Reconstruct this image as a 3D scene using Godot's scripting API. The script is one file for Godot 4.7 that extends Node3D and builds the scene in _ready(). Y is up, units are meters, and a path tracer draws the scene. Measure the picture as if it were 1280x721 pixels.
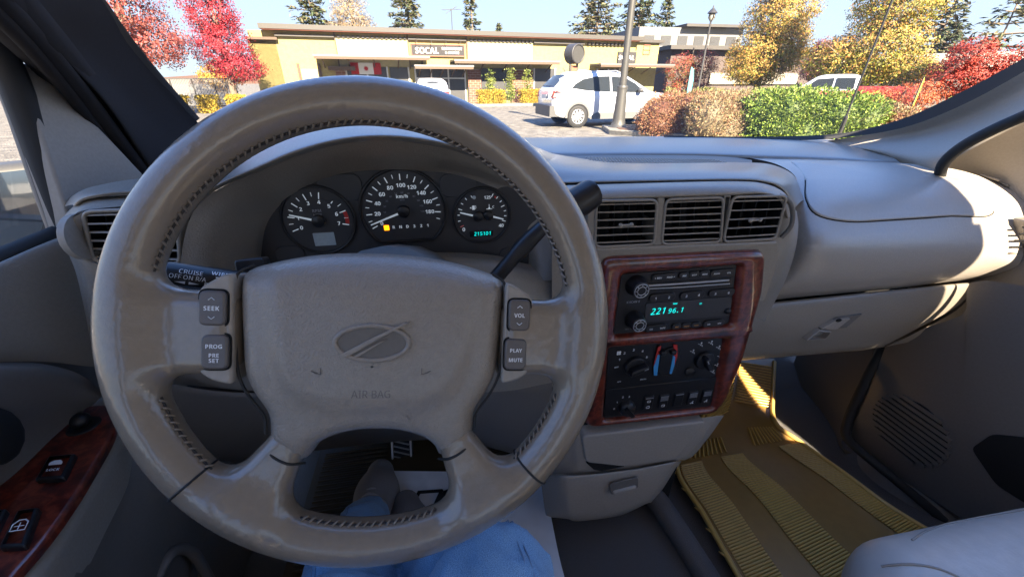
extends Node3D
# The view from the driver's place of a parked minivan: x to the right, y up, the van points to -z. Metres throughout.

var mats := {}
var taken := {}
var rng := RandomNumberGenerator.new()
var texts := {}


# ---------------------------------------------------------------- mesh builder
class MB:
	var v := PackedVector3Array()
	var n := PackedVector3Array()
	var t := PackedVector2Array()
	var c := PackedColorArray()
	var ix := PackedInt32Array()
	var tint := Color.WHITE
	var tinted := false

	func vert(p: Vector3, nn: Vector3, u := Vector2.ZERO) -> int:
		v.append(p)
		n.append(nn)
		t.append(u)
		c.append(tint)
		return v.size() - 1

	func tri(a: int, b: int, d: int) -> void:
		ix.append(a)
		ix.append(b)
		ix.append(d)

	func quad(a: int, b: int, d: int, e: int) -> void:
		tri(a, b, d)
		tri(a, d, e)

	func flat(ps: Array, nn := Vector3.ZERO) -> void:
		if nn == Vector3.ZERO:
			nn = (ps[1] - ps[0]).cross(ps[2] - ps[0]).normalized()
		var k := v.size()
		for p in ps:
			vert(p, nn, Vector2(p.x + p.z * 0.3, p.y + p.z * 0.7))
		for i in range(1, ps.size() - 1):
			tri(k, k + i, k + i + 1)

	# a smooth sheet through rows of points; its normals look towards a point (or away from it when outward is set)
	func grid(rows: Array, eye: Vector3, outward := false, loop := false) -> void:
		var h := rows.size()
		var w: int = rows[0].size()
		var k := v.size()
		var ns := PackedVector3Array()
		var score := 0.0
		for j in h:
			for i in w:
				var l: int = (i - 1 + w - 1) % (w - 1) if loop else maxi(i - 1, 0)
				var r: int = (i + 1) % (w - 1) if loop else mini(i + 1, w - 1)
				var a: Vector3 = rows[j][r] - rows[j][l]
				var b: Vector3 = rows[mini(j + 1, h - 1)][i] - rows[maxi(j - 1, 0)][i]
				var g := a.cross(b)
				if g.length() < 1e-12:
					g = ns[ns.size() - 1] if ns.size() else Vector3.UP
				g = g.normalized()
				ns.append(g)
				score += g.dot((eye - rows[j][i]).normalized())
		var s := 1.0 if (score > 0.0) != outward else -1.0
		for j in h:
			for i in w:
				vert(rows[j][i], ns[j * w + i] * s, Vector2(float(i) / (w - 1), float(j) / (h - 1)))
		for j in h - 1:
			for i in w - 1:
				var a := k + j * w + i
				quad(a, a + 1, a + w + 1, a + w)

	static func cr(p0: Vector3, p1: Vector3, p2: Vector3, p3: Vector3, x: float) -> Vector3:
		return 0.5 * (2.0 * p1 + (p2 - p0) * x + (2.0 * p0 - 5.0 * p1 + 4.0 * p2 - p3) * x * x + (3.0 * p1 - p0 - 3.0 * p2 + p3) * x * x * x)

	static func curve(ps: Array, count: int, closed := false) -> Array:
		var out := []
		var m := ps.size()
		var segs := m if closed else m - 1
		for i in count + (0 if closed else 1):
			var f := float(i) / count * segs
			var k := mini(int(f), segs - 1)
			f -= k
			if closed:
				out.append(cr(ps[(k - 1 + m) % m], ps[k], ps[(k + 1) % m], ps[(k + 2) % m], f))
			else:
				out.append(cr(ps[k - 1] if k > 0 else 2.0 * ps[0] - ps[1], ps[k], ps[k + 1], ps[k + 2] if k + 2 < m else 2.0 * ps[m - 1] - ps[m - 2], f))
		return out

	# a smooth sheet through a coarse net of points
	func patch(net: Array, nu: int, nv: int, eye: Vector3, outward := false) -> void:
		grid(MB.net_points(net, nu, nv), eye, outward)

	static func net_points(net: Array, nu: int, nv: int) -> Array:
		var wide := []
		for row in net:
			wide.append(MB.curve(row, nu))
		var rows := []
		for j in nv + 1:
			rows.append([])
		for i in nu + 1:
			var col := []
			for row in wide:
				col.append(row[i])
			var fine := MB.curve(col, nv)
			for j in nv + 1:
				rows[j].append(fine[j])
		return rows

	func box(o: Vector3, s: Vector3, b := Basis.IDENTITY) -> void:
		for ax in 3:
			for sg in [-1.0, 1.0]:
				var d := Vector3.ZERO
				d[ax] = sg
				var e := Vector3.ZERO
				e[(ax + 1) % 3] = 1.0
				var f := Vector3.ZERO
				f[(ax + 2) % 3] = 1.0
				var q := []
				for w in [[-1, -1], [1, -1], [1, 1], [-1, 1]]:
					q.append(o + b * ((d + e * w[0] + f * w[1]) * s * 0.5))
				flat(q, (b * d).normalized())

	# an outline (in the plane z = 0 of xf) drawn out from z0 to z1 with a rounded front edge
	func slab(o: Array, xf: Transform3D, z0: float, z1: float, bev := 0.0, steps := 3, back := false) -> void:
		var m := o.size()
		var area := 0.0
		for i in m:
			var p: Vector2 = o[i]
			var q: Vector2 = o[(i + 1) % m]
			area += p.x * q.y - q.x * p.y
		var sg := 1.0 if area > 0.0 else -1.0
		var nn := []
		var inn := []
		for i in m:
			var a: Vector2 = (o[i] - o[(i - 1 + m) % m]).normalized()
			var b: Vector2 = (o[(i + 1) % m] - o[i]).normalized()
			var na := Vector2(a.y, -a.x) * sg
			var nb := Vector2(b.y, -b.x) * sg
			var mid := (na + nb).normalized()
			nn.append(mid)
			inn.append(mid / maxf(0.5, mid.dot(na)))
		var rings := [[0.0, z0, 0.0], [0.0, z1 - bev, 0.0]]
		if bev > 0.0:
			for k in range(1, steps + 1):
				var a := PI / 2.0 * k / steps
				rings.append([bev * (1.0 - cos(a)), z1 - bev + bev * sin(a), a])
		var k0 := v.size()
		for r in rings:
			for i in m + 1:
				var j := i % m
				var p: Vector2 = o[j] - inn[j] * r[0]
				var g: Vector2 = nn[j] * cos(r[2])
				vert(xf * Vector3(p.x, p.y, r[1]), (xf.basis * Vector3(g.x, g.y, sin(r[2]))).normalized(), p)
		for r in rings.size() - 1:
			for i in m:
				var a := k0 + r * (m + 1) + i
				quad(a, a + 1, a + m + 2, a + m + 1)
		var cap := PackedVector2Array()
		for i in m:
			cap.append(o[i] - inn[i] * bev)
		var tr := Geometry2D.triangulate_polygon(cap)
		for side in ([[z1, 1.0], [z0, -1.0]] if back else [[z1, 1.0]]):
			var k1 := v.size()
			for i in m:
				var p: Vector2 = cap[i] if side[1] > 0 else o[i]
				vert(xf * Vector3(p.x, p.y, side[0]), (xf.basis * Vector3(0, 0, side[1])).normalized(), p)
			for i in range(0, tr.size(), 3):
				tri(k1 + tr[i], k1 + tr[i + 1], k1 + tr[i + 2])

	func tube(path: Array, rad: Variant, sides := 8, closed := false, caps := true) -> void:
		var m := path.size()
		var up := Vector3.UP
		var k0 := v.size()
		var cnt := m + 1 if closed else m
		for i in cnt:
			var p: Vector3 = path[i % m]
			var a: Vector3 = path[(i - 1 + m) % m] if closed else path[maxi(i - 1, 0)]
			var b: Vector3 = path[(i + 1) % m] if closed else path[mini(i + 1, m - 1)]
			var d := (b - a).normalized()
			if i == 0:
				up = d.cross(Vector3.RIGHT if absf(d.x) < 0.8 else Vector3.UP).normalized()
			up = (up - d * up.dot(d)).normalized()
			var sd := d.cross(up)
			var r: float = rad if rad is float else rad[i % m]
			for j in sides + 1:
				var w := up * cos(TAU * j / sides) + sd * sin(TAU * j / sides)
				vert(p + w * r, w, Vector2(float(j) / sides, float(i) / cnt))
		for i in cnt - 1:
			for j in sides:
				var q := k0 + i * (sides + 1) + j
				quad(q, q + 1, q + sides + 2, q + sides + 1)
		if caps and not closed:
			for e in [0, cnt - 1]:
				var k1 := v.size()
				var out: Vector3 = (path[0] - path[1]).normalized() if e == 0 else (path[m - 1] - path[m - 2]).normalized()
				for j in sides:
					vert(v[k0 + e * (sides + 1) + j], out)
				for j in range(1, sides - 1):
					tri(k1, k1 + j, k1 + j + 1)

	# profile of [radius, height] turned round the z axis of xf
	func lathe(prof: Array, xf: Transform3D, seg := 24) -> void:
		var k0 := v.size()
		var m := prof.size()
		for i in m:
			var a: Array = prof[maxi(i - 1, 0)]
			var b: Array = prof[mini(i + 1, m - 1)]
			var g := Vector2(b[1] - a[1], a[0] - b[0])
			if g.length() < 1e-9:
				g = Vector2(1, 0)
			g = g.normalized()
			for j in seg + 1:
				var w := Vector3(cos(TAU * j / seg), sin(TAU * j / seg), 0)
				vert(xf * (w * prof[i][0] + Vector3(0, 0, prof[i][1])), (xf.basis * (w * g.x + Vector3(0, 0, g.y))).normalized(), Vector2(float(j) / seg, float(i) / m))
		for i in m - 1:
			for j in seg:
				var a := k0 + i * (seg + 1) + j
				quad(a, a + 1, a + seg + 2, a + seg + 1)

	func ball(o: Vector3, s: Vector3, b := Basis.IDENTITY, seg := 12, rows := 8) -> void:
		var k0 := v.size()
		for i in rows + 1:
			var a := PI * i / rows
			for j in seg + 1:
				var w := Vector3(sin(a) * cos(TAU * j / seg), cos(a), sin(a) * sin(TAU * j / seg))
				vert(o + b * (w * s), (b * (w / s)).normalized(), Vector2(float(j) / seg, float(i) / rows))
		for i in rows:
			for j in seg:
				var p := k0 + i * (seg + 1) + j
				quad(p, p + 1, p + seg + 2, p + seg + 1)

	func add(arr: Array, xf: Transform3D) -> void:
		var k := v.size()
		var av: PackedVector3Array = arr[Mesh.ARRAY_VERTEX]
		var an: PackedVector3Array = arr[Mesh.ARRAY_NORMAL]
		for i in av.size():
			vert(xf * av[i], (xf.basis * an[i]).normalized())
		if arr[Mesh.ARRAY_INDEX] != null:
			for i in arr[Mesh.ARRAY_INDEX]:
				ix.append(k + i)
		else:
			for i in av.size():
				ix.append(k + i)

	# a closed smooth skin round the zero level of a distance field
	func skin(f: Callable, lo: Vector3, hi: Vector3, cell: float) -> void:
		var m := 4
		var nx := int(ceil((hi.x - lo.x) / cell / m)) * m
		var ny := int(ceil((hi.y - lo.y) / cell / m)) * m
		var nz := int(ceil((hi.z - lo.z) / cell / m)) * m
		var val := {}
		var cells := []
		var sx := (ny + 1) * (nz + 1)
		var sy := nz + 1
		for bx in nx / m:
			for by in ny / m:
				for bz in nz / m:
					var mid := lo + (Vector3(bx, by, bz) + Vector3(0.5, 0.5, 0.5)) * cell * m
					if absf(f.call(mid)) > cell * m * 1.25:
						continue
					for i in range(bx * m, bx * m + m + 1):
						for j in range(by * m, by * m + m + 1):
							for k in range(bz * m, bz * m + m + 1):
								var key := i * sx + j * sy + k
								if not val.has(key):
									val[key] = f.call(lo + Vector3(i, j, k) * cell)
								if i < bx * m + m and j < by * m + m and k < bz * m + m:
									cells.append(Vector3i(i, j, k))
		var at := {}
		var offs := [0, sx, sy, sx + sy, 1, sx + 1, sy + 1, sx + sy + 1]
		var pos := [Vector3(0, 0, 0), Vector3(1, 0, 0), Vector3(0, 1, 0), Vector3(1, 1, 0), Vector3(0, 0, 1), Vector3(1, 0, 1), Vector3(0, 1, 1), Vector3(1, 1, 1)]
		var edges := [[0, 1], [2, 3], [4, 5], [6, 7], [0, 2], [1, 3], [4, 6], [5, 7], [0, 4], [1, 5], [2, 6], [3, 7]]
		for cc in cells:
			var base: int = cc.x * sx + cc.y * sy + cc.z
			var w := []
			var neg := 0
			for q in 8:
				var x: float = val[base + offs[q]]
				w.append(x)
				if x < 0.0:
					neg += 1
			if neg == 0 or neg == 8:
				continue
			var s := Vector3.ZERO
			var cnt := 0
			for e in edges:
				var a: float = w[e[0]]
				var b: float = w[e[1]]
				if (a < 0.0) != (b < 0.0):
					s += pos[e[0]].lerp(pos[e[1]], a / (a - b))
					cnt += 1
			var p := lo + (Vector3(cc) + s / cnt) * cell
			var h := cell * 0.5
			var g := Vector3(f.call(p + Vector3(h, 0, 0)) - f.call(p - Vector3(h, 0, 0)), f.call(p + Vector3(0, h, 0)) - f.call(p - Vector3(0, h, 0)), f.call(p + Vector3(0, 0, h)) - f.call(p - Vector3(0, 0, h))).normalized()
			at[base] = vert(p, g)
		for cc in cells:
			var base: int = cc.x * sx + cc.y * sy + cc.z
			if not at.has(base):
				continue
			var a0: bool = val[base] < 0.0
			if (val[base + sx] < 0.0) != a0 and at.has(base - sy) and at.has(base - 1) and at.has(base - sy - 1):
				quad(at[base], at[base - sy], at[base - sy - 1], at[base - 1])
			if (val[base + sy] < 0.0) != a0 and at.has(base - sx) and at.has(base - 1) and at.has(base - sx - 1):
				quad(at[base], at[base - sx], at[base - sx - 1], at[base - 1])
			if (val[base + 1] < 0.0) != a0 and at.has(base - sx) and at.has(base - sy) and at.has(base - sx - sy):
				quad(at[base], at[base - sx], at[base - sx - sy], at[base - sy])

	func mesh(shift := Vector3.ZERO) -> ArrayMesh:
		for i in range(0, ix.size(), 3):
			var a := ix[i]
			var b := ix[i + 1]
			var d := ix[i + 2]
			if (v[b] - v[a]).cross(v[d] - v[a]).dot(n[a] + n[b] + n[d]) > 0.0:
				ix[i + 1] = d
				ix[i + 2] = b
		if shift != Vector3.ZERO:
			for i in v.size():
				v[i] -= shift
		var arr := []
		arr.resize(Mesh.ARRAY_MAX)
		arr[Mesh.ARRAY_VERTEX] = v
		arr[Mesh.ARRAY_NORMAL] = n
		arr[Mesh.ARRAY_TEX_UV] = t
		if tinted:
			arr[Mesh.ARRAY_COLOR] = c
		arr[Mesh.ARRAY_INDEX] = ix
		var out := ArrayMesh.new()
		out.add_surface_from_arrays(Mesh.PRIMITIVE_TRIANGLES, arr)
		return out


# ---------------------------------------------------------------- naming
func numbered(called: String) -> String:
	taken[called] = taken.get(called, -1) + 1
	return called if taken[called] == 0 else "%s_%03d" % [called, taken[called]]


func tag(o: Node3D, label: String, category := "", group := "", kind := "") -> Node3D:
	o.set_meta("label", label)
	if category:
		o.set_meta("category", category)
	if group:
		o.set_meta("group", group)
	if kind:
		o.set_meta("kind", kind)
	return o


func thing(called: String, label: String, category: String, at := Vector3.ZERO, turn := 0.0, group := "") -> Node3D:
	var o := Node3D.new()
	o.name = numbered(called)
	add_child(o)
	o.position = at
	o.rotation.y = turn
	return tag(o, label, category, group)


# commits a builder as one named mesh; world-space shapes are moved into their parent's place, local ones stay
func put(m: MB, called: String, material: Material, parent: Node3D = self, local := false) -> MeshInstance3D:
	var o := MeshInstance3D.new()
	o.name = numbered(called) if parent == self else called
	var off := Vector3.ZERO
	if not local:
		var p: Node = parent
		while p is Node3D and p != self:
			off += p.position
			p = p.get_parent()
	o.mesh = m.mesh(off)
	o.material_override = material
	parent.add_child(o, true)
	return o


func place(mesh: Mesh, called: String, material: Material, parent: Node3D, xf: Transform3D) -> MeshInstance3D:
	var o := MeshInstance3D.new()
	o.name = called
	o.mesh = mesh
	o.material_override = material
	o.transform = xf
	parent.add_child(o, true)
	return o


# ---------------------------------------------------------------- small shape helpers
func at(x: float, y: float, z: float) -> Transform3D:
	return Transform3D(Basis.IDENTITY, Vector3(x, y, z))


func flat2(ps: Array) -> Array:
	var out := []
	for p in ps:
		out.append(Vector2(p.x, p.y))
	return out


func rounded(w: float, h: float, r: float, k := 4) -> Array:
	var out := []
	for q in 4:
		var cx: float = (w / 2 - r) * [1, -1, -1, 1][q]
		var cy: float = (h / 2 - r) * [1, 1, -1, -1][q]
		for i in k + 1:
			var a := PI / 2 * (q + float(i) / k)
			out.append(Vector2(cx + r * cos(a), cy + r * sin(a)))
	return out


# an outline of straight sides with its corners rounded
func soft(ps: Array, r: float, k := 4) -> Array:
	var out := []
	var m := ps.size()
	for i in m:
		var p: Vector2 = ps[i]
		var a: Vector2 = (ps[(i - 1 + m) % m] - p)
		var b: Vector2 = (ps[(i + 1) % m] - p)
		var rr := minf(r, minf(a.length(), b.length()) * 0.48)
		for j in k + 1:
			var t := float(j) / k
			out.append((p + a.normalized() * rr).lerp(p, t).lerp(p.lerp(p + b.normalized() * rr, t), t))
	return out


func circle(r: float, k := 32, rx := 1.0) -> Array:
	var out := []
	for i in k:
		out.append(Vector2(cos(TAU * i / k) * r * rx, sin(TAU * i / k) * r))
	return out


func lettering(m: MB, s: String, xf: Transform3D, high: float, bold := false, mono := false, slant := 0.0) -> void:
	var key := s + str(bold) + str(mono)
	if not texts.has(key):
		var f := SystemFont.new()
		f.font_names = ["Droid Sans Mono" if mono else "Droid Sans"]
		f.font_weight = 700 if bold else 400
		var tm := TextMesh.new()
		tm.font = f
		tm.text = s
		tm.font_size = 20
		tm.pixel_size = 1.0 / 14.3
		tm.depth = 0.05
		tm.curve_step = 2.5
		texts[key] = tm.get_mesh_arrays()
	if texts[key].size() and texts[key][Mesh.ARRAY_VERTEX] != null:
		var b := Basis(Vector3(high, 0, 0), Vector3(high * slant, high, 0), Vector3(0, 0, high * 0.1))
		m.add(texts[key], xf * Transform3D(b, Vector3(0, 0, 0)))


func seg_dist(p: Vector2, a: Vector2, b: Vector2) -> float:
	var d := b - a
	return (p - a - d * clampf((p - a).dot(d) / d.length_squared(), 0.0, 1.0)).length()


func poly_dist(p: Vector2, o: Array) -> float:
	var d := 1e9
	var inside := false
	var m := o.size()
	for i in m:
		var a: Vector2 = o[i]
		var b: Vector2 = o[(i + 1) % m]
		d = minf(d, seg_dist(p, a, b))
		if (a.y > p.y) != (b.y > p.y) and p.x < (b.x - a.x) * (p.y - a.y) / (b.y - a.y) + a.x:
			inside = not inside
	return -d if inside else d


func smin(a: float, b: float, k: float) -> float:
	var h := maxf(k - absf(a - b), 0.0) / k
	return minf(a, b) - h * h * k * 0.25


func bone(p: Vector3, a: Vector3, b: Vector3, ra: float, rb: float) -> float:
	var d := b - a
	var t := clampf((p - a).dot(d) / d.length_squared(), 0.0, 1.0)
	return (p - a - d * t).length() - lerpf(ra, rb, t)


# ---------------------------------------------------------------- materials
func noise(freq: float, kind := FastNoiseLite.TYPE_SIMPLEX_SMOOTH, oct := 4, seed_ := 1, warp := 0.0) -> FastNoiseLite:
	var f := FastNoiseLite.new()
	f.noise_type = kind
	f.frequency = freq
	f.fractal_octaves = oct
	f.seed = seed_
	if warp > 0.0:
		f.domain_warp_enabled = true
		f.domain_warp_amplitude = warp
		f.domain_warp_frequency = freq
	return f


func tex(f: FastNoiseLite, size := 512, ramp: Gradient = null, bump := 0.0) -> NoiseTexture2D:
	var x := NoiseTexture2D.new()
	x.width = size
	x.height = size
	x.seamless = true
	x.noise = f
	if ramp:
		x.color_ramp = ramp
	if bump > 0.0:
		x.as_normal_map = true
		x.bump_strength = bump
	return x


func ramp(stops: Array) -> Gradient:
	var g := Gradient.new()
	g.offsets = PackedFloat32Array(stops.map(func(s): return s[0]))
	g.colors = PackedColorArray(stops.map(func(s): return s[1].linear_to_srgb()))
	return g


func grey(a: float, b: float) -> Gradient:
	return ramp([[0.25, Color(a, a, a)], [0.75, Color(b, b, b)]])


func paint(name_: String, col: Color, rough: float, metal := 0.0) -> StandardMaterial3D:
	var m := StandardMaterial3D.new()
	m.resource_name = name_
	m.albedo_color = Color(col.linear_to_srgb(), 1.0)
	m.roughness = rough
	m.metallic = metal
	mats[name_] = m
	return m


# wraps a material's colour and relief maps round any shape by its place in the world
func wrapped(m: StandardMaterial3D, scale: float, col: Texture2D, relief: Texture2D, depth := 1.0, world := true) -> StandardMaterial3D:
	m.uv1_triplanar = true
	m.uv1_world_triplanar = world
	m.uv1_scale = Vector3.ONE * scale
	if col:
		m.albedo_texture = col
	if relief:
		m.normal_enabled = true
		m.normal_texture = relief
		m.normal_scale = depth
	return m

const EYE := Vector3(0, 1.35, 0)


func _ready() -> void:
	# camera, sky, sun, exposure
	var cam := Camera3D.new()
	cam.name = "camera"
	add_child(cam)
	cam.position = EYE
	cam.rotation = Vector3(deg_to_rad(-27.3), deg_to_rad(-10.0), 0)
	cam.fov = 71.51
	cam.near = 0.02
	cam.far = 900.0
	cam.current = true
	var env := Environment.new()
	env.background_mode = Environment.BG_SKY
	var sky := ProceduralSkyMaterial.new()
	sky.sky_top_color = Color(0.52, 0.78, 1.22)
	sky.sky_horizon_color = Color(0.83, 0.90, 0.94)
	sky.sky_curve = 0.30
	sky.sky_energy_multiplier = 0.355
	sky.ground_bottom_color = Color(0.45, 0.42, 0.38)
	sky.ground_horizon_color = Color(0.62, 0.62, 0.58)
	sky.ground_energy_multiplier = 0.4
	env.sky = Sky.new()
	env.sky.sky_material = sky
	env.tonemap_mode = Environment.TONE_MAPPER_LINEAR
	env.tonemap_exposure = 14.0
	env.sdfgi_enabled = true
	env.ssao_enabled = true
	env.ssil_enabled = true
	var we := WorldEnvironment.new()
	we.name = "world_environment"
	we.environment = env
	add_child(we)
	var sun := DirectionalLight3D.new()
	sun.name = "sun"
	add_child(sun)
	sun.light_energy = 0.8
	sun.light_angular_distance = 0.5
	sun.light_color = Color(1.0, 0.93, 0.82)
	sun.shadow_enabled = true
	var az := deg_to_rad(170.5)
	var el := deg_to_rad(33.0)
	sun.basis = Basis.looking_at(-Vector3(sin(az) * cos(el), sin(el), -cos(az) * cos(el)), Vector3.UP)

	rng.seed = 7
	make_materials()
	make_ground()
	make_restaurant()
	make_far_buildings()
	make_trees()
	make_hedges()
	make_street_things()
	make_vehicles()
	make_van_body()
	make_dashboard()
	make_centre_stack()
	make_doors()
	make_floor_things()
	make_person()
	make_cluster()
	make_stalks()
	make_wheel()


func make_materials() -> void:
	var grain := tex(noise(0.045, FastNoiseLite.TYPE_CELLULAR, 2, 3), 512, null, 3.0)
	var fine := tex(noise(0.12, FastNoiseLite.TYPE_SIMPLEX_SMOOTH, 3, 5), 512, null, 3.0)
	var wear := tex(noise(0.012, FastNoiseLite.TYPE_SIMPLEX_SMOOTH, 5, 8), 512, grey(0.93, 1.0))
	var creases := noise(0.02, FastNoiseLite.TYPE_SIMPLEX_SMOOTH, 4, 15, 18.0)
	creases.fractal_type = FastNoiseLite.FRACTAL_RIDGED
	var hide := tex(creases, 512, null, 4.0)
	wrapped(paint("dash_plastic", Color(0.25, 0.219, 0.180), 0.40), 24.0, wear, grain, 1.2)
	wrapped(paint("dash_top", Color(0.20, 0.182, 0.158), 0.33), 24.0, wear, grain, 0.4)
	wrapped(paint("dash_plastic_lit", Color(0.38, 0.340, 0.295), 0.40), 24.0, wear, grain, 1.3)  # dash plastic in a lighter tone, painting in light from behind and above
	wrapped(paint("trim_dark", Color(0.14, 0.126, 0.112), 0.48), 24.0, wear, grain, 0.2)
	wrapped(paint("pillar_dark", Color(0.034, 0.032, 0.033), 0.9), 24.0, wear, grain, 0.2)
	wrapped(paint("trim_grey", Color(0.32, 0.284, 0.24), 0.48), 24.0, wear, grain, 0.2)
	wrapped(paint("leather", Color(0.195, 0.157, 0.116), 0.33), 20.0, wear, hide, 0.40, false)
	wrapped(paint("pad_skin", Color(0.275, 0.236, 0.192), 0.36), 22.0, wear, hide, 2.6, false)
	wrapped(paint("seat_leather", Color(0.58, 0.53, 0.47), 0.42), 6.0, wear, hide, 0.3)
	wrapped(paint("headliner", Color(0.68, 0.62, 0.55), 0.9), 9.0, wear, fine, 0.3)
	wrapped(paint("black_plastic", Color(0.012, 0.012, 0.014), 0.32), 10.0, null, null)
	wrapped(paint("black_matt", Color(0.010, 0.010, 0.011), 0.6), 20.0, null, fine, 0.3)
	paint("void_black", Color(0.004, 0.004, 0.004), 0.9)
	wrapped(paint("gauge_face", Color(0.042, 0.042, 0.046), 0.55), 20.0, null, fine, 0.1)
	paint("rubber", Color(0.014, 0.014, 0.014), 0.7)
	wrapped(paint("button_brown", Color(0.115, 0.10, 0.092), 0.4), 24.0, wear, grain, 0.15)
	paint("seam_brown", Color(0.035, 0.03, 0.028), 0.8)
	paint("print_white", Color(0.72, 0.74, 0.76), 0.6)
	var dial := paint("dial_print_added_glow", Color(0.8, 0.82, 0.84), 0.6)  # unlit white print and needles, given an added glow to brighten them
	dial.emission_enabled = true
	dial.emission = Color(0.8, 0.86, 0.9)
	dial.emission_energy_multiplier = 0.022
	paint("print_grey", Color(0.30, 0.31, 0.33), 0.6)
	paint("print_red", Color(0.55, 0.035, 0.03), 0.6)
	paint("print_blue", Color(0.05, 0.30, 0.62), 0.5)
	paint("print_orange", Color(0.62, 0.28, 0.06), 0.6)
	paint("chrome", Color(0.75, 0.75, 0.78), 0.15, 1.0)
	paint("silver_plastic", Color(0.45, 0.46, 0.48), 0.3, 0.6)
	var teal := paint("teal_display_glow", Color(0.02, 0.25, 0.25), 0.5)
	teal.emission_enabled = true
	teal.emission = Color(0.0, 0.62, 0.60)
	teal.emission_energy_multiplier = 0.28
	var amber := paint("amber_lamp_glow", Color(0.6, 0.25, 0.02), 0.5)
	amber.emission_enabled = true
	amber.emission = Color(1.0, 0.52, 0.02)
	amber.emission_energy_multiplier = 0.32
	wrapped(paint("sticker", Color(0.42, 0.50, 0.53), 0.45), 30.0, wear, null)
	var burl := noise(0.010, FastNoiseLite.TYPE_SIMPLEX_SMOOTH, 5, 21, 40.0)
	var wood := paint("burl_wood", Color(1, 1, 1), 0.28)
	wrapped(wood, 5.0, tex(burl, 512, ramp([[0.15, Color(0.030, 0.005, 0.004)], [0.40, Color(0.12, 0.018, 0.010)], [0.52, Color(0.22, 0.040, 0.018)], [0.66, Color(0.09, 0.013, 0.008)], [0.9, Color(0.26, 0.062, 0.028)]])), null)
	wood.clearcoat_enabled = true
	wood.clearcoat = 1.0
	wood.clearcoat_roughness = 0.06
	wrapped(paint("carpet", Color(0.16, 0.148, 0.14), 0.95), 14.0, tex(noise(0.09, FastNoiseLite.TYPE_SIMPLEX, 3, 31), 512, grey(0.45, 1.0)), tex(noise(0.2, FastNoiseLite.TYPE_SIMPLEX, 2, 32), 512, null, 8.0), 0.8)
	var vinyl := paint("amber_vinyl", Color(0.60, 0.38, 0.10), 0.30)
	wrapped(vinyl, 6.0, wear, null)
	vinyl.backlight_enabled = true
	vinyl.backlight = Color(0.35, 0.22, 0.06)
	var vinyl2 := paint("amber_vinyl_flat", Color(0.30, 0.165, 0.04), 0.34)
	wrapped(vinyl2, 6.0, wear, null)
	wrapped(paint("brown_vinyl", Color(0.075, 0.05, 0.022), 0.4), 6.0, wear, null)
	var denim_c := tex(noise(0.16, FastNoiseLite.TYPE_SIMPLEX, 3, 41), 512, ramp([[0.2, Color(0.08, 0.18, 0.33)], [0.5, Color(0.20, 0.39, 0.62)], [0.8, Color(0.38, 0.58, 0.76)]]))
	var denim := wrapped(paint("denim", Color(1, 1, 1), 0.9), 8.0, denim_c, tex(noise(0.25, FastNoiseLite.TYPE_SIMPLEX, 2, 42), 512, null, 6.0), 0.6)
	paint("denim_thread", Color(0.22, 0.33, 0.48), 0.9)
	denim.rim_enabled = true
	denim.rim = 0.3
	wrapped(paint("shoe_suede", Color(0.26, 0.24, 0.23), 0.9), 25.0, wear, fine, 0.5)
	paint("shoe_lace", Color(0.42, 0.38, 0.34), 0.8)
	wrapped(paint("paper", Color(0.86, 0.87, 0.88), 0.7), 5.0, tex(noise(0.008, FastNoiseLite.TYPE_SIMPLEX, 3, 45), 256, grey(0.9, 1.0)), tex(noise(0.01, FastNoiseLite.TYPE_SIMPLEX, 2, 46), 256, null, 2.0), 0.5)
	var glass := paint("clear_glass", Color(0.95, 0.98, 0.97), 0.0)
	glass.transparency = BaseMaterial3D.TRANSPARENCY_ALPHA
	glass.albedo_color.a = 0.03
	var dark_glass := paint("car_glass", Color(0.02, 0.024, 0.028), 0.06)
	dark_glass.metallic_specular = 0.3
	for k in [["leather", 1.0, 0.13], ["pad_skin", 0.6, 0.26], ["dash_plastic_lit", 0.5, 0.30], ["dash_top", 0.6, 0.30], ["dash_plastic", 0.35, 0.34], ["seat_leather", 0.4, 0.34]]:
		mats[k[0]].clearcoat_enabled = true
		mats[k[0]].clearcoat = k[1]
		mats[k[0]].clearcoat_roughness = k[2]
	var scuff := tex(noise(0.018, FastNoiseLite.TYPE_SIMPLEX_SMOOTH, 5, 61, 20.0), 512, ramp([[0.25, Color(0.55, 0.55, 0.55)], [0.6, Color(1, 1, 1)]]))
	for k in ["leather", "pad_skin", "dash_top", "dash_plastic", "trim_grey", "seat_leather", "black_plastic"]:
		mats[k].roughness_texture = scuff
		mats[k].roughness = minf(mats[k].roughness * 1.25, 1.0)
	mats.pillar_dark.metallic_specular = 0.12
	# outdoors
	var lot := tex(noise(0.02, FastNoiseLite.TYPE_SIMPLEX_SMOOTH, 6, 51), 1024, grey(0.55, 1.0))
	wrapped(paint("asphalt", Color(0.185, 0.168, 0.140), 0.9), 0.11, lot, tex(noise(0.3, FastNoiseLite.TYPE_SIMPLEX, 2, 52), 512, null, 6.0), 0.4)
	wrapped(paint("kerb_concrete", Color(0.25, 0.228, 0.185), 0.9), 0.6, lot, null)
	wrapped(paint("mulch", Color(0.125, 0.066, 0.04), 0.95), 0.8, tex(noise(0.06, FastNoiseLite.TYPE_SIMPLEX, 4, 53), 512, grey(0.5, 1.0)), null)
	paint("line_paint", Color(0.75, 0.73, 0.66), 0.8)
	wrapped(paint("stucco", Color(0.30, 0.252, 0.10), 0.9), 0.35, tex(noise(0.02, FastNoiseLite.TYPE_SIMPLEX_SMOOTH, 5, 54), 512, grey(0.86, 1.0)), null)
	wrapped(paint("stucco_pale", Color(0.31, 0.28, 0.165), 0.9), 0.35, tex(noise(0.02, FastNoiseLite.TYPE_SIMPLEX_SMOOTH, 5, 55), 512, grey(0.88, 1.0)), null)
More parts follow.
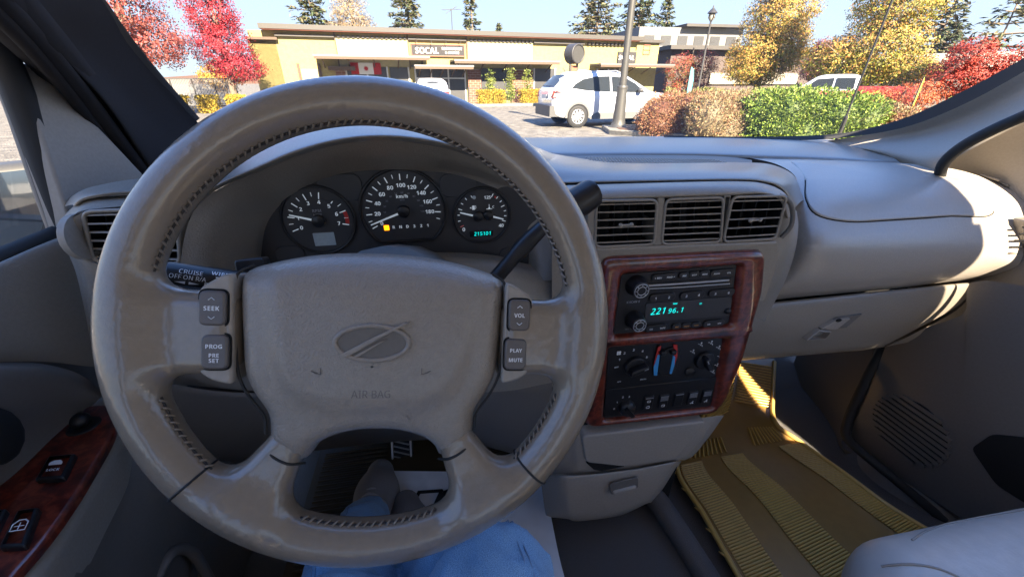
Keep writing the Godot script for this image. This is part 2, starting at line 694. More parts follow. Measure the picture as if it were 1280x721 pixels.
	paint("fascia", Color(0.05, 0.045, 0.04), 0.6)
	paint("fascia_red", Color(0.28, 0.10, 0.06), 0.7)
	paint("timber", Color(0.09, 0.06, 0.04), 0.8)
	paint("awning_top", Color(0.12, 0.12, 0.12), 0.5)
	wrapped(paint("brick_wall", Color(0.19, 0.085, 0.055), 0.9), 1.4, tex(noise(0.08, FastNoiseLite.TYPE_CELLULAR, 2, 56), 256, grey(0.7, 1.0)), null)
	paint("mortar", Color(0.30, 0.26, 0.21), 0.9)
	paint("shadow_interior", Color(0.035, 0.036, 0.038), 0.5)
	paint("sign_board", Color(0.034, 0.032, 0.033), 0.9)
	paint("white_paint", Color(0.5, 0.5, 0.48), 0.6)
	paint("flag_red", Color(0.32, 0.014, 0.014), 0.8)
	paint("galvanised", Color(0.055, 0.054, 0.05), 0.5, 0.2)
	paint("lamp_black", Color(0.035, 0.034, 0.034), 0.5)
	var car := paint("car_white", Color(0.42, 0.44, 0.48), 0.22)
	car.clearcoat_enabled = true
	car.clearcoat = 1.0
	car.clearcoat_roughness = 0.05
	var red := paint("car_red", Color(0.36, 0.018, 0.03), 0.25)
	red.clearcoat_enabled = true
	red.clearcoat = 1.0
	paint("car_trim", Color(0.06, 0.06, 0.06), 0.6)
	paint("tail_lamp", Color(0.45, 0.03, 0.02), 0.15)
	wrapped(paint("bark", Color(0.15, 0.115, 0.085), 0.95), 3.0, wear, null)
	for kind in ["leaf", "needle"]:
		var m := paint(kind, Color(1, 1, 1), 0.65)
		m.vertex_color_use_as_albedo = true
		m.backlight_enabled = true
		m.backlight = Color(0.5, 0.5, 0.5) if kind == "leaf" else Color(0.15, 0.15, 0.15)
	paint("flat_grey_wall", Color(0.15, 0.15, 0.146), 0.9)
	paint("flat_cream_wall", Color(0.30, 0.27, 0.21), 0.9)
	paint("flat_brown_wall", Color(0.085, 0.065, 0.058), 0.9)
	paint("roof_pale", Color(0.3, 0.28, 0.225), 0.9)
	paint("teal_flag", Color(0.10, 0.42, 0.46), 0.8)
	paint("yellow_flag", Color(0.75, 0.55, 0.03), 0.8)
	var mirror := paint("mirror_silver", Color(0.34, 0.35, 0.36), 0.03, 1.0)
	mirror.metallic_specular = 1.0

# ---------------------------------------------------------------- outdoors
func structure(m: MB, called: String, material: Material, label: String) -> void:
	var o := put(m, called, material)
	tag(o, label, "ground", "", "structure")


func make_ground() -> void:
	var m := MB.new()
	m.flat([Vector3(-500, 0, 200), Vector3(500, 0, 200), Vector3(500, 0, -600), Vector3(-500, 0, -600)], Vector3.UP)
	structure(m, "parking_lot_ground", mats.asphalt, "pale worn asphalt of the parking lot under and ahead of the van")
	# planting strip under the hedges, ahead and to the right
	var k := MB.new()
	var bed := [Vector2(4.9, 11.6), Vector2(10.2, 6.6), Vector2(16.0, 4.6), Vector2(17.0, 7.2), Vector2(11.2, 9.4), Vector2(6.6, 13.0), Vector2(5.2, 13.0)]
	k.slab(bed, Transform3D(Basis(Vector3.RIGHT, Vector3(0, 0, -1), Vector3.UP), Vector3.ZERO), -0.02, 0.13, 0.03)
	structure(k, "kerb", mats.kerb_concrete, "pale concrete kerb island that carries the hedges and lamp post")
	var b := MB.new()
	var soil := [Vector2(5.2, 11.6), Vector2(10.3, 6.85), Vector2(15.9, 4.9), Vector2(16.7, 7.05), Vector2(11.1, 9.15), Vector2(6.5, 12.7), Vector2(5.4, 12.75)]
	b.slab(soil, Transform3D(Basis(Vector3.RIGHT, Vector3(0, 0, -1), Vector3.UP), Vector3.ZERO), 0.1, 0.15, 0.02)
	structure(b, "planting_bed_ground", mats.mulch, "reddish brown mulch bed along the hedges")
	var far := MB.new()
	far.slab([Vector2(13.5, 13.0), Vector2(34, 6), Vector2(40, 14), Vector2(17.5, 19.5)], Transform3D(Basis(Vector3.RIGHT, Vector3(0, 0, -1), Vector3.UP), Vector3.ZERO), -0.02, 0.2, 0.05)
	structure(far, "mulch_bank_ground", mats.mulch, "reddish brown mulch bank below the golden trees")
	var w := MB.new()
	w.slab([Vector2(-12, 26.4), Vector2(12, 29.4), Vector2(24, 31), Vector2(24, 32.5), Vector2(-12, 28.2)].map(func(p): return p), Transform3D(Basis(Vector3.RIGHT, Vector3(0, 0, -1), Vector3.UP), Vector3(0, 0, 1.6)), -0.02, 0.13, 0.03)
	structure(w, "pavement", mats.kerb_concrete, "raised concrete pavement along the front of the restaurant")
	var l := MB.new()
	for i in 5:
		l.flat([Vector3(-9.0 + i * 2.7, 0.004, -19), Vector3(-8.88 + i * 2.7, 0.004, -19), Vector3(-8.3 + i * 2.7, 0.004, -24), Vector3(-8.42 + i * 2.7, 0.004, -24)], Vector3.UP)
	l.flat([Vector3(-14, 0.004, -2.2), Vector3(-3, 0.004, -2.2), Vector3(-3, 0.004, -2.32), Vector3(-14, 0.004, -2.32)], Vector3.UP)
	l.flat([Vector3(-14, 0.004, 0.9), Vector3(-3, 0.004, 0.9), Vector3(-3, 0.004, 0.78), Vector3(-14, 0.004, 0.78)], Vector3.UP)
	structure(l, "parking_bay_road_markings", mats.line_paint, "faded pale parking bay lines painted on the asphalt")


func make_restaurant() -> void:
	# local axes: x along the front from its left corner, y up, z out towards the lot
	var o := thing("restaurant_building", "yellow stucco restaurant with dark parapet, awnings, brick bays and black name board", "building", Vector3(-10.26, 0, -28.2))
	o.basis = Basis(Vector3(0.9904, 0, -0.1385), Vector3.UP, Vector3(0.1385, 0, 0.9904))
	var loc := func(m: MB, n: String, mt: Material, p: Node3D = o) -> MeshInstance3D: return put(m, n, mt, p, true)
	var b := MB.new()
	b.box(Vector3(12.8, 1.95, -6), Vector3(24.8, 3.9, 12))
	var wall: MeshInstance3D = loc.call(b, "wall", mats.stucco)
	b = MB.new()
	b.box(Vector3(1.0, 1.72, -5.5), Vector3(1.4, 3.44, 11))
	loc.call(b, "low_end_wall", mats.stucco)
	b = MB.new()
	b.box(Vector3(1.05, 3.5, -5.4), Vector3(1.6, 0.13, 11.4))
	loc.call(b, "low_end_coping", mats.timber)
	b = MB.new()
	b.box(Vector3(26.3, 1.95, -4.8), Vector3(2.2, 3.9, 9.0))
	loc.call(b, "corner_tower", mats.stucco)
	b = MB.new()
	b.box(Vector3(26.3, 3.98, -4.8), Vector3(2.7, 0.18, 9.5))
	loc.call(b, "tower_cap", mats.fascia)
	b = MB.new()
	for r in [[4.9, 9.0], [12.75, 17.2]]:
		b = MB.new()
		b.box(Vector3((r[0] + r[1]) / 2, 2.95, 0.04), Vector3(r[1] - r[0], 1.5, 0.12))
		loc.call(b, "pale_panel", mats.stucco_pale)
	# parapet: sloping dark coping over a red line and a yellow band
	b = MB.new()
	b.box(Vector3(13.3, 4.06, -5.8), Vector3(24.4, 0.24, 12.8))
	loc.call(b, "parapet_coping", mats.fascia)
	b = MB.new()
	b.box(Vector3(13.2, 3.925, 0.3), Vector3(24.0, 0.05, 0.5))
	loc.call(b, "red_band", mats.fascia_red)
	for r in [[1.75, 4.85], [9.05, 12.65], [17.25, 21.0]]:
		b = MB.new()
		b.box(Vector3((r[0] + r[1]) / 2, 3.68, 0.10), Vector3(r[1] - r[0], 0.1, 0.24))
		loc.call(b, "ledge", mats.fascia)
	# rows of small brackets
	var br := MB.new()
	br.box(Vector3.ZERO, Vector3(0.14, 0.13, 0.2))
	var brm := br.mesh()
	for r in [[4.95, 9.0, 15], [12.85, 17.15, 16], [21.2, 24.2, 10]]:
		for i in r[2]:
			place(brm, "bracket", mats.fascia, o, at(lerpf(r[0], r[1], (i + 0.5) / r[2]), 3.70, 0.1))
	for x in [9.03, 12.7, 4.87]:
		b = MB.new()
		b.box(Vector3(x, 3.0, 0.05), Vector3(0.07, 1.9, 0.14))
		loc.call(b, "downpipe", mats.timber)
	# awnings on brackets
	var aw := [[3.65, 10.1, 2.66], [11.55, 18.6, 2.52], [21.6, 27.6, 2.42], [9.1, 12.7, 2.20]]
	for a in aw:
		b = MB.new()
		var dp := 1.6 if a[2] > 2.3 else 1.9
		b.box(Vector3((a[0] + a[1]) / 2, a[2], dp / 2), Vector3(a[1] - a[0], 0.10, dp))
		var roof: MeshInstance3D = loc.call(b, "awning", mats.awning_top)
		b = MB.new()
		b.box(Vector3((a[0] + a[1]) / 2, a[2] - 0.11, dp - 0.06), Vector3(a[1] - a[0] - 0.05, 0.12, 0.1))
		loc.call(b, "awning_beam", mats.timber, roof)
		for i in 5:
			b = MB.new()
			b.tube([Vector3(lerpf(a[0] + 0.4, a[1] - 0.4, i / 4.0), a[2] - 0.06, dp - 0.2), Vector3(lerpf(a[0] + 0.4, a[1] - 0.4, i / 4.0), a[2] - 0.55, 0.05)], 0.04, 6)
			loc.call(b, "awning_bracket", mats.timber, roof)
	# name board
	b = MB.new()
	b.box(Vector3(10.85, 3.1, 0.1), Vector3(3.3, 0.60, 0.12))
	var sign: MeshInstance3D = loc.call(b, "name_board", mats.sign_board)
	b = MB.new()
	for q in [[10.85, 3.41, 3.4, 0.05], [10.85, 2.79, 3.4, 0.05], [9.18, 3.1, 0.05, 0.62], [12.52, 3.1, 0.05, 0.62]]:
		b.box(Vector3(q[0], q[1], 0.12), Vector3(q[2], q[3], 0.12))
	loc.call(b, "board_frame", mats.fascia_red, sign)
	b = MB.new()
	lettering(b, "SOCAL", at(10.15, 3.08, 0.175), 0.34, true)
	lettering(b, "RESTAURANT", at(11.72, 3.2, 0.175), 0.15, true)
	lettering(b, "& LOUNGE", at(11.72, 2.98, 0.175), 0.13, true)
	loc.call(b, "lettering", mats.white_paint, sign)
	b = MB.new()
	for i in 4:
		b.tube([Vector3(9.5 + i * 0.9, 3.62, 0.12), Vector3(9.5 + i * 0.9, 3.62, 0.5), Vector3(9.5 + i * 0.9, 3.45, 0.55)], 0.02, 5)
	loc.call(b, "sign_lamp_arm", mats.fascia, sign)
	b = MB.new()
	b.box(Vector3(24.5, 2.9, 0.08), Vector3(1.5, 0.72, 0.1))
	var s2: MeshInstance3D = loc.call(b, "corner_name_board", mats.sign_board)
	b = MB.new()
	lettering(b, "SOCAL", at(24.45, 2.9, 0.145), 0.30, true)
	loc.call(b, "lettering", mats.white_paint, s2)
	b = MB.new()
	for q in [[26.05, 3.45, 0.06, 0.62], [26.6, 3.45, 0.06, 0.62], [26.33, 3.73, 0.6, 0.06], [26.33, 3.45, 0.6, 0.06], [26.33, 3.17, 0.6, 0.06]]:
		b.box(Vector3(q[0], q[1], -0.28), Vector3(q[2], q[3], 0.06))
	loc.call(b, "tower_window_frame", mats.fascia_red)
	# ground floor bays: brick piers, dark windows and doors
	b = MB.new()
	for r in [[5.2, 7.6], [7.75, 8.9], [9.3, 12.5], [13.6, 15.6], [17.3, 18.9], [22.2, 24.0]]:
		b.box(Vector3((r[0] + r[1]) / 2, 1.2, 0.02), Vector3(r[1] - r[0], 1.9, 0.08))
	loc.call(b, "window", mats.shadow_interior)
	var frames := MB.new()
	for x in [5.2, 6.4, 7.6, 8.9, 9.3, 10.3, 11.4, 12.5, 17.35, 18.9, 22.2, 23.1, 24.0]:
		frames.box(Vector3(x, 1.2, 0.06), Vector3(0.09, 1.95, 0.09))
	frames.box(Vector3(10.9, 1.55, 0.062), Vector3(3.2, 0.07, 0.085))
	loc.call(frames, "window_frame", mats.white_paint)
	for r in [[12.65, 13.55], [15.7, 17.25], [4.6, 5.15], [20.4, 21.3]]:
		b = MB.new()
		b.box(Vector3((r[0] + r[1]) / 2, 1.05, 0.08), Vector3(r[1] - r[0], 2.1, 0.24))
		var pier: MeshInstance3D = loc.call(b, "brick_pier", mats.mortar)
		var rows := MB.new()
		var bw := 0.34
		for j in 14:
			var x: float = r[0] - (0.17 if j % 2 else 0.0)
			while x < r[1] - 0.02:
				var x0 := maxf(x + 0.012, r[0])
				var x1 := minf(x + bw - 0.012, r[1])
				if x1 - x0 > 0.03:
					rows.box(Vector3((x0 + x1) / 2, 0.085 + j * 0.145, 0.205), Vector3(x1 - x0, 0.12, 0.025))
				x += bw
		var courses: MeshInstance3D = loc.call(rows, "brick_courses", mats.brick_wall, pier)
		courses.set_meta("kind", "stuff")
	# left doorway surrounds
	for x in [2.6, 3.75]:
		b = MB.new()
		b.box(Vector3(x, 1.15, 0.07), Vector3(0.13, 2.3, 0.16))
		loc.call(b, "door_post", mats.timber)
	b = MB.new()
	b.box(Vector3(3.2, 1.02, 0.02), Vector3(1.0, 2.0, 0.06))
	loc.call(b, "door", mats.stucco_pale)
	b = MB.new()
	b.box(Vector3(5.0, 2.05, 0.35), Vector3(1.5, 0.22, 0.5))
	loc.call(b, "rolled_awning", mats.timber)
	# national flag hung in the window
	b = MB.new()
	for q in [[5.72, 0.45], [7.02, 0.45]]:
		b.box(Vector3(q[0], 2.06, 0.16), Vector3(q[1], 0.62, 0.02))
	var fl: MeshInstance3D = loc.call(b, "flag_red_bar", mats.flag_red)
	b = MB.new()
	b.box(Vector3(6.37, 2.06, 0.16), Vector3(0.85, 0.62, 0.02))
	loc.call(b, "flag_field", mats.white_paint, fl)
	b = MB.new()
	var leaf := []
	for i in 22:
		var a := TAU * i / 22.0
		leaf.append(Vector2(sin(a), cos(a)) * (0.17 if i % 2 == 0 else 0.09))
	b.slab(leaf, at(6.37, 2.06, 0.165), 0.0, 0.012)
	loc.call(b, "maple_leaf", mats.flag_red, fl)
	# terrace railing in front of the brick bays
	b = MB.new()
	for y in [0.55, 1.0]:
		b.box(Vector3(16.0, y, 1.9), Vector3(7.5, 0.04, 0.04))
	for i in 9:
		b.box(Vector3(12.3 + i * 0.92, 0.55, 1.9), Vector3(0.05, 1.0, 0.05))
	loc.call(b, "terrace_railing", mats.lamp_black)
	b = MB.new()
	for q in [[10.5, 4.35, 1.4, 0.4], [14.0, 4.4, 1.9, 0.35], [7.2, 4.3, 1.2, 0.3]]:
		b.box(Vector3(q[0], q[1], -4), Vector3(q[2], q[3], 1.2))
	loc.call(b, "roof_unit", mats.roof_pale)
	b = MB.new()
	b.tube([Vector3(12.8, 4.2, -5), Vector3(12.8, 6.0, -5)], 0.03, 5)
	b.tube([Vector3(12.1, 5.9, -5), Vector3(13.5, 6.0, -5)], 0.02, 5)
	b.tube([Vector3(12.4, 5.7, -5), Vector3(13.2, 6.15, -5)], 0.02, 5)
	loc.call(b, "roof_aerial", mats.galvanised)


func make_far_buildings() -> void:
	var o := thing("apartment_building", "grey two storey block with balconies beyond the restaurant's right end", "building", Vector3(27.5, 0, -50))
	var b := MB.new()
	b.box(Vector3(0, 3.2, 0), Vector3(12, 6.4, 8))
	put(b, "wall", mats.flat_grey_wall, o, true)
	b = MB.new()
	b.box(Vector3(2.5, 6.55, 0.4), Vector3(7.5, 0.25, 9))
	put(b, "roof", mats.fascia, o, true)
	for i in 6:
		b = MB.new()
		b.box(Vector3(-4.8 + i * 1.9, 4.9, 4.02), Vector3(1.1, 1.5, 0.08))
		put(b, "window", mats.shadow_interior, o, true)
	b = MB.new()
	b.box(Vector3(0, 4.0, 4.5), Vector3(11, 0.12, 1.0))
	b.box(Vector3(0, 4.6, 4.95), Vector3(11, 0.06, 0.06))
	put(b, "balcony", mats.white_paint, o, true)
	o = thing("shop_building", "brown flat roofed shop with pale fascia board behind the mottled maple", "building", Vector3(28.5, 0, -40))
	b = MB.new()
	b.box(Vector3(0, 1.9, 0), Vector3(16, 3.8, 6))
	put(b, "wall", mats.flat_brown_wall, o, true)
	b = MB.new()
	b.box(Vector3(0, 3.95, 0.2), Vector3(17, 0.3, 7))
	put(b, "roof", mats.fascia, o, true)
	b = MB.new()
	b.box(Vector3(0.5, 1.6, 3.1), Vector3(9, 0.9, 0.2))
	put(b, "fascia_board", mats.flat_cream_wall, o, true)
	o = thing("utility_shed", "low grey shed with pale sloping roof beside the red maple", "shed", Vector3(27.5, 0, -21.5), -0.9)
	b = MB.new()
	b.box(Vector3(0, 1.0, 0), Vector3(7, 2.0, 4))
	put(b, "wall", mats.flat_grey_wall, o, true)
	b = MB.new()
	b.flat([Vector3(-4, 2.0, 2.4), Vector3(4, 2.0, 2.4), Vector3(4, 2.75, -0.2), Vector3(-4, 2.75, -0.2)])
	b.flat([Vector3(-4, 2.0, -2.4), Vector3(4, 2.0, -2.4), Vector3(4, 2.75, -0.2), Vector3(-4, 2.75, -0.2)])
	b.flat([Vector3(-3.5, 2.0, 2.0), Vector3(-3.5, 2.0, -2.0), Vector3(-3.5, 2.7, -0.2)])
	put(b, "roof", mats.roof_pale, o, true)
	# hills far off to the left behind the red trees
	var h := MB.new()
	var rows := [[], []]
	for i in 41:
		var a := deg_to_rad(-75.0 + i * 3.6)
		var y := 5.0 + 3.0 * sin(i * 0.5) + 2.0 * sin(i * 1.3)
		rows[0].append(Vector3(sin(a) * 380, -1, -cos(a) * 380))
		rows[1].append(Vector3(sin(a) * 400, y, -cos(a) * 400))
	h.grid(rows, EYE)
	structure(h, "hill", mats.mulch, "low brown line of far hills on the horizon")


# leaves as many small bent faces spread through the given lobes
func crown_mesh(lobes: Array, count: int, size: float, cols: Array, top_cols: Array, droop := 0.3, seed_ := 1, hollow := 0.35) -> ArrayMesh:
	var r := RandomNumberGenerator.new()
	r.seed = seed_
	var m := MB.new()
	m.tinted = true
	var vol := 0.0
	for l in lobes:
		vol += pow(l[1].x * l[1].y * l[1].z, 0.667)
	for l in lobes:
		var c: Vector3 = l[0]
		var s: Vector3 = l[1]
		var k := int(count * pow(s.x * s.y * s.z, 0.667) / vol)
		# twigs: clusters of leaves round points of the lobe
		var twigs := maxi(4, k / 14)
		for q in twigs:
			var d := Vector3(r.randfn(), r.randfn(), r.randfn()).normalized()
			var rad := pow(r.randf_range(hollow, 1.0), 0.6)
			var tc := c + d * s * rad
			var tone := r.randf()
			for i in 14:
				var p := tc + Vector3(r.randfn(), r.randfn() * 0.7, r.randfn()) * size * 1.5
				var nrm := (d + Vector3(r.randfn(), r.randfn() + 0.3, r.randfn()) * 0.5).normalized()
				var ax := nrm.cross(Vector3(r.randfn(), r.randfn() - droop, r.randfn())).normalized()
				var ay := nrm.cross(ax)
				var e := size * r.randf_range(0.6, 1.25)
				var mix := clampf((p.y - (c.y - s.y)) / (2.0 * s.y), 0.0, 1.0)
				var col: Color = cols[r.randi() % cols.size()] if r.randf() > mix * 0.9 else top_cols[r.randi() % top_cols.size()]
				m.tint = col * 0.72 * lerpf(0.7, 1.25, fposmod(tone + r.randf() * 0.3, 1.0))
				m.tint.a = 1.0
				var n0 := (nrm + ax * 0.3).normalized()
				var n1 := (nrm - ax * 0.3).normalized()
				var a := m.vert(p - ay * e * 0.6, nrm)
				var b := m.vert(p + ax * e * 0.42 - nrm * e * 0.1, n0)
				var t := m.vert(p + ay * e * 0.6, nrm)
				var f := m.vert(p - ax * e * 0.42 - nrm * e * 0.1, n1)
				m.tri(a, b, t)
				m.tri(a, t, f)
	return m.mesh()


func trunk_mesh(high: float, rad: float, lobes: Array, seed_ := 1) -> ArrayMesh:
	var r := RandomNumberGenerator.new()
	r.seed = seed_
	var m := MB.new()
	var ps := []
	var rs := []
	for i in 7:
		var f := i / 6.0
		ps.append(Vector3(sin(f * 3.0 + seed_) * 0.06 * high * 0.2, f * high, cos(f * 2.3 + seed_) * 0.05 * high * 0.2))
		rs.append(rad * (1.25 - f) + 0.01)
	m.tube(ps, rs, 8)
	for l in lobes:
		for q in 3:
			var e: Vector3 = l[0] + Vector3(r.randfn(), r.randfn() * 0.6, r.randfn()) * l[1] * 0.45
			var b := Vector3(0, minf(e.y * 0.55, high * 0.8), 0)
			m.tube([b, b.lerp(e, 0.5) + Vector3(0, -0.06 * high, 0) * 0.3, e], [rad * 0.4, rad * 0.25, 0.01], 5)
	return m.mesh()


func tree(called: String, label: String, at_: Vector3, high: float, lobes: Array, count: int, size: float, cols: Array, top_cols: Array, seed_: int, group := "", category := "tree") -> Node3D:
	var far := 1.25 if category == "tree" and at_.x > 10.0 and at_.z > -30.0 else 1.0
	var o := thing(called, label, category, Vector3(at_.x * far, at_.y, at_.z * far), 0.0, group)
	lobes = lobes.map(func(l): return [Vector3(l[0].x * far, EYE.y + (l[0].y - EYE.y) * far, l[0].z * far), l[1] * far])
	high *= far
	place(trunk_mesh(high, 0.02 * high + 0.05, lobes, seed_), "trunk", mats.bark, o, Transform3D.IDENTITY)
	place(crown_mesh(lobes, int(count * 4.6), size * far * 0.45, cols, top_cols, 0.3, seed_), "crown", mats.leaf, o, Transform3D.IDENTITY)
	return o


func conifer(called: String, label: String, at_: Vector3, high: float, base_r: float, bare: float, whorls: int, cols: Array, seed_: int, sparse := 1.0, group := "conifers beyond the restaurant") -> void:
	var r := RandomNumberGenerator.new()
	r.seed = seed_
	var o := thing(called, label, "tree", at_, 0.0, group)
	var m := MB.new()
	m.tube([Vector3.ZERO, Vector3(0.1, high * 0.5, 0), Vector3(0, high, 0)], [0.016 * high, 0.01 * high, 0.02], 7)
	var nd := MB.new()
	nd.tinted = true
	for w in whorls:
		var f := (w + r.randf() * 0.6) / whorls
		var y := lerpf(bare * high, high * 0.985, f)
		var reach := base_r * pow(1.0 - f, 0.75) * r.randf_range(0.7, 1.1) + 0.15
		var kk := 5 + r.randi() % 3
		for b in kk:
			if r.randf() > sparse:
				continue
			var a := TAU * (b + r.randf()) / kk
			var d := Vector3(cos(a), 0, sin(a))
			var len := reach * r.randf_range(0.6, 1.15)
			var rise := lerpf(-0.15, 0.45, f)
			var tip := Vector3(0, y, 0) + d * len + Vector3(0, rise * len - 0.12 * len, 0)
			m.tube([Vector3(0, y, 0), tip], [0.03 + 0.02 * len, 0.01], 4)
			var tone := r.randf_range(0.7, 1.3)
			var cnt := int(8 + len * 9)
			for i in cnt:
				var g := sqrt(r.randf_range(0.05, 1.0))
				var p := Vector3(0, y, 0).lerp(tip, g) + Vector3(r.randfn() * 0.16 * len * 0.5, r.randfn() * 0.12, r.randfn() * 0.16 * len * 0.5)
				var ax := (d + Vector3(r.randfn(), r.randfn() * 0.5 - 0.3, r.randfn()) * 0.7).normalized()
				var sd := ax.cross(Vector3(r.randfn(), 1.0 + r.randf(), r.randfn())).normalized()
				var nn := sd.cross(ax).normalized()
				var e := r.randf_range(0.25, 0.5) * (0.35 + high * 0.035)
				nd.tint = cols[r.randi() % cols.size()] * 0.75 * tone * r.randf_range(0.8, 1.2)
				nd.tint.a = 1.0
				var q0 := nd.vert(p - ax * e, nn)
				var q1 := nd.vert(p + sd * e * 0.3, nn)
				var q2 := nd.vert(p + ax * e, nn)
				var q3 := nd.vert(p - sd * e * 0.3, nn)
				nd.quad(q0, q1, q2, q3)
	put(m, "trunk", mats.bark, o, true)
	put(nd, "crown", mats.needle, o, true)


func make_trees() -> void:
	var red := [Color(0.30, 0.012, 0.022), Color(0.20, 0.008, 0.016), Color(0.40, 0.025, 0.035)]
	var pink := [Color(0.44, 0.025, 0.045), Color(0.36, 0.016, 0.03)]
	var rust := [Color(0.24, 0.045, 0.03), Color(0.15, 0.035, 0.033), Color(0.32, 0.09, 0.06)]
	var gold := [Color(0.42, 0.25, 0.04), Color(0.32, 0.25, 0.03), Color(0.50, 0.30, 0.055)]
	var amber := [Color(0.52, 0.27, 0.06), Color(0.56, 0.34, 0.10), Color(0.46, 0.20, 0.035)]
	var lime := [Color(0.22, 0.23, 0.018), Color(0.30, 0.28, 0.025), Color(0.15, 0.16, 0.015)]
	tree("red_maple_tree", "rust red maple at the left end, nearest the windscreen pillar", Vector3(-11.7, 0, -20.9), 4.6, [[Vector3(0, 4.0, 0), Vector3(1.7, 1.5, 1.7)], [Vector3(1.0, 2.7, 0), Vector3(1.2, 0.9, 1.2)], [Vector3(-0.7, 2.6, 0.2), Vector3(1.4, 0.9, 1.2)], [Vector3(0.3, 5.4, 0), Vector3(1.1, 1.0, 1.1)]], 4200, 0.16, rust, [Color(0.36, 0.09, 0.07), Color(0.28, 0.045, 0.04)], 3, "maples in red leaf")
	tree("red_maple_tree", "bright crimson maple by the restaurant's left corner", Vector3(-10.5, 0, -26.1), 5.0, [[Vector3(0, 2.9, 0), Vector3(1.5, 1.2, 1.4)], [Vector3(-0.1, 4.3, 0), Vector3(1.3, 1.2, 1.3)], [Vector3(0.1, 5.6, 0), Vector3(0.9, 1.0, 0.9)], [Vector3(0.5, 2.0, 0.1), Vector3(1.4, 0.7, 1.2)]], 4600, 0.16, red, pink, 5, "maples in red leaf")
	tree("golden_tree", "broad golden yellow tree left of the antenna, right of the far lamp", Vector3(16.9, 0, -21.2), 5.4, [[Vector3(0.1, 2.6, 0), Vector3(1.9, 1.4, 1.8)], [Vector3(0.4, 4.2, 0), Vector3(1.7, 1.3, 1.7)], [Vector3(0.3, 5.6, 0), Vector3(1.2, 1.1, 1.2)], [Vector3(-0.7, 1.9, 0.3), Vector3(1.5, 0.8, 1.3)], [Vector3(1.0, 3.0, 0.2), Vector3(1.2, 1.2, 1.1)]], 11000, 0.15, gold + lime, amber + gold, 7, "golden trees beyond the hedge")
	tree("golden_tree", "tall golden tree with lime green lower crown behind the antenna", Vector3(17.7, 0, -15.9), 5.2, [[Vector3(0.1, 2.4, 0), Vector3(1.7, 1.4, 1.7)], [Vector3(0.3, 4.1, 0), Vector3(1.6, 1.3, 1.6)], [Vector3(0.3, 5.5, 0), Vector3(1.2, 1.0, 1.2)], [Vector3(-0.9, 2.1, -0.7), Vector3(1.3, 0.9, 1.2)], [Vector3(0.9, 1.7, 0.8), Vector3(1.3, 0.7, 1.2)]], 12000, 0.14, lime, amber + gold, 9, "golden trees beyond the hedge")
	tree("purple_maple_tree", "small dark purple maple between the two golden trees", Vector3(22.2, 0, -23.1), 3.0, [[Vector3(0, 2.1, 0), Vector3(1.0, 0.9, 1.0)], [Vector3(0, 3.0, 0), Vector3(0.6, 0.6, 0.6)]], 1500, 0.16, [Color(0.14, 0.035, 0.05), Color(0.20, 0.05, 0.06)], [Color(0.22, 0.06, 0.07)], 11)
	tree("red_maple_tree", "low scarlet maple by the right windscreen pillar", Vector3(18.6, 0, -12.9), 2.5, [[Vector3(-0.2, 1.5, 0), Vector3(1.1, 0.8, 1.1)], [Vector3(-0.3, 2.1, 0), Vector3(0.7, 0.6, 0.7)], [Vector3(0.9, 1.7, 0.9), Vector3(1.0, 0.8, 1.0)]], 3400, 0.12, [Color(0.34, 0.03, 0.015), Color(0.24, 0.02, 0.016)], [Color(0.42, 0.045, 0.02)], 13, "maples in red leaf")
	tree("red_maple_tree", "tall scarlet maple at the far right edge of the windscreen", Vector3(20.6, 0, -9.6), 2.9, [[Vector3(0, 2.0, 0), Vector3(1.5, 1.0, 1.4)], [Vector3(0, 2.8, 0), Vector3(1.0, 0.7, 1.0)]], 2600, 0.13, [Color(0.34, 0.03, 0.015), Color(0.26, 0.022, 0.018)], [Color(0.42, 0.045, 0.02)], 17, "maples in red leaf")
	tree("mixed_maple_tree", "small maple with mottled red and olive leaves behind the teal flag", Vector3(15.6, 0, -25.6), 2.9, [[Vector3(-0.6, 2.0, 0), Vector3(1.0, 0.9, 1.0)], [Vector3(0.7, 2.2, 0), Vector3(1.1, 0.9, 1.0)], [Vector3(0, 1.1, 0), Vector3(1.5, 0.6, 1.2)]], 2600, 0.14, [Color(0.16, 0.13, 0.03), Color(0.30, 0.08, 0.03), Color(0.22, 0.15, 0.04)], [Color(0.45, 0.05, 0.04), Color(0.30, 0.12, 0.05)], 19)
	tree("young_shrub_tree", "orange red shrub under the golden tree by the yellow flag", Vector3(17.0, 0, -13.6), 1.2, [[Vector3(-0.5, 0.75, -0.6), Vector3(1.1, 0.45, 0.9)], [Vector3(0.4, 0.9, 0.2), Vector3(0.8, 0.5, 0.8)]], 1600, 0.11, [Color(0.45, 0.09, 0.03), Color(0.36, 0.11, 0.04)], [Color(0.52, 0.12, 0.04)], 23, "", "shrub")
	tree("young_shrub_tree", "yellow green shrub beside the orange one near the right pillar", Vector3(18.2, 0, -11.6), 0.9, [[Vector3(0, 0.7, 0), Vector3(1.3, 0.42, 0.9)], [Vector3(1.2, 0.7, 0.8), Vector3(0.9, 0.4, 0.8)]], 1400, 0.10, [Color(0.25, 0.27, 0.05), Color(0.30, 0.30, 0.08)], [Color(0.34, 0.33, 0.10)], 29, "", "shrub")
	tree("yellow_shrub_tree", "yellow autumn shrub behind the wire fence on the left", Vector3(-13.2, 0, -31.5), 2.4, [[Vector3(0, 1.6, 0), Vector3(1.4, 0.9, 1.0)]], 900, 0.17, [Color(0.50, 0.30, 0.03), Color(0.42, 0.22, 0.04)], [Color(0.55, 0.34, 0.04)], 31, "", "shrub")
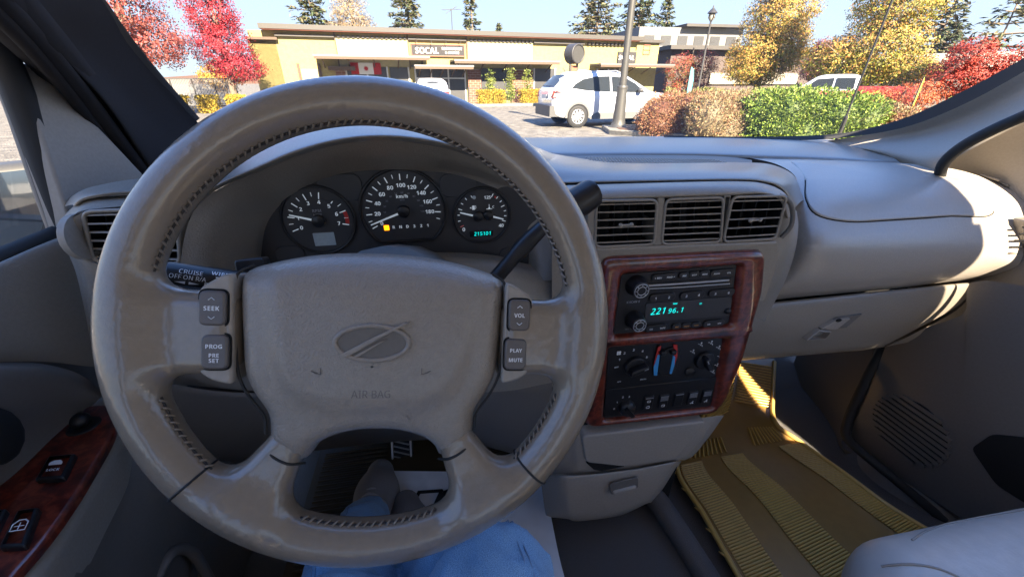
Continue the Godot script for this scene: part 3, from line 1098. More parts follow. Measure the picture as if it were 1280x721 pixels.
	tree("bare_willow_tree", "pale brown half bare weeping tree above the restaurant roof", Vector3(-8.96, 0, -59.3), 10.5, [[Vector3(0, 8.2, 0), Vector3(2.4, 2.8, 2.2)], [Vector3(1.4, 6.0, 0), Vector3(1.8, 2.5, 1.5)], [Vector3(-1.6, 6.0, 0), Vector3(1.7, 2.4, 1.5)]], 3600, 0.26, [Color(0.30, 0.20, 0.11), Color(0.36, 0.27, 0.17)], [Color(0.38, 0.30, 0.2), Color(0.26, 0.20, 0.09)], 37)
	var pine := [Color(0.055, 0.085, 0.038), Color(0.09, 0.115, 0.05), Color(0.14, 0.125, 0.055)]
	var olive := [Color(0.10, 0.11, 0.045), Color(0.15, 0.13, 0.06), Color(0.07, 0.09, 0.04)]
	conifer("conifer_tree", "dark conifer at the left of the pale bare tree", Vector3(-13.2, 0, -58.6), 12.5, 3.2, 0.3, 22, pine, 41)
	conifer("conifer_tree", "olive conifer behind the restaurant's name board", Vector3(-2.4, 0, -59.9), 13.0, 3.0, 0.35, 24, olive, 43)
	conifer("conifer_tree", "slim ragged conifer in the middle of the roofline", Vector3(5.4, 0, -59.8), 12.0, 1.9, 0.3, 20, pine, 47, 0.75)
	conifer("conifer_tree", "short conifer tip just showing over the parapet", Vector3(8.8, 0, -59.4), 8.0, 1.3, 0.5, 12, olive, 53)
	conifer("conifer_tree", "wide spreading conifer left of the near lamp post", Vector3(20.6, 0, -56.4), 13.5, 4.6, 0.25, 24, olive, 59)
	conifer("conifer_tree", "dense dark conifer right behind the near lamp post", Vector3(25.2, 0, -54.5), 14.0, 4.0, 0.2, 26, pine, 61)
	conifer("conifer_tree", "shorter conifer to the right of the near lamp post", Vector3(27.9, 0, -52.8), 10.5, 2.6, 0.2, 20, pine, 67)
	conifer("conifer_tree", "olive conifer beyond the shed right of the golden tree", Vector3(35.4, 0, -27.4), 7.6, 2.6, 0.1, 20, olive, 71, 1.0, "conifers beyond the shed")
	conifer("conifer_tree", "grey green wispy conifer at the right over the scarlet maple", Vector3(37.2, 0, -25.0), 6.9, 2.8, 0.2, 14, pine, 73, 0.6, "conifers beyond the shed")
	conifer("conifer_tree", "dark low conifer directly behind the shed roof", Vector3(33.2, 0, -25.0), 4.6, 2.2, 0.05, 16, pine, 79, 1.0, "conifers beyond the shed")


func hedge_mesh(len: float, deep: float, high: float, count: int, size: float, cols: Array, seed_: int, wild := 0.1, upright := 0.3) -> ArrayMesh:
	var r := RandomNumberGenerator.new()
	r.seed = seed_
	var m := MB.new()
	m.tinted = true
	# woody core so that the hedge is not see-through
	m.tint = Color(cols[0].r * 0.35, cols[0].g * 0.35, cols[0].b * 0.35)
	m.box(Vector3(0, high * 0.44, 0), Vector3(len - 0.25, high * 0.84, deep - 0.3))
	for i in count:
		var p := Vector3(r.randf_range(-0.5, 0.5) * len, r.randf() * high, r.randf_range(-0.5, 0.5) * deep)
		var face := r.randi() % 5
		if face < 2:
			p.y = high * (1.0 - wild * absf(r.randfn()) * 0.4) + wild * 0.7 * sin(p.x * 3.1 + seed_) * 0.25
		elif face < 4:
			p.z = deep * 0.5 * (1.0 - 0.15 * r.randf()) + 0.05 * sin(p.x * 5.0)
		else:
			p.x = (len * 0.5) * (1.0 if r.randf() > 0.5 else -1.0) * (1.0 - 0.05 * r.randf())
		p.y = minf(p.y, high * (1.0 - 0.25 * pow(absf(p.z) / (deep * 0.5), 4.0)))
		var clump := sin(p.x * 2.3 + seed_) * sin(p.y * 6.0 + p.x) * 0.2 + 1.0
		var ay := (Vector3(r.randfn(), r.randfn() + upright * 4.0, r.randfn() + 0.6)).normalized()
		var ax := ay.cross(Vector3(r.randfn(), r.randfn(), r.randfn() + 0.4)).normalized()
		var nn := ax.cross(ay)
		if nn.y + nn.z < 0.0:
			nn = -nn
		var e := size * r.randf_range(0.6, 1.3)
		m.tint = cols[r.randi() % cols.size()] * 0.72 * clump * r.randf_range(0.75, 1.3)
		m.tint.a = 1.0
		var a := m.vert(p, nn)
		var b := m.vert(p + ay * e * 0.5 + ax * e * 0.24, nn)
		var t := m.vert(p + ay * e, nn)
		var f := m.vert(p + ay * e * 0.5 - ax * e * 0.24, nn)
		m.quad(a, b, t, f)
	return m.mesh()


# a loose mounded shrub: twigs with small leaves all over overlapping lobes, and a woody core
func shrub_mesh(lobes: Array, count: int, size: float, cols: Array, seed_: int) -> ArrayMesh:
	var r := RandomNumberGenerator.new()
	r.seed = seed_
	var m := MB.new()
	m.tinted = true
	m.tint = Color(cols[0].r * 0.4, cols[0].g * 0.4, cols[0].b * 0.4)
	for l in lobes:
		m.ball(l[0], l[1] * 0.80, Basis.IDENTITY, 14, 9)
	for i in count:
		var l: Array = lobes[r.randi() % lobes.size()]
		var d := Vector3(r.randfn(), r.randfn() * 0.8 + 0.25, r.randfn()).normalized()
		var bump := 1.0 + 0.07 * sin(d.x * 9.0 + seed_) * sin(d.z * 8.0) + 0.05 * sin(d.y * 13.0 + d.x * 6.0)
		var p: Vector3 = l[0] + d * l[1] * r.randf_range(0.84, 1.03) * bump
		var ay := (d + Vector3(r.randfn(), r.randfn() + 0.4, r.randfn()) * 0.7).normalized()
		var ax := ay.cross(Vector3(r.randfn(), r.randfn(), r.randfn())).normalized()
		var nn := ax.cross(ay)
		if nn.dot(d) < 0.0:
			nn = -nn
		var e := size * r.randf_range(0.6, 1.5)
		m.tint = cols[r.randi() % cols.size()] * 0.72 * (0.8 + 0.35 * (0.5 + 0.5 * sin(d.x * 5.0 + seed_ * 2.0) * sin(d.y * 7.0 + d.z * 4.0))) * r.randf_range(0.75, 1.3)
		m.tint.a = 1.0
		var a := m.vert(p, nn)
		var b := m.vert(p + ay * e * 0.5 + ax * e * 0.26, nn)
		var t := m.vert(p + ay * e, nn)
		var f := m.vert(p + ay * e * 0.5 - ax * e * 0.26, nn)
		m.quad(a, b, t, f)
	return m.mesh()


func make_hedges() -> void:
	var brown := [Color(0.28, 0.115, 0.055), Color(0.36, 0.165, 0.085), Color(0.22, 0.09, 0.045), Color(0.30, 0.20, 0.09)]
	var straw := [Color(0.34, 0.26, 0.14), Color(0.30, 0.20, 0.10), Color(0.26, 0.24, 0.10), Color(0.40, 0.30, 0.17)]
	var green := [Color(0.14, 0.23, 0.022), Color(0.21, 0.30, 0.03), Color(0.09, 0.155, 0.02), Color(0.28, 0.34, 0.07)]
	var h := 0.13
	var o := thing("brown_shrub_hedge", "rust brown low hedge at the near end beside the lamp post", "hedge", Vector3(6.28, h, -11.2), 0.0)
	place(shrub_mesh([[Vector3(-0.1, 0.30, 0.1), Vector3(0.66, 0.56, 0.7)], [Vector3(0.25, 0.42, -0.3), Vector3(0.66, 0.55, 0.6)], [Vector3(-0.3, 0.18, 0.25), Vector3(0.55, 0.38, 0.6)], [Vector3(0.5, 0.42, 0.4), Vector3(0.6, 0.56, 0.6)], [Vector3(0.25, 0.1, 0.5), Vector3(0.75, 0.55, 0.4)], [Vector3(0.75, 0.40, 0.65), Vector3(0.5, 0.57, 0.5)]], 28000, 0.042, brown, 3), "foliage", mats.leaf, o, Transform3D.IDENTITY)
	o = thing("straw_shrub_hedge", "straw coloured low hedge between the rust part and the green hedge", "hedge", Vector3(7.25, h, -10.35), 0.0)
	place(shrub_mesh([[Vector3(0, 0.40, 0), Vector3(0.7, 0.62, 0.7)], [Vector3(0.35, 0.42, -0.4), Vector3(0.65, 0.60, 0.6)], [Vector3(-0.4, 0.40, 0.3), Vector3(0.6, 0.57, 0.6)], [Vector3(0.2, 0.25, 0.4), Vector3(0.65, 0.45, 0.5)], [Vector3(0.65, 0.42, -0.3), Vector3(0.6, 0.60, 0.6)], [Vector3(0.1, 0.05, 0.5), Vector3(0.9, 0.6, 0.4)], [Vector3(-0.6, 0.40, 0.6), Vector3(0.5, 0.57, 0.5)], [Vector3(0.75, 0.42, 0.45), Vector3(0.5, 0.58, 0.5)]], 34000, 0.042, straw + [brown[0], brown[3]], 5), "foliage", mats.leaf, o, Transform3D.IDENTITY)
	o = thing("green_laurel_hedge", "bright green laurel hedge in front of the pickup", "hedge", Vector3(8.85, h, -9.0), deg_to_rad(-36.0))
	place(shrub_mesh([[Vector3(-0.95, 0.48, 0), Vector3(0.62, 0.60, 0.62)], [Vector3(-0.5, 0.52, 0.1), Vector3(0.66, 0.60, 0.62)], [Vector3(0.0, 0.50, 0), Vector3(0.66, 0.59, 0.62)], [Vector3(0.5, 0.46, 0.1), Vector3(0.66, 0.56, 0.62)], [Vector3(0.95, 0.40, 0), Vector3(0.6, 0.55, 0.62)], [Vector3(-0.6, 0.2, 0.25), Vector3(0.7, 0.4, 0.5)], [Vector3(0.5, 0.2, 0.25), Vector3(0.7, 0.4, 0.5)], [Vector3(0, 0.0, 0.3), Vector3(1.5, 0.7, 0.45)]], 42000, 0.052, green, 7), "foliage", mats.leaf, o, Transform3D.IDENTITY)
	o = thing("pale_rust_shrub_hedge", "pale rust shrub at the right end of the green hedge", "shrub", Vector3(10.2, h, -8.2), 0.0)
	place(shrub_mesh([[Vector3(0, 0.3, 0), Vector3(0.6, 0.45, 0.7)], [Vector3(0.5, 0.2, 0.3), Vector3(0.7, 0.36, 0.6)]], 12000, 0.045, brown + straw, 9), "foliage", mats.leaf, o, Transform3D.IDENTITY)
	o = thing("green_mixed_hedge", "loose yellow green shrubs behind the straw coloured shrub", "hedge", Vector3(11.3, 0, -15.2), -0.2)
	place(hedge_mesh(5.0, 1.4, 1.1, 7000, 0.10, [Color(0.22, 0.25, 0.06), Color(0.30, 0.30, 0.10), Color(0.20, 0.16, 0.05)], 11, 0.8, 0.4), "foliage", mats.leaf, o, Transform3D.IDENTITY)
	# clipped box shrubs and slim cedars along the restaurant
	var gold := [Color(0.44, 0.30, 0.03), Color(0.36, 0.27, 0.03), Color(0.50, 0.36, 0.05)]
	var bx := Basis(Vector3(0.9904, 0, -0.1385), Vector3.UP, Vector3(0.1385, 0, 0.9904))
	var bo := Vector3(-10.26, 0, -28.2)
	var spots := [[13.15, "left of the two cedars"], [14.05, "second from the brick pier"], [15.95, "between the second and third cedar"], [16.7, "right of the third cedar"], [18.0, "behind the white car's tail"], [-2.3, "leftmost by the wire fence"], [-1.1, "second by the wire fence"], [0.1, "third by the wire fence"], [1.3, "at the restaurant's left corner"]]
	var shapes := [hedge_mesh(0.85, 0.8, 0.74, 1500, 0.09, gold, 21, 0.15, 0.2), hedge_mesh(0.75, 0.8, 0.76, 1500, 0.09, gold, 22, 0.15, 0.2)]
	for i in spots.size():
		var s: Array = spots[i]
		var off := 2.4 if i < 5 else 4.6
		o = thing("box_shrub", "golden clipped box shrub, %s" % s[1], "shrub", bo + bx * Vector3(s[0], 0.12 if i < 5 else 0.0, off), 0.14, "golden box shrubs along the restaurant")
		place(shapes[i % 2], "foliage", mats.leaf, o, Transform3D.IDENTITY)
	var cs := [[13.7, "left"], [15.0, "middle"], [16.15, "right"]]
	for i in 3:
		o = thing("columnar_cedar", "slim green columnar cedar, the %s of three by the brick wall" % cs[i][1], "shrub", bo + bx * Vector3(cs[i][0], 0.1, 2.0), 0.0, "cedars by the brick wall")
		place(crown_mesh([[Vector3(0, 0.6, 0), Vector3(0.27, 0.6, 0.27)], [Vector3(0, 1.25, 0), Vector3(0.2, 0.5, 0.2)], [Vector3(0, 1.75, 0), Vector3(0.09, 0.32, 0.09)]], 900, 0.09, [Color(0.12, 0.19, 0.03), Color(0.2, 0.24, 0.05)], [Color(0.24, 0.26, 0.05)], 0.0, 60 + i, 0.1), "foliage", mats.leaf, o, Transform3D.IDENTITY)
	o = thing("orange_shrub", "low orange shrub at the foot of the cedars", "shrub", bo + bx * Vector3(17.4, 0.12, 2.4))
	place(hedge_mesh(0.5, 0.6, 0.7, 900, 0.09, [Color(0.45, 0.18, 0.04), Color(0.4, 0.26, 0.05)], 33, 0.5, 0.2), "foliage", mats.leaf, o, Transform3D.IDENTITY)


func make_street_things() -> void:
	# near lamp post
	var o := thing("lamp_post", "thick grey near lamp post with stepped base, in front of the white car", "lamp post", Vector3(5.42, 0.0, -12.25), 0.0, "lamp posts of the parking lot")
	var up := Transform3D(Basis(Vector3.RIGHT, Vector3(0, 0, -1), Vector3.UP), Vector3.ZERO)
	var m := MB.new()
	m.lathe([[0.0, 0.0], [0.33, 0.0], [0.33, 0.08], [0.30, 0.13], [0.23, 0.18], [0.20, 0.26], [0.18, 0.36], [0.142, 1.14], [0.155, 1.17], [0.155, 1.23], [0.13, 1.26]], up, 20)
	put(m, "base", mats.galvanised, o, true)
	m = MB.new()
	m.lathe([[0.102, 1.2], [0.082, 5.4]], up, 16)
	var pole := put(m, "pole", mats.galvanised, o, true)
	m = MB.new()
	m.lathe([[0.0, 5.4], [0.12, 5.4], [0.10, 5.5], [0.06, 5.55], [0.20, 5.8], [0.17, 6.15], [0.24, 6.17], [0.06, 6.45], [0.0, 6.6]], up, 12)
	put(m, "lantern", mats.lamp_black, o, true)
	o = thing("lamp_post", "slim dark far lamp post with lantern head near the golden tree", "lamp post", Vector3(16.15, 0, -25.25), 0.0, "lamp posts of the parking lot")
	m = MB.new()
	m.lathe([[0.16, 0.0], [0.15, 0.8], [0.07, 0.9], [0.05, 4.45]], up, 12)
	m.tube([Vector3(0, 3.35, 0), Vector3(0.5, 3.45, 0)], 0.018, 5)
	put(m, "pole", mats.lamp_black, o, true)
	m = MB.new()
	for a in 4:
		var d := Vector3(cos(TAU * a / 4), 0, sin(TAU * a / 4))
		m.tube([Vector3(0, 4.4, 0), d * 0.20 + Vector3(0, 4.62, 0), d * 0.17 + Vector3(0, 4.85, 0)], 0.025, 5)
	m.lathe([[0.28, 4.84], [0.24, 4.9], [0.10, 5.05], [0.05, 5.08], [0.03, 5.2], [0.0, 5.24]], up, 14)
	var head := put(m, "lantern_frame", mats.lamp_black, o, true)
	m = MB.new()
	m.lathe([[0.04, 4.45], [0.14, 4.6], [0.15, 4.8], [0.1, 4.84]], up, 12)
	put(m, "lantern_glass", mats.roof_pale, head, true)
	# round drum sign on two posts
	o = thing("round_drum_sign", "round dark drum shaped sign on twin posts above the white car", "sign", Vector3(7.3, 0, -22.9), 0.45)
	m = MB.new()
	var ax := Transform3D(Basis(Vector3.RIGHT, Vector3.UP, Vector3(0, 0, 1)), Vector3(0, 2.62, 0))
	m.lathe([[0.0, -0.32], [0.44, -0.32], [0.46, -0.28], [0.46, 0.28], [0.44, 0.32], [0.38, 0.32], [0.37, 0.27]], ax, 28)
	var drum := put(m, "drum", mats.lamp_black, o, true)
	m = MB.new()
	m.slab(circle(0.375, 28), at(0, 2.62, 0), 0.25, 0.28)
	put(m, "sign_face", mats.galvanised, drum, true)
	for x in [-0.24, 0.24]:
		m = MB.new()
		m.tube([Vector3(x, 0, 0), Vector3(x, 2.3, 0)], 0.06, 8)
		put(m, "post", mats.galvanised, o, true)
	m = MB.new()
	m.box(Vector3(0, 1.95, 0), Vector3(0.42, 0.3, 0.08))
	put(m, "plate", mats.fascia_red, o, true)
	# feather flags
	for f in [["teal and blue feather flag standing by the mottled maple", Vector3(11.4638, 1.4285, -18.7772), mats.teal_flag, 1.95], ["yellow feather flag standing by the orange shrub", Vector3(15.8324, 1.3133, -12.2203), mats.yellow_flag, 1.5]]:
		o = thing("feather_flag", f[0], "flag", Vector3(f[1].x, 0, f[1].z), 0.6, "feather flags on poles")
		m = MB.new()
		m.tube([Vector3.ZERO, Vector3(0, f[3], 0)], 0.02, 5)
		put(m, "pole", mats.galvanised, o, true)
		m = MB.new()
		m.slab([Vector2(0, 0.45), Vector2(0.42, 0.5), Vector2(0.46, f[3] * 0.75), Vector2(0.3, f[3] * 0.95), Vector2(0, f[3])], Transform3D.IDENTITY, 0.0, 0.015, 0.0, 1, true)
		put(m, "banner", f[2], o, true)
	# wire fence with posts on the left
	o = thing("wire_fence", "grey wire mesh fence with slats left of the restaurant", "fence", Vector3(-12.6, 0, -28.3), 0.14)
	for i in 7:
		m = MB.new()
		m.tube([Vector3(-5 + i * 1.05, 0, 0), Vector3(-5 + i * 1.05, 1.5, 0)], 0.035, 6)
		put(m, "post", mats.galvanised, o, true)
	m = MB.new()
	m.tube([Vector3(-5, 1.5, 0), Vector3(1.3, 1.5, 0)], 0.03, 6)
	m.tube([Vector3(-5, 0.1, 0), Vector3(1.3, 0.1, 0)], 0.03, 6)
	put(m, "rail", mats.galvanised, o, true)
	m = MB.new()
	for i in 84:
		var x := -5.0 + i * 0.075
		m.box(Vector3(x, 0.8, 0.01), Vector3(0.05, 1.35, 0.008))
	put(m, "slat_infill", mats.flat_grey_wall, o, true).set_meta("kind", "stuff")


# a car body: side outline by stations [x, bottom, belt, top], half widths by height
func car_shell(m: MB, st: Array, half: float, tuck: float, nx := 48) -> void:
	var net := []
	for s in st:
		net.append(Vector3(s[0], s[1], s[2]))
	var prof := MB.curve(net, nx)
	var tops := MB.curve(st.map(func(s): return Vector3(s[0], s[3], s[4] if s.size() > 4 else 1.0)), nx)
	var rows := []
	for i in nx + 1:
		var x: float = prof[i].x
		var b: float = prof[i].y
		var belt: float = minf(prof[i].z, tops[i].y - 0.01)
		var top: float = tops[i].y
		var hw: float = half * tops[i].z
		var sect := []
		for q in [[b, 0.90], [b + 0.06, 0.97], [lerpf(b, belt, 0.45), 1.0], [lerpf(b, belt, 0.8), 0.985], [belt, 0.95], [lerpf(belt, top, 0.5), 0.95 - tuck * 0.5 * (top - belt)], [top - (top - belt) * 0.12 - 0.005, 0.95 - tuck * (top - belt)], [top, 0.80 - tuck * (top - belt)], [top + 0.02, 0.0]]:
			sect.append(Vector3(x, q[0], q[1] * hw))
		var other := sect.duplicate()
		other.reverse()
		for p in other:
			if p.z > 0.0:
				sect.append(Vector3(p.x, p.y, -p.z))
		rows.append(sect)
	m.grid(rows, Vector3(0, 0.7, 0), true)
	for e in [0, nx]:
		m.flat(rows[e], Vector3(-1 if e == 0 else 1, 0, 0))


func car_wheel(o: Node3D, p: Vector3, r: float, face: float, spokes: int, called := "wheel") -> void:
	var xf := Transform3D(Basis(Vector3.RIGHT, Vector3.UP, Vector3(0, 0, 1)) if face > 0 else Basis(Vector3.LEFT, Vector3.UP, Vector3(0, 0, -1)), p)
	var m := MB.new()
	m.lathe([[r * 0.62, 0.09], [r * 0.9, 0.10], [r, 0.06], [r, -0.1], [r * 0.8, -0.12]], xf, 28)
	var w := put(m, called, mats.rubber, o, true)
	m = MB.new()
	m.lathe([[r * 0.64, 0.095], [r * 0.62, 0.105], [r * 0.58, 0.09], [r * 0.57, 0.0]], xf, 28)
	for i in spokes:
		var a := TAU * i / spokes
		var d := Vector3(cos(a), sin(a), 0)
		for k in [-0.12, 0.12]:
			var e := Vector3(cos(a + k), sin(a + k), 0)
			m.tube([xf * (d * r * 0.1 + Vector3(0, 0, 0.085)), xf * (e * r * 0.59 + Vector3(0, 0, 0.075))], 0.018, 5)
	m.slab(circle(r * 0.16, 14), xf, 0.06, 0.1, 0.01)
	put(m, "rim", mats.silver_plastic, w, true)
	m = MB.new()
	m.slab(circle(r * 0.58, 24), xf, 0.0, 0.02)
	put(m, "brake_disc", mats.car_trim, w, true)


func side_panel(m: MB, ps: Array, z: Callable, out: float) -> void:
	for sg in [1.0, -1.0]:
		var o := []
		for p in ps:
			o.append(Vector2(p[0], p[1]))
		var tr := Geometry2D.triangulate_polygon(PackedVector2Array(o))
		var k := m.v.size()
		for p in o:
			m.vert(Vector3(p.x, p.y, (z.call(p.x, p.y) + out) * sg), Vector3(0, 0.25, sg).normalized())
		for i in range(0, tr.size(), 3):
			m.tri(k + tr[i], k + tr[i + 1], k + tr[i + 2])


func make_vehicles() -> void:
	# white crossover, nose to the right; local x forward, y up, z towards the viewer
	var o := thing("parked_car", "white crossover car seen side on between the lamp post and restaurant", "car", Vector3(5.88, 0, -14.55), deg_to_rad(3.0))
	var m := MB.new()
	var st := [[-2.22, 0.62, 0.98, 1.10, 0.84], [-2.16, 0.42, 1.02, 1.16, 0.90], [-2.02, 0.34, 1.06, 1.30, 0.95], [-1.72, 0.30, 1.08, 1.54, 0.99], [-1.1, 0.28, 1.06, 1.625, 1.0], [-0.35, 0.28, 1.03, 1.65, 1.0], [0.25, 0.28, 1.01, 1.58, 1.0], [0.8, 0.28, 0.99, 1.32, 1.0], [1.2, 0.30, 0.97, 1.08, 0.99], [1.75, 0.32, 0.92, 1.01, 0.95], [2.12, 0.36, 0.80, 0.90, 0.86], [2.26, 0.45, 0.66, 0.74, 0.74]]
	car_shell(m, st, 0.92, 0.42)
	put(m, "body", mats.car_white, o, true)
	var z := func(x: float, y: float) -> float:
		var k := 1.0
		if x < -1.6: k = lerpf(1.0, 0.93, clampf((-1.6 - x) / 0.5, 0, 1))
		if x > 1.3: k = lerpf(1.0, 0.86, clampf((x - 1.3) / 0.8, 0, 1))
		return 0.92 * k * (0.955 - 0.40 * maxf(0.0, y - 1.03)) if y > 1.0 else 0.92 * k
	m = MB.new()
	side_panel(m, [[-1.60, 1.17], [-1.1, 1.10], [-0.28, 1.06], [-0.28, 1.51], [-0.75, 1.50], [-1.2, 1.42], [-1.48, 1.28]], z, 0.012)
	side_panel(m, [[-0.2, 1.06], [0.95, 1.05], [0.62, 1.30], [0.28, 1.46], [-0.2, 1.51]], z, 0.012)
	put(m, "side_window", mats.car_glass, o, true)
	m = MB.new()
	m.patch([[Vector3(-1.76, 1.54, -0.56), Vector3(-1.78, 1.56, 0), Vector3(-1.76, 1.54, 0.56)], [Vector3(-2.12, 1.22, -0.68), Vector3(-2.15, 1.23, 0), Vector3(-2.12, 1.22, 0.68)]], 6, 2, Vector3(-9, 1, 0))
	put(m, "rear_window", mats.car_glass, o, true)
	m = MB.new()
	for sg in [1.0, -1.0]:
		m.slab(soft([Vector2(-2.235, 0.88), Vector2(-1.82, 0.98), Vector2(-1.80, 1.06), Vector2(-2.19, 1.10)], 0.04), Transform3D(Basis.IDENTITY if sg > 0 else Basis(Vector3.RIGHT, Vector3.UP, Vector3(0, 0, -1)), Vector3(0, 0, 0.80 * sg)), -0.1, 0.09, 0.02)
	put(m, "tail_lamp", mats.tail_lamp, o, true)
	m = MB.new()
	m.box(Vector3(-2.12, 0.50, 0), Vector3(0.36, 0.32, 1.66))
	put(m, "rear_bumper", mats.car_trim, o, true)
	m = MB.new()
	m.box(Vector3(-2.245, 0.92, 0), Vector3(0.02, 0.12, 0.5))
	put(m, "number_plate", mats.white_paint, o, true)
	m = MB.new()
	side_panel(m, [[-0.95, 0.26], [0.95, 0.26], [0.95, 0.46], [-0.70, 0.46], [-0.86, 0.40]], z, 0.014)
	put(m, "sill_cladding", mats.car_trim, o, true)
	for gap in [[[-0.25, 0.47], [-0.235, 0.47], [-0.225, 1.52], [-0.24, 1.52]], [[0.97, 0.47], [0.985, 0.47], [1.02, 1.03], [1.005, 1.03]], [[-0.93, 0.75], [-0.915, 0.75], [-1.33, 1.09], [-1.35, 1.09]], [[-1.95, 0.66], [-1.80, 0.66], [-1.80, 0.672], [-1.95, 0.672]]]:
		m = MB.new()
		side_panel(m, gap, z, 0.004)
		put(m, "panel_gap", mats.car_trim, o, true)
	for wx in [-1.36, 1.36]:
		m = MB.new()
		var arch := []
		for i in 15:
			var a := PI * (i - 0.6) / 12.8
			arch.append([wx + cos(a) * 0.43, 0.36 + sin(a) * 0.43])
		for i in range(14, -1, -1):
			var a := PI * (i - 0.6) / 12.8
			arch.append([wx + cos(a) * 0.36, 0.36 + sin(a) * 0.36])
		side_panel(m, arch, z, 0.016)
		put(m, "wheel_arch", mats.car_trim, o, true)
		m = MB.new()
		var hole := []
		for i in 18:
			hole.append([wx + cos(TAU * i / 18) * 0.365, 0.36 + sin(TAU * i / 18) * 0.365])
		side_panel(m, hole, z, 0.008)
		put(m, "wheel_well", mats.void_black, o, true)
		for sg in [1.0, -1.0]:
			car_wheel(o, Vector3(wx, 0.345, 0.84 * sg), 0.345, sg, 10)
	m = MB.new()
	for sg in [1.0, -1.0]:
		m.tube([Vector3(-1.45, 1.585, 0.56 * sg), Vector3(-1.3, 1.635, 0.56 * sg), Vector3(0.0, 1.665, 0.56 * sg), Vector3(0.2, 1.60, 0.56 * sg)], 0.018, 6)
	put(m, "roof_rail", mats.silver_plastic, o, true)
	for sg in [1.0, -1.0]:
		m = MB.new()
		m.ball(Vector3(0.72, 1.10, 1.0 * sg), Vector3(0.09, 0.075, 0.11))
		put(m, "door_mirror", mats.car_trim, o, true)
	m = MB.new()
	for sg in [1.0, -1.0]:
		for x in [-0.95, 0.0]:
			m.box(Vector3(x, 0.93, 0.925 * sg), Vector3(0.2, 0.035, 0.03))
	put(m, "door_handle", mats.car_white, o, true)
	m = MB.new()
	m.tube([Vector3(-1.55, 1.655, 0), Vector3(-1.62, 1.74, 0)], 0.02, 6)
	put(m, "roof_aerial", mats.car_trim, o, true)

	# red and white pickup beyond the green hedge
	o = thing("pickup_truck", "pickup with white cab and red load bed behind the green hedge", "pickup", Vector3(18.2, 0, -17.4), deg_to_rad(135.0))
	m = MB.new()
	car_shell(m, [[-0.62, 0.5, 1.02, 1.02, 0.9], [-0.6, 0.5, 1.02, 1.30, 0.96], [-0.5, 0.45, 1.02, 1.60, 0.97], [0.2, 0.4, 1.02, 1.64, 1.0], [0.9, 0.4, 1.02, 1.58, 1.0], [1.35, 0.4, 1.02, 1.28, 1.0], [1.75, 0.4, 1.0, 1.06, 1.0], [2.6, 0.45, 0.92, 0.98, 0.93], [2.85, 0.5, 0.7, 0.76, 0.85]], 0.9, 0.25)
	put(m, "cab", mats.car_white, o, true)
	m = MB.new()
	m.box(Vector3(-1.55, 0.84, 0), Vector3(1.85, 0.66, 1.74))
	put(m, "load_bed", mats.car_red, o, true)
	m = MB.new()
	var zp := func(x: float, y: float) -> float: return 0.9 * (0.955 - 0.25 * maxf(0.0, y - 1.03))
	side_panel(m, [[-0.45, 1.08], [0.25, 1.08], [0.25, 1.50], [-0.42, 1.50]], zp, 0.012)
	side_panel(m, [[0.33, 1.08], [1.35, 1.08], [0.95, 1.45], [0.33, 1.50]], zp, 0.012)
	put(m, "side_window", mats.car_glass, o, true)
	m = MB.new()
	side_panel(m, [[-0.55, 0.5], [1.9, 0.5], [1.9, 1.0], [-0.55, 1.0]], func(x: float, y: float) -> float: return 0.91, 0.006)
	put(m, "red_side_panel", mats.car_red, o, true)
	for wx in [-1.6, 1.95]:
		for sg in [1.0, -1.0]:
			car_wheel(o, Vector3(wx, 0.37, 0.8 * sg), 0.37, sg, 6)

	# pale car parked nose-on by the restaurant door
	o = thing("parked_car", "pale silver car parked by the restaurant door, half hidden by the steering wheel", "car", Vector3(-0.2, 0.0, -24.6), deg_to_rad(96.0))
	m = MB.new()
	car_shell(m, [[-2.0, 0.5, 0.9, 1.0, 0.86], [-1.9, 0.35, 0.95, 1.2, 0.94], [-1.5, 0.3, 0.96, 1.45, 1.0], [-0.4, 0.28, 0.95, 1.52, 1.0], [0.5, 0.28, 0.93, 1.38, 1.0], [1.05, 0.3, 0.92, 1.0, 0.99], [1.8, 0.32, 0.8, 0.88, 0.93], [2.05, 0.4, 0.62, 0.7, 0.8]], 0.86, 0.3)
	put(m, "body", mats.car_white, o, true)
	m = MB.new()
	m.patch([[Vector3(-1.75, 1.36, -0.55), Vector3(-1.78, 1.37, 0), Vector3(-1.75, 1.36, 0.55)], [Vector3(-1.97, 1.02, -0.68), Vector3(-2.02, 1.02, 0), Vector3(-1.97, 1.02, 0.68)]], 6, 2, Vector3(-9, 1, 0))
	put(m, "rear_window", mats.car_glass, o, true)
	for sg in [1.0, -1.0]:
		m = MB.new()
		m.box(Vector3(-2.0, 0.82, 0.62 * sg), Vector3(0.08, 0.16, 0.3))
		put(m, "tail_lamp", mats.tail_lamp, o, true)
	for wx in [-1.25, 1.25]:
		for sg in [1.0, -1.0]:
			car_wheel(o, Vector3(wx, 0.32, 0.8 * sg), 0.32, sg, 8)

# ---------------------------------------------------------------- the van
const AXIS := 0.36   # the van's centre line


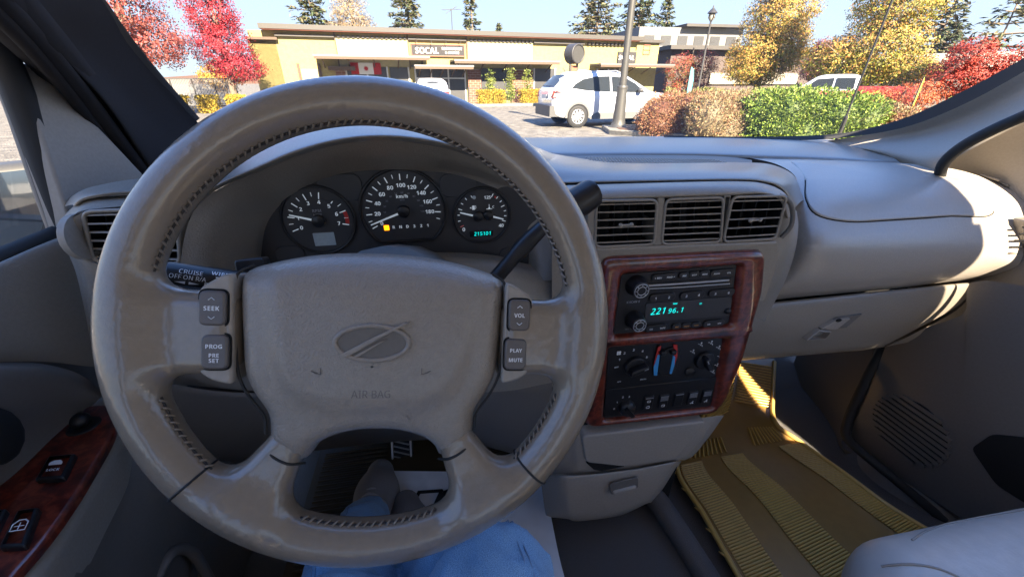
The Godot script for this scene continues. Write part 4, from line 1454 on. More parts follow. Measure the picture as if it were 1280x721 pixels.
func make_van_body() -> void:
	var o := thing("minivan_body", "grey minivan cabin shell with raked windscreen, dark pillars and charcoal carpet", "van", Vector3(AXIS, 0.3, 0))
	# windscreen
	var m := MB.new()
	m.patch([[Vector3(-0.47, 1.235, -0.99), Vector3(-0.1, 1.222, -1.10), Vector3(AXIS, 1.215, -1.13), Vector3(0.82, 1.215, -1.09), Vector3(1.15, 1.222, -0.99)],
		[Vector3(-0.42, 1.47, -0.70), Vector3(-0.05, 1.49, -0.79), Vector3(AXIS, 1.50, -0.82), Vector3(0.77, 1.49, -0.79), Vector3(1.12, 1.47, -0.70)],
		[Vector3(-0.36, 1.71, -0.36), Vector3(0.0, 1.745, -0.44), Vector3(AXIS, 1.755, -0.47), Vector3(0.72, 1.745, -0.44), Vector3(1.08, 1.71, -0.36)]], 16, 8, EYE)
	put(m, "windscreen", mats.clear_glass, o)
	# black band round the foot of the glass
	m = MB.new()
	m.patch([[Vector3(0.6377, 1.214, -1.12), Vector3(0.853, 1.2088, -1.1), Vector3(1.0273, 1.212, -1.06), Vector3(1.1184, 1.2262, -1), Vector3(1.183, 1.2669, -0.92), Vector3(1.1934, 1.3278, -0.83), Vector3(1.1754, 1.3961, -0.73), Vector3(1.0943, 1.4666, -0.6)],
		[Vector3(0.6357, 1.2103, -1.115), Vector3(0.8507, 1.2039, -1.095), Vector3(1.0221, 1.2013, -1.05), Vector3(1.1128, 1.215, -0.99), Vector3(1.176, 1.2455, -0.905), Vector3(1.1834, 1.2987, -0.81), Vector3(1.1617, 1.3703, -0.71), Vector3(1.0766, 1.4425, -0.58)]], 40, 2, EYE)
	put(m, "windscreen_seal", mats.rubber, o)
	m = MB.new()
	m.patch([[Vector3(-0.4653, 1.277, -0.92), Vector3(-0.4577, 1.3334, -0.858), Vector3(-0.4381, 1.3904, -0.775), Vector3(-0.3994, 1.4373, -0.675), Vector3(-0.3433, 1.48, -0.55)],
		[Vector3(-0.4574, 1.2818, -0.93), Vector3(-0.4514, 1.3382, -0.868), Vector3(-0.4336, 1.3952, -0.785), Vector3(-0.397, 1.4421, -0.685), Vector3(-0.3432, 1.485, -0.56)],
		[Vector3(-0.4534, 1.2867, -0.94), Vector3(-0.4491, 1.3406, -0.875), Vector3(-0.4324, 1.3976, -0.79), Vector3(-0.3965, 1.4444, -0.69), Vector3(-0.3437, 1.4875, -0.565)]], 24, 2, EYE)
	put(m, "windscreen_seal", mats.rubber, o)
	# left pillar trim, its lower strip, and the rubber seal under it
	m = MB.new()
	m.patch([[Vector3(-0.3471, 1.4905, -0.56), Vector3(-0.3988, 1.4411, -0.69), Vector3(-0.4364, 1.3955, -0.79), Vector3(-0.4536, 1.3278, -0.88), Vector3(-0.4561, 1.2522, -0.96), Vector3(-0.4464, 1.1686, -1.02)],
		[Vector3(-0.3398, 1.4716, -0.53), Vector3(-0.3889, 1.4355, -0.65), Vector3(-0.4332, 1.3913, -0.755), Vector3(-0.4577, 1.3223, -0.855), Vector3(-0.4617, 1.2467, -0.93), Vector3(-0.4542, 1.1573, -0.99)],
		[Vector3(-0.3269, 1.4541, -0.46), Vector3(-0.3637, 1.4214, -0.55), Vector3(-0.4165, 1.3857, -0.66), Vector3(-0.4509, 1.3199, -0.765), Vector3(-0.4633, 1.2523, -0.84), Vector3(-0.471, 1.1669, -0.91)],
		[Vector3(-0.3167, 1.4375, -0.41), Vector3(-0.3415, 1.411, -0.475), Vector3(-0.3928, 1.3808, -0.575), Vector3(-0.4227, 1.3241, -0.665), Vector3(-0.4458, 1.2418, -0.735), Vector3(-0.4557, 1.1649, -0.79)],
		[Vector3(-0.33, 1.4393, -0.425), Vector3(-0.3543, 1.4112, -0.49), Vector3(-0.4056, 1.3793, -0.59), Vector3(-0.4357, 1.3196, -0.68), Vector3(-0.461, 1.2324, -0.75), Vector3(-0.4682, 1.1541, -0.8)]], 24, 20, EYE)
	put(m, "left_pillar_trim", mats.pillar_dark, o)
	m = MB.new()
	m.tube(MB.curve([Vector3(-0.3527, 1.4458, -0.45), Vector3(-0.3825, 1.4117, -0.52), Vector3(-0.4268, 1.3779, -0.61), Vector3(-0.464, 1.3168, -0.7), Vector3(-0.4831, 1.2261, -0.775), Vector3(-0.4849, 1.1376, -0.83)], 20), 0.026, 10)
	put(m, "left_pillar_core", mats.pillar_dark, o)
	m = MB.new()
	m.tube(MB.curve([Vector3(-0.3341, 1.4343, -0.425), Vector3(-0.3598, 1.4059, -0.49), Vector3(-0.4056, 1.3735, -0.58), Vector3(-0.4424, 1.3146, -0.665), Vector3(-0.4631, 1.2253, -0.735)], 20), 0.011, 8)
	put(m, "left_door_seal", mats.pillar_dark, o)
	m = MB.new()
	m.tube(MB.curve([Vector3(-0.3416, 1.4292, -0.425), Vector3(-0.36, 1.3989, -0.48), Vector3(-0.408, 1.3671, -0.57), Vector3(-0.448, 1.3076, -0.655), Vector3(-0.4724, 1.2178, -0.725)], 20), 0.007, 8)
	put(m, "left_pillar_edge_strip", mats.pillar_dark, o)
	# right pillar trim
	m = MB.new()
	m.patch([[Vector3(1.095, 1.2011, -1.03), Vector3(1.1129, 1.2145, -0.985), Vector3(1.1733, 1.2479, -0.9), Vector3(1.1746, 1.3042, -0.8), Vector3(1.1511, 1.3755, -0.7), Vector3(1.0574, 1.4548, -0.56)],
		[Vector3(1.0959, 1.1944, -1.015), Vector3(1.1362, 1.2047, -0.96), Vector3(1.195, 1.232, -0.885), Vector3(1.1995, 1.2813, -0.79), Vector3(1.1665, 1.3464, -0.69), Vector3(1.062, 1.4284, -0.55)],
		[Vector3(1.106, 1.1896, -0.985), Vector3(1.1342, 1.1952, -0.91), Vector3(1.1585, 1.2155, -0.84), Vector3(1.1646, 1.2565, -0.755), Vector3(1.1387, 1.3148, -0.665), Vector3(1.0522, 1.3956, -0.53)],
		[Vector3(1.1492, 1.181, -0.95), Vector3(1.1319, 1.1792, -0.86), Vector3(1.1049, 1.1937, -0.775), Vector3(1.092, 1.2299, -0.715), Vector3(1.0923, 1.2974, -0.635), Vector3(1.0369, 1.3685, -0.51)],
		[Vector3(1.1738, 1.1626, -0.93), Vector3(1.1394, 1.1552, -0.84), Vector3(1.1029, 1.1671, -0.745), Vector3(1.0877, 1.216, -0.7), Vector3(1.1065, 1.2861, -0.635), Vector3(1.0645, 1.3614, -0.52)]], 26, 16, EYE)
	put(m, "right_pillar_trim", mats.trim_grey, o)
	m = MB.new()
	m.tube(MB.curve([Vector3(1.0853, 1.1622, -0.72), Vector3(1.0495, 1.1976, -0.7), Vector3(1.0368, 1.2334, -0.675), Vector3(1.0437, 1.2678, -0.645), Vector3(1.0575, 1.3007, -0.61), Vector3(0.9953, 1.3688, -0.49)], 24), 0.0105, 10)
	put(m, "right_door_seal", mats.rubber, o)
	# small triangular panel between left pillar and the driver's window
	m = MB.new()
	var sail := [Vector3(-0.445, 1.3629, -0.59), Vector3(-0.445, 1.3677, -0.596), Vector3(-0.445, 1.3681, -0.6053), Vector3(-0.445, 1.3619, -0.6142), Vector3(-0.445, 1.3271, -0.6429), Vector3(-0.445, 1.2656, -0.6836), Vector3(-0.445, 1.193, -0.7298), Vector3(-0.445, 1.1276, -0.6856), Vector3(-0.445, 1.1782, -0.5475), Vector3(-0.445, 1.2119, -0.5556), Vector3(-0.445, 1.2763, -0.5689), Vector3(-0.445, 1.328, -0.5802)]
	var o2 := []
	for p in sail:
		o2.append(Vector2(-p.z, p.y))
	m.slab(soft(o2, 0.006), Transform3D(Basis(Vector3(0, 0, -1), Vector3.UP, Vector3.RIGHT), Vector3(-0.449, 0, 0)), -0.02, 0.004, 0.004)
	put(m, "left_quarter_panel", mats.trim_grey, o)
	# roof, header and pillars behind the front seats
	m = MB.new()
	var roof := []
	for z in [-0.40, -0.1, 0.8, 1.8, 2.75]:
		roof.append([Vector3(-0.40, 1.70, z), Vector3(-0.2, 1.76, z), Vector3(AXIS, 1.80, z), Vector3(0.92, 1.76, z), Vector3(1.12, 1.70, z)])
	m.patch(roof, 12, 12, EYE)
	var up_roof := []
	for r in roof:
		up_roof.append(r.map(func(p): return p + Vector3(0, 0.05, 0)))
	m.patch(up_roof, 12, 12, Vector3(0, 9, 0))
	put(m, "roof", mats.headliner, o)
	m = MB.new()
	for x in [-0.44, 1.16]:
		m.tube([Vector3(x, 1.71, -0.36), Vector3(x, 1.72, 0.2), Vector3(x, 1.72, 2.7)], 0.045, 8)
	put(m, "roof_rail_trim", mats.trim_grey, o)
	for z in [0.42, 1.6, 2.7]:
		for x in [-0.47, 1.19]:
			m = MB.new()
			m.box(Vector3(x, 1.40, z), Vector3(0.07, 0.66, 0.12))
			put(m, "rear_pillar", mats.trim_grey, o)
	m = MB.new()
	for x in [-0.50, 1.22]:
		m.box(Vector3(x, 0.72, 1.58), Vector3(0.08, 0.70, 2.2))
	m.box(Vector3(AXIS, 0.75, 2.72), Vector3(1.7, 0.75, 0.08))
	put(m, "rear_side_panel", mats.headliner, o)
	# floor, bulkhead, footwell sides
	m = MB.new()
	m.box(Vector3(AXIS, 0.38, 0.75), Vector3(1.74, 0.12, 3.9))
	put(m, "floor_carpet", mats.carpet, o)
	m = MB.new()
	m.patch([[Vector3(-0.5, 0.44, -0.86), Vector3(AXIS, 0.44, -0.86), Vector3(1.2, 0.44, -0.86)], [Vector3(-0.5, 0.52, -1.0), Vector3(AXIS, 0.52, -1.0), Vector3(1.2, 0.52, -1.0)], [Vector3(-0.5, 0.75, -1.12), Vector3(AXIS, 0.75, -1.12), Vector3(1.2, 0.75, -1.12)], [Vector3(-0.5, 1.2, -1.14), Vector3(AXIS, 1.2, -1.14), Vector3(1.2, 1.2, -1.14)]], 8, 10, EYE)
	put(m, "bulkhead_carpet", mats.carpet, o)
	m = MB.new()
	m.patch([[Vector3(1.2762, 0.45, -1.0175) + Vector3(0.02, 0.5, 0), Vector3(1.1439, 0.6824, -0.72)], [Vector3(1.1567, 0.4244, -0.93), Vector3(1.1168, 0.6342, -0.68)], [Vector3(1.1461, 0.3038, -0.88), Vector3(1.0841, 0.512, -0.66)], [Vector3(1.1546, 0.2424, -0.8), Vector3(1.0433, 0.4502, -0.62)], [Vector3(1.0692, 0.346, -0.66), Vector3(1.0289, 0.4676, -0.58)]], 8, 12, EYE)
	put(m, "right_kick_panel", mats.trim_dark, o)
	m = MB.new()
	m.patch([[Vector3(1.0862, 0.3311, -0.7), Vector3(1.1415, 0.3801, -0.69)], [Vector3(1.0299, 0.4294, -0.56), Vector3(1.0598, 0.4691, -0.55)], [Vector3(1.0453, 0.4209, -0.44), Vector3(1.086, 0.4701, -0.43)], [Vector3(1.094, 0.3844, -0.34), Vector3(1.1764, 0.4075, -0.33)]], 5, 16, EYE)
	put(m, "door_sill_trim", mats.trim_dark, o)
	m = MB.new()
	m.tube(MB.curve([Vector3(1.1402, 0.7367, -0.7), Vector3(1.0759, 0.6564, -0.66), Vector3(1.0349, 0.5501, -0.63), Vector3(1.01, 0.5122, -0.6), Vector3(1.0074, 0.5067, -0.55), Vector3(1.0356, 0.4874, -0.48), Vector3(1.1001, 0.4364, -0.4)], 30), 0.011, 8)
	put(m, "door_opening_seal", mats.rubber, o)
	# padded ridge along the tunnel between the seats
	m = MB.new()
	m.tube(MB.curve([Vector3(0.4051, 0.53, -0.5458), Vector3(0.4197, 0.52, -0.5103), Vector3(0.4337, 0.51, -0.4382), Vector3(0.4456, 0.5, -0.358), Vector3(0.4502, 0.5, -0.27)], 24), 0.024, 10)
	put(m, "tunnel_edge_trim", mats.carpet, o)
	m = MB.new()
	m.patch([[Vector3(0.1918, 0.47, -0.5575), Vector3(0.2984, 0.485, -0.5364), Vector3(0.4178, 0.5, -0.5534)], [Vector3(0.1705, 0.47, -0.4176), Vector3(0.3093, 0.485, -0.3927), Vector3(0.4447, 0.49, -0.3633)], [Vector3(0.1288, 0.47, -0.2729), Vector3(0.2933, 0.485, -0.2389), Vector3(0.4829, 0.49, -0.2038)]], 10, 10, EYE)
	put(m, "tunnel_carpet", mats.carpet, o)
	# outside: short bonnet, right wing aerial
	m = MB.new()
	m.patch([[Vector3(-0.45, 1.17, -1.12), Vector3(AXIS, 1.17, -1.27), Vector3(1.17, 1.17, -1.12)], [Vector3(-0.5, 1.04, -1.5), Vector3(AXIS, 1.06, -1.6), Vector3(1.22, 1.04, -1.5)], [Vector3(-0.45, 0.80, -1.9), Vector3(AXIS, 0.84, -2.05), Vector3(1.17, 0.80, -1.9)]], 12, 10, EYE)
	put(m, "bonnet", mats.trim_dark, o)
	m = MB.new()
	var foot := Vector3(1.4808, 1.1122, -1.36)
	m.tube([foot, Vector3(1.4633, 1.1861, -1.34), Vector3(1.3751, 1.5758, -1.24), Vector3(1.3253, 1.7183, -1.19)], 0.0032, 8)
	put(m, "aerial", mats.lamp_black, o)
	m = MB.new()
	m.tube([Vector3(1.4731, 1.1312, -1.35), Vector3(1.4611, 1.1864, -1.338), Vector3(1.4513, 1.2389, -1.325)], 0.0062, 8)
	put(m, "aerial_base", mats.lamp_black, o)


func vent(parent: Node3D, tl: Vector3, tr: Vector3, br: Vector3, bl: Vector3, slats: int, vanes: int, knob := true) -> void:
	var lo := Vector3(0, 0, -0.05)
	var m := MB.new()
	m.flat([tl + lo, tr + lo, br + lo, bl + lo], Vector3(0, 0, 1))
	for q in [[tl, tr], [tr, br], [br, bl], [bl, tl]]:
		m.flat([q[0], q[1], q[1] + lo, q[0] + lo])
	var v := put(m, "air_vent", mats.black_matt, parent)
	for i in vanes:
		var f := (i + 0.5) / vanes
		var a := tl.lerp(tr, f) + Vector3(0, 0, -0.016)
		var b := bl.lerp(br, f) + Vector3(0, 0, -0.016)
		m = MB.new()
		m.tube([a, b], 0.0012, 4)
		m.flat([a, b, b + Vector3(0.004, 0, -0.025), a + Vector3(0.004, 0, -0.025)])
		put(m, "vane", mats.black_plastic, v)
	for i in slats:
		var f := (i + 0.5) / slats
		var a := tl.lerp(bl, f)
		var b := tr.lerp(br, f)
		var mid := (a + b) / 2
		m = MB.new()
		var o := soft([Vector2(-0.007, -0.0005), Vector2(0.001, -0.0014), Vector2(0.002, 0.0006), Vector2(-0.006, 0.0012)], 0.0006, 2)
		var xax := (b - a).normalized()
		m.slab(o, Transform3D(Basis(Vector3(0, 0.15, 0.988), xax.cross(Vector3(0, 0.15, 0.988)).normalized(), xax), mid), -(b - a).length() / 2, (b - a).length() / 2, 0.0, 1, true)
		put(m, "slat", mats.dash_plastic, v)
	m = MB.new()
	var ring := []
	for p in soft([Vector2(tl.x, tl.y), Vector2(tr.x, tr.y), Vector2(br.x, br.y), Vector2(bl.x, bl.y)], 0.010, 5):
		ring.append(Vector3(p.x, p.y, tl.z + 0.001))
	m.tube(ring, 0.0022, 6, true)
	put(m, "frame", mats.dash_plastic, v)
	if knob:
		m = MB.new()
		var c := (tl + tr + br + bl) / 4 + Vector3(0, 0, 0.004)
		m.ball(c + Vector3(-0.009, -0.001, 0), Vector3(0.0032, 0.0032, 0.003))
		m.ball(c + Vector3(0.007, -0.001, 0), Vector3(0.0032, 0.0032, 0.003))
		m.tube([c + Vector3(-0.009, -0.001, 0), c + Vector3(0.007, -0.001, 0)], 0.0015, 6)
		put(m, "tab", mats.silver_plastic if false else mats.trim_grey, v)


func make_dashboard() -> void:
	var o := thing("dashboard", "deep grey brown moulded dashboard running under the whole windscreen", "dashboard", Vector3(AXIS, 0.8, -0.7))
	var m := MB.new()
	# shelf under the glass, from the driver's side to the right end
	m.patch([[Vector3(-0.5689, 1.2525, -0.95), Vector3(-0.3972, 1.2399, -1.03), Vector3(-0.1848, 1.228, -1.08), Vector3(0.2613, 1.2151, -1.13), Vector3(0.7003, 1.2084, -1.14), Vector3(0.9766, 1.2018, -1.12), Vector3(1.1426, 1.1999, -1.05), Vector3(1.1957, 1.1853, -0.97)],
		[Vector3(-0.5421, 1.2492, -0.9), Vector3(-0.3766, 1.2368, -0.97), Vector3(-0.1743, 1.2273, -1.01), Vector3(0.2453, 1.2177, -1.06), Vector3(0.6588, 1.2098, -1.07), Vector3(0.9096, 1.2039, -1.04), Vector3(1.0617, 1.1969, -0.97), Vector3(1.1549, 1.1801, -0.9)],
		[Vector3(-0.5099, 1.2454, -0.84), Vector3(-0.3444, 1.2372, -0.88), Vector3(-0.1603, 1.2288, -0.92), Vector3(0.2277, 1.219, -0.95), Vector3(0.5938, 1.211, -0.96), Vector3(0.8266, 1.2044, -0.94), Vector3(0.9965, 1.1934, -0.905), Vector3(1.127, 1.1793, -0.86)],
		[Vector3(-0.4895, 1.2402, -0.8), Vector3(-0.3278, 1.2326, -0.83), Vector3(-0.1519, 1.2248, -0.86), Vector3(0.2449, 1.2139, -0.885), Vector3(0.5539, 1.2051, -0.89), Vector3(0.7755, 1.1961, -0.875), Vector3(0.9527, 1.188, -0.86), Vector3(1.1002, 1.1793, -0.83)],
		[Vector3(-0.4881, 1.2288, -0.79), Vector3(-0.3276, 1.2201, -0.82), Vector3(-0.1508, 1.2129, -0.84), Vector3(0.2411, 1.2071, -0.87), Vector3(0.5497, 1.197, -0.88), Vector3(0.7697, 1.1887, -0.865), Vector3(0.9448, 1.1824, -0.85), Vector3(1.0993, 1.1754, -0.82)]], 48, 20, EYE)
	put(m, "top_shelf", mats.dash_top, o)
	# speaker hollow with its fine mesh
	m = MB.new()
	m.patch([[Vector3(0.2596, 1.2071, -0.872), Vector3(0.3714, 1.2051, -0.876), Vector3(0.5466, 1.2003, -0.876), Vector3(0.6679, 1.1941, -0.872), Vector3(0.7237, 1.1872, -0.86)], [Vector3(0.2443, 1.2125, -0.82), Vector3(0.3407, 1.205, -0.8), Vector3(0.5021, 1.1994, -0.8), Vector3(0.6155, 1.1969, -0.8), Vector3(0.6911, 1.1913, -0.82)], [Vector3(0.2162, 1.2226, -0.78), Vector3(0.2815, 1.2163, -0.735), Vector3(0.4624, 1.2063, -0.735), Vector3(0.5672, 1.2031, -0.735), Vector3(0.6584, 1.1957, -0.78)]], 20, 8, EYE)
	var hollow := put(m, "speaker_hollow", mats.trim_dark, o)
	m = MB.new()
	for i in 44:
		for j in 5:
			var f := (i + 0.5 * (j % 2)) / 44.0
			var a := Vector3(0.2905, 1.2135, -0.75).lerp(Vector3(0.582, 1.2016, -0.75), f) + Vector3(0, 0.0015, -0.011 * j)
			m.box(a, Vector3(0.0026, 0.0012, 0.006))
	put(m, "speaker_mesh", mats.dash_top, hollow).set_meta("kind", "stuff")
	# padded roll above the centre vents, running left into the cluster hood
	m = MB.new()
	var roll := [
		[Vector3(0.1411, 1.2423, -0.8), Vector3(0.2215, 1.2239, -0.8), Vector3(0.3279, 1.2105, -0.77), Vector3(0.4835, 1.2043, -0.77), Vector3(0.6116, 1.2004, -0.77), Vector3(0.6902, 1.1949, -0.76), Vector3(0.7339, 1.1719, -0.735), Vector3(0.7522, 1.1276, -0.72)],
		[Vector3(0.1217, 1.2457, -0.69), Vector3(0.1888, 1.2324, -0.68), Vector3(0.2839, 1.2235, -0.665), Vector3(0.4155, 1.2196, -0.66), Vector3(0.5259, 1.2162, -0.66), Vector3(0.597, 1.2102, -0.665), Vector3(0.6575, 1.1876, -0.665), Vector3(0.6932, 1.1459, -0.66)],
		[Vector3(0.1084, 1.242, -0.615), Vector3(0.1699, 1.2326, -0.61), Vector3(0.2551, 1.2278, -0.595), Vector3(0.3732, 1.2254, -0.59), Vector3(0.4724, 1.2221, -0.59), Vector3(0.5417, 1.2146, -0.6), Vector3(0.5943, 1.1956, -0.605), Vector3(0.6351, 1.1587, -0.61)],
		[Vector3(0.1014, 1.2301, -0.575), Vector3(0.1609, 1.2234, -0.575), Vector3(0.2422, 1.2237, -0.562), Vector3(0.355, 1.2221, -0.558), Vector3(0.4494, 1.2199, -0.558), Vector3(0.5072, 1.2139, -0.565), Vector3(0.5581, 1.197, -0.575), Vector3(0.5996, 1.1628, -0.58)],
		[Vector3(0.0998, 1.2185, -0.566), Vector3(0.1587, 1.2196, -0.566), Vector3(0.2402, 1.2198, -0.556), Vector3(0.3522, 1.2188, -0.552), Vector3(0.446, 1.2164, -0.552), Vector3(0.4983, 1.2107, -0.558), Vector3(0.5467, 1.1951, -0.568), Vector3(0.5902, 1.1591, -0.575)],
		[Vector3(0.1016, 1.2115, -0.576), Vector3(0.1616, 1.215, -0.576), Vector3(0.2452, 1.2155, -0.567), Vector3(0.3596, 1.2143, -0.563), Vector3(0.4554, 1.2119, -0.563), Vector3(0.5067, 1.2059, -0.57), Vector3(0.5561, 1.1893, -0.58), Vector3(0.5983, 1.153, -0.585)]]
	m.patch(roll, 44, 24, EYE)
	put(m, "padded_roll", mats.dash_top, o)
	# face round the centre vents and the wood surround, built as bands so that the vents sit in real openings
	m = MB.new()
	m.patch([[Vector3(0.1588, 1.2162, -0.566), Vector3(0.2405, 1.2175, -0.556), Vector3(0.3526, 1.217, -0.552), Vector3(0.4465, 1.2146, -0.552), Vector3(0.4973, 1.2087, -0.556), Vector3(0.5404, 1.1942, -0.562), Vector3(0.5727, 1.1695, -0.565)],
		[Vector3(0.1516, 1.2201, -0.54), Vector3(0.2316, 1.2208, -0.535), Vector3(0.3389, 1.2206, -0.53), Vector3(0.4292, 1.2182, -0.53), Vector3(0.4821, 1.2115, -0.535), Vector3(0.5263, 1.1963, -0.54), Vector3(0.5619, 1.1663, -0.545)],
		[Vector3(0.1449, 1.2208, -0.515), Vector3(0.2214, 1.2209, -0.51), Vector3(0.326, 1.2204, -0.508), Vector3(0.413, 1.218, -0.508), Vector3(0.4611, 1.2133, -0.51), Vector3(0.5036, 1.1985, -0.515), Vector3(0.5376, 1.167, -0.52)],
		[Vector3(0.142, 1.2133, -0.503), Vector3(0.2184, 1.2127, -0.5), Vector3(0.3217, 1.2125, -0.498), Vector3(0.4075, 1.2116, -0.498), Vector3(0.4506, 1.21, -0.499), Vector3(0.4862, 1.1995, -0.5), Vector3(0.512, 1.1684, -0.503)],
		[Vector3(0.143, 1.2093, -0.506), Vector3(0.22, 1.2092, -0.503), Vector3(0.3237, 1.2086, -0.5), Vector3(0.4101, 1.2075, -0.5), Vector3(0.452, 1.2066, -0.501), Vector3(0.4849, 1.1967, -0.502), Vector3(0.5103, 1.1667, -0.505)]], 40, 16, EYE)
	m.patch([[Vector3(0.1452, 1.1458, -0.503), Vector3(0.2273, 1.1424, -0.502), Vector3(0.3389, 1.139, -0.501), Vector3(0.4313, 1.1361, -0.501), Vector3(0.4939, 1.1349, -0.502)],
		[Vector3(0.1439, 1.1443, -0.498), Vector3(0.2255, 1.1408, -0.497), Vector3(0.3363, 1.1373, -0.496), Vector3(0.4281, 1.1343, -0.496), Vector3(0.4976, 1.1319, -0.497)],
		[Vector3(0.1445, 1.1323, -0.498), Vector3(0.2268, 1.1291, -0.497), Vector3(0.3388, 1.1252, -0.496), Vector3(0.4315, 1.1225, -0.496), Vector3(0.5046, 1.1197, -0.497)],
		[Vector3(0.1461, 1.0973, -0.498), Vector3(0.2313, 1.0906, -0.497), Vector3(0.3469, 1.0866, -0.496), Vector3(0.4424, 1.0842, -0.496), Vector3(0.5133, 1.0803, -0.498)],
		[Vector3(0.148, 1.0576, -0.498), Vector3(0.2361, 1.0495, -0.497), Vector3(0.3571, 1.0381, -0.496), Vector3(0.4576, 1.0312, -0.496), Vector3(0.5137, 1.0266, -0.5)]], 24, 14, EYE)
	m.patch([[Vector3(0.494, 1.1957, -0.509), Vector3(0.516, 1.1859, -0.51), Vector3(0.5501, 1.1697, -0.535), Vector3(0.5971, 1.1531, -0.575)],
		[Vector3(0.5012, 1.1672, -0.509), Vector3(0.5277, 1.1617, -0.51), Vector3(0.5621, 1.1452, -0.535), Vector3(0.6107, 1.1252, -0.575)],
		[Vector3(0.4967, 1.1349, -0.507), Vector3(0.5265, 1.1303, -0.507), Vector3(0.5653, 1.1124, -0.53), Vector3(0.6206, 1.0856, -0.575)],
		[Vector3(0.4864, 1.1121, -0.499), Vector3(0.5294, 1.097, -0.505), Vector3(0.562, 1.0759, -0.525), Vector3(0.6237, 1.041, -0.575)],
		[Vector3(0.491, 1.0756, -0.497), Vector3(0.5266, 1.0587, -0.505), Vector3(0.5587, 1.0369, -0.525), Vector3(0.6196, 0.9996, -0.575)],
		[Vector3(0.4858, 1.0369, -0.497), Vector3(0.5162, 1.0267, -0.505), Vector3(0.5519, 1.006, -0.525), Vector3(0.6141, 0.9652, -0.575)],
		[Vector3(0.4829, 1.0025, -0.499), Vector3(0.5138, 0.9913, -0.507), Vector3(0.5522, 0.9684, -0.53), Vector3(0.6083, 0.9294, -0.575)]], 10, 22, EYE)
	for q in [[823.5, 831, 249.5, 246.5, 306, 304.5], [903, 912, 247, 244, 303, 302]]:
		pass
	put(m, "centre_face", mats.dash_plastic, o)
	m = MB.new()
	m.slab(soft([Vector2(0.2903, 1.2095), Vector2(0.301, 1.209), Vector2(0.3093, 1.1383), Vector2(0.2954, 1.1392)], 0.002), at(0, 0, -0.5), -0.05, 0.001, 0.002)
	put(m, "vent_divider", mats.dash_plastic, o)
	m = MB.new()
	m.slab(soft([Vector2(0.3911, 1.2084), Vector2(0.4025, 1.2079), Vector2(0.4081, 1.1354), Vector2(0.404, 1.1357)], 0.002), at(0, 0, -0.5), -0.05, 0.001, 0.002)
	put(m, "vent_divider", mats.dash_plastic, o)
	m = MB.new()
	m.slab(soft([Vector2(0.1904, 1.2129), Vector2(0.2027, 1.2124), Vector2(0.2075, 1.1415), Vector2(0.1933, 1.1425)], 0.002), at(0, 0, -0.5), -0.05, 0.001, 0.002)
	put(m, "vent_divider", mats.dash_plastic, o)
	vent(o, Vector3(0.2019, 1.2092, -0.5), Vector3(0.2896, 1.2068, -0.5), Vector3(0.2962, 1.1416, -0.5), Vector3(0.2062, 1.1434, -0.5), 6, 4)
	vent(o, Vector3(0.3026, 1.2067, -0.5), Vector3(0.3906, 1.2056, -0.5), Vector3(0.4033, 1.1383, -0.5), Vector3(0.3076, 1.1408, -0.5), 7, 4, false)
	vent(o, Vector3(0.4044, 1.2055, -0.5), Vector3(0.4928, 1.2033, -0.5), Vector3(0.4969, 1.1374, -0.5), Vector3(0.4074, 1.138, -0.5), 5, 4)
	m = MB.new()
	m.tube(MB.curve([Vector3(0.4955, 1.1995, -0.503), Vector3(0.5049, 1.1895, -0.499), Vector3(0.513, 1.1724, -0.498), Vector3(0.5153, 1.1548, -0.498), Vector3(0.5098, 1.1371, -0.502)], 20), 0.0034, 8)
	put(m, "vent_wheel", mats.trim_dark, o)
	# passenger side: airbag bulge, rolling over to the glove box
	m = MB.new()
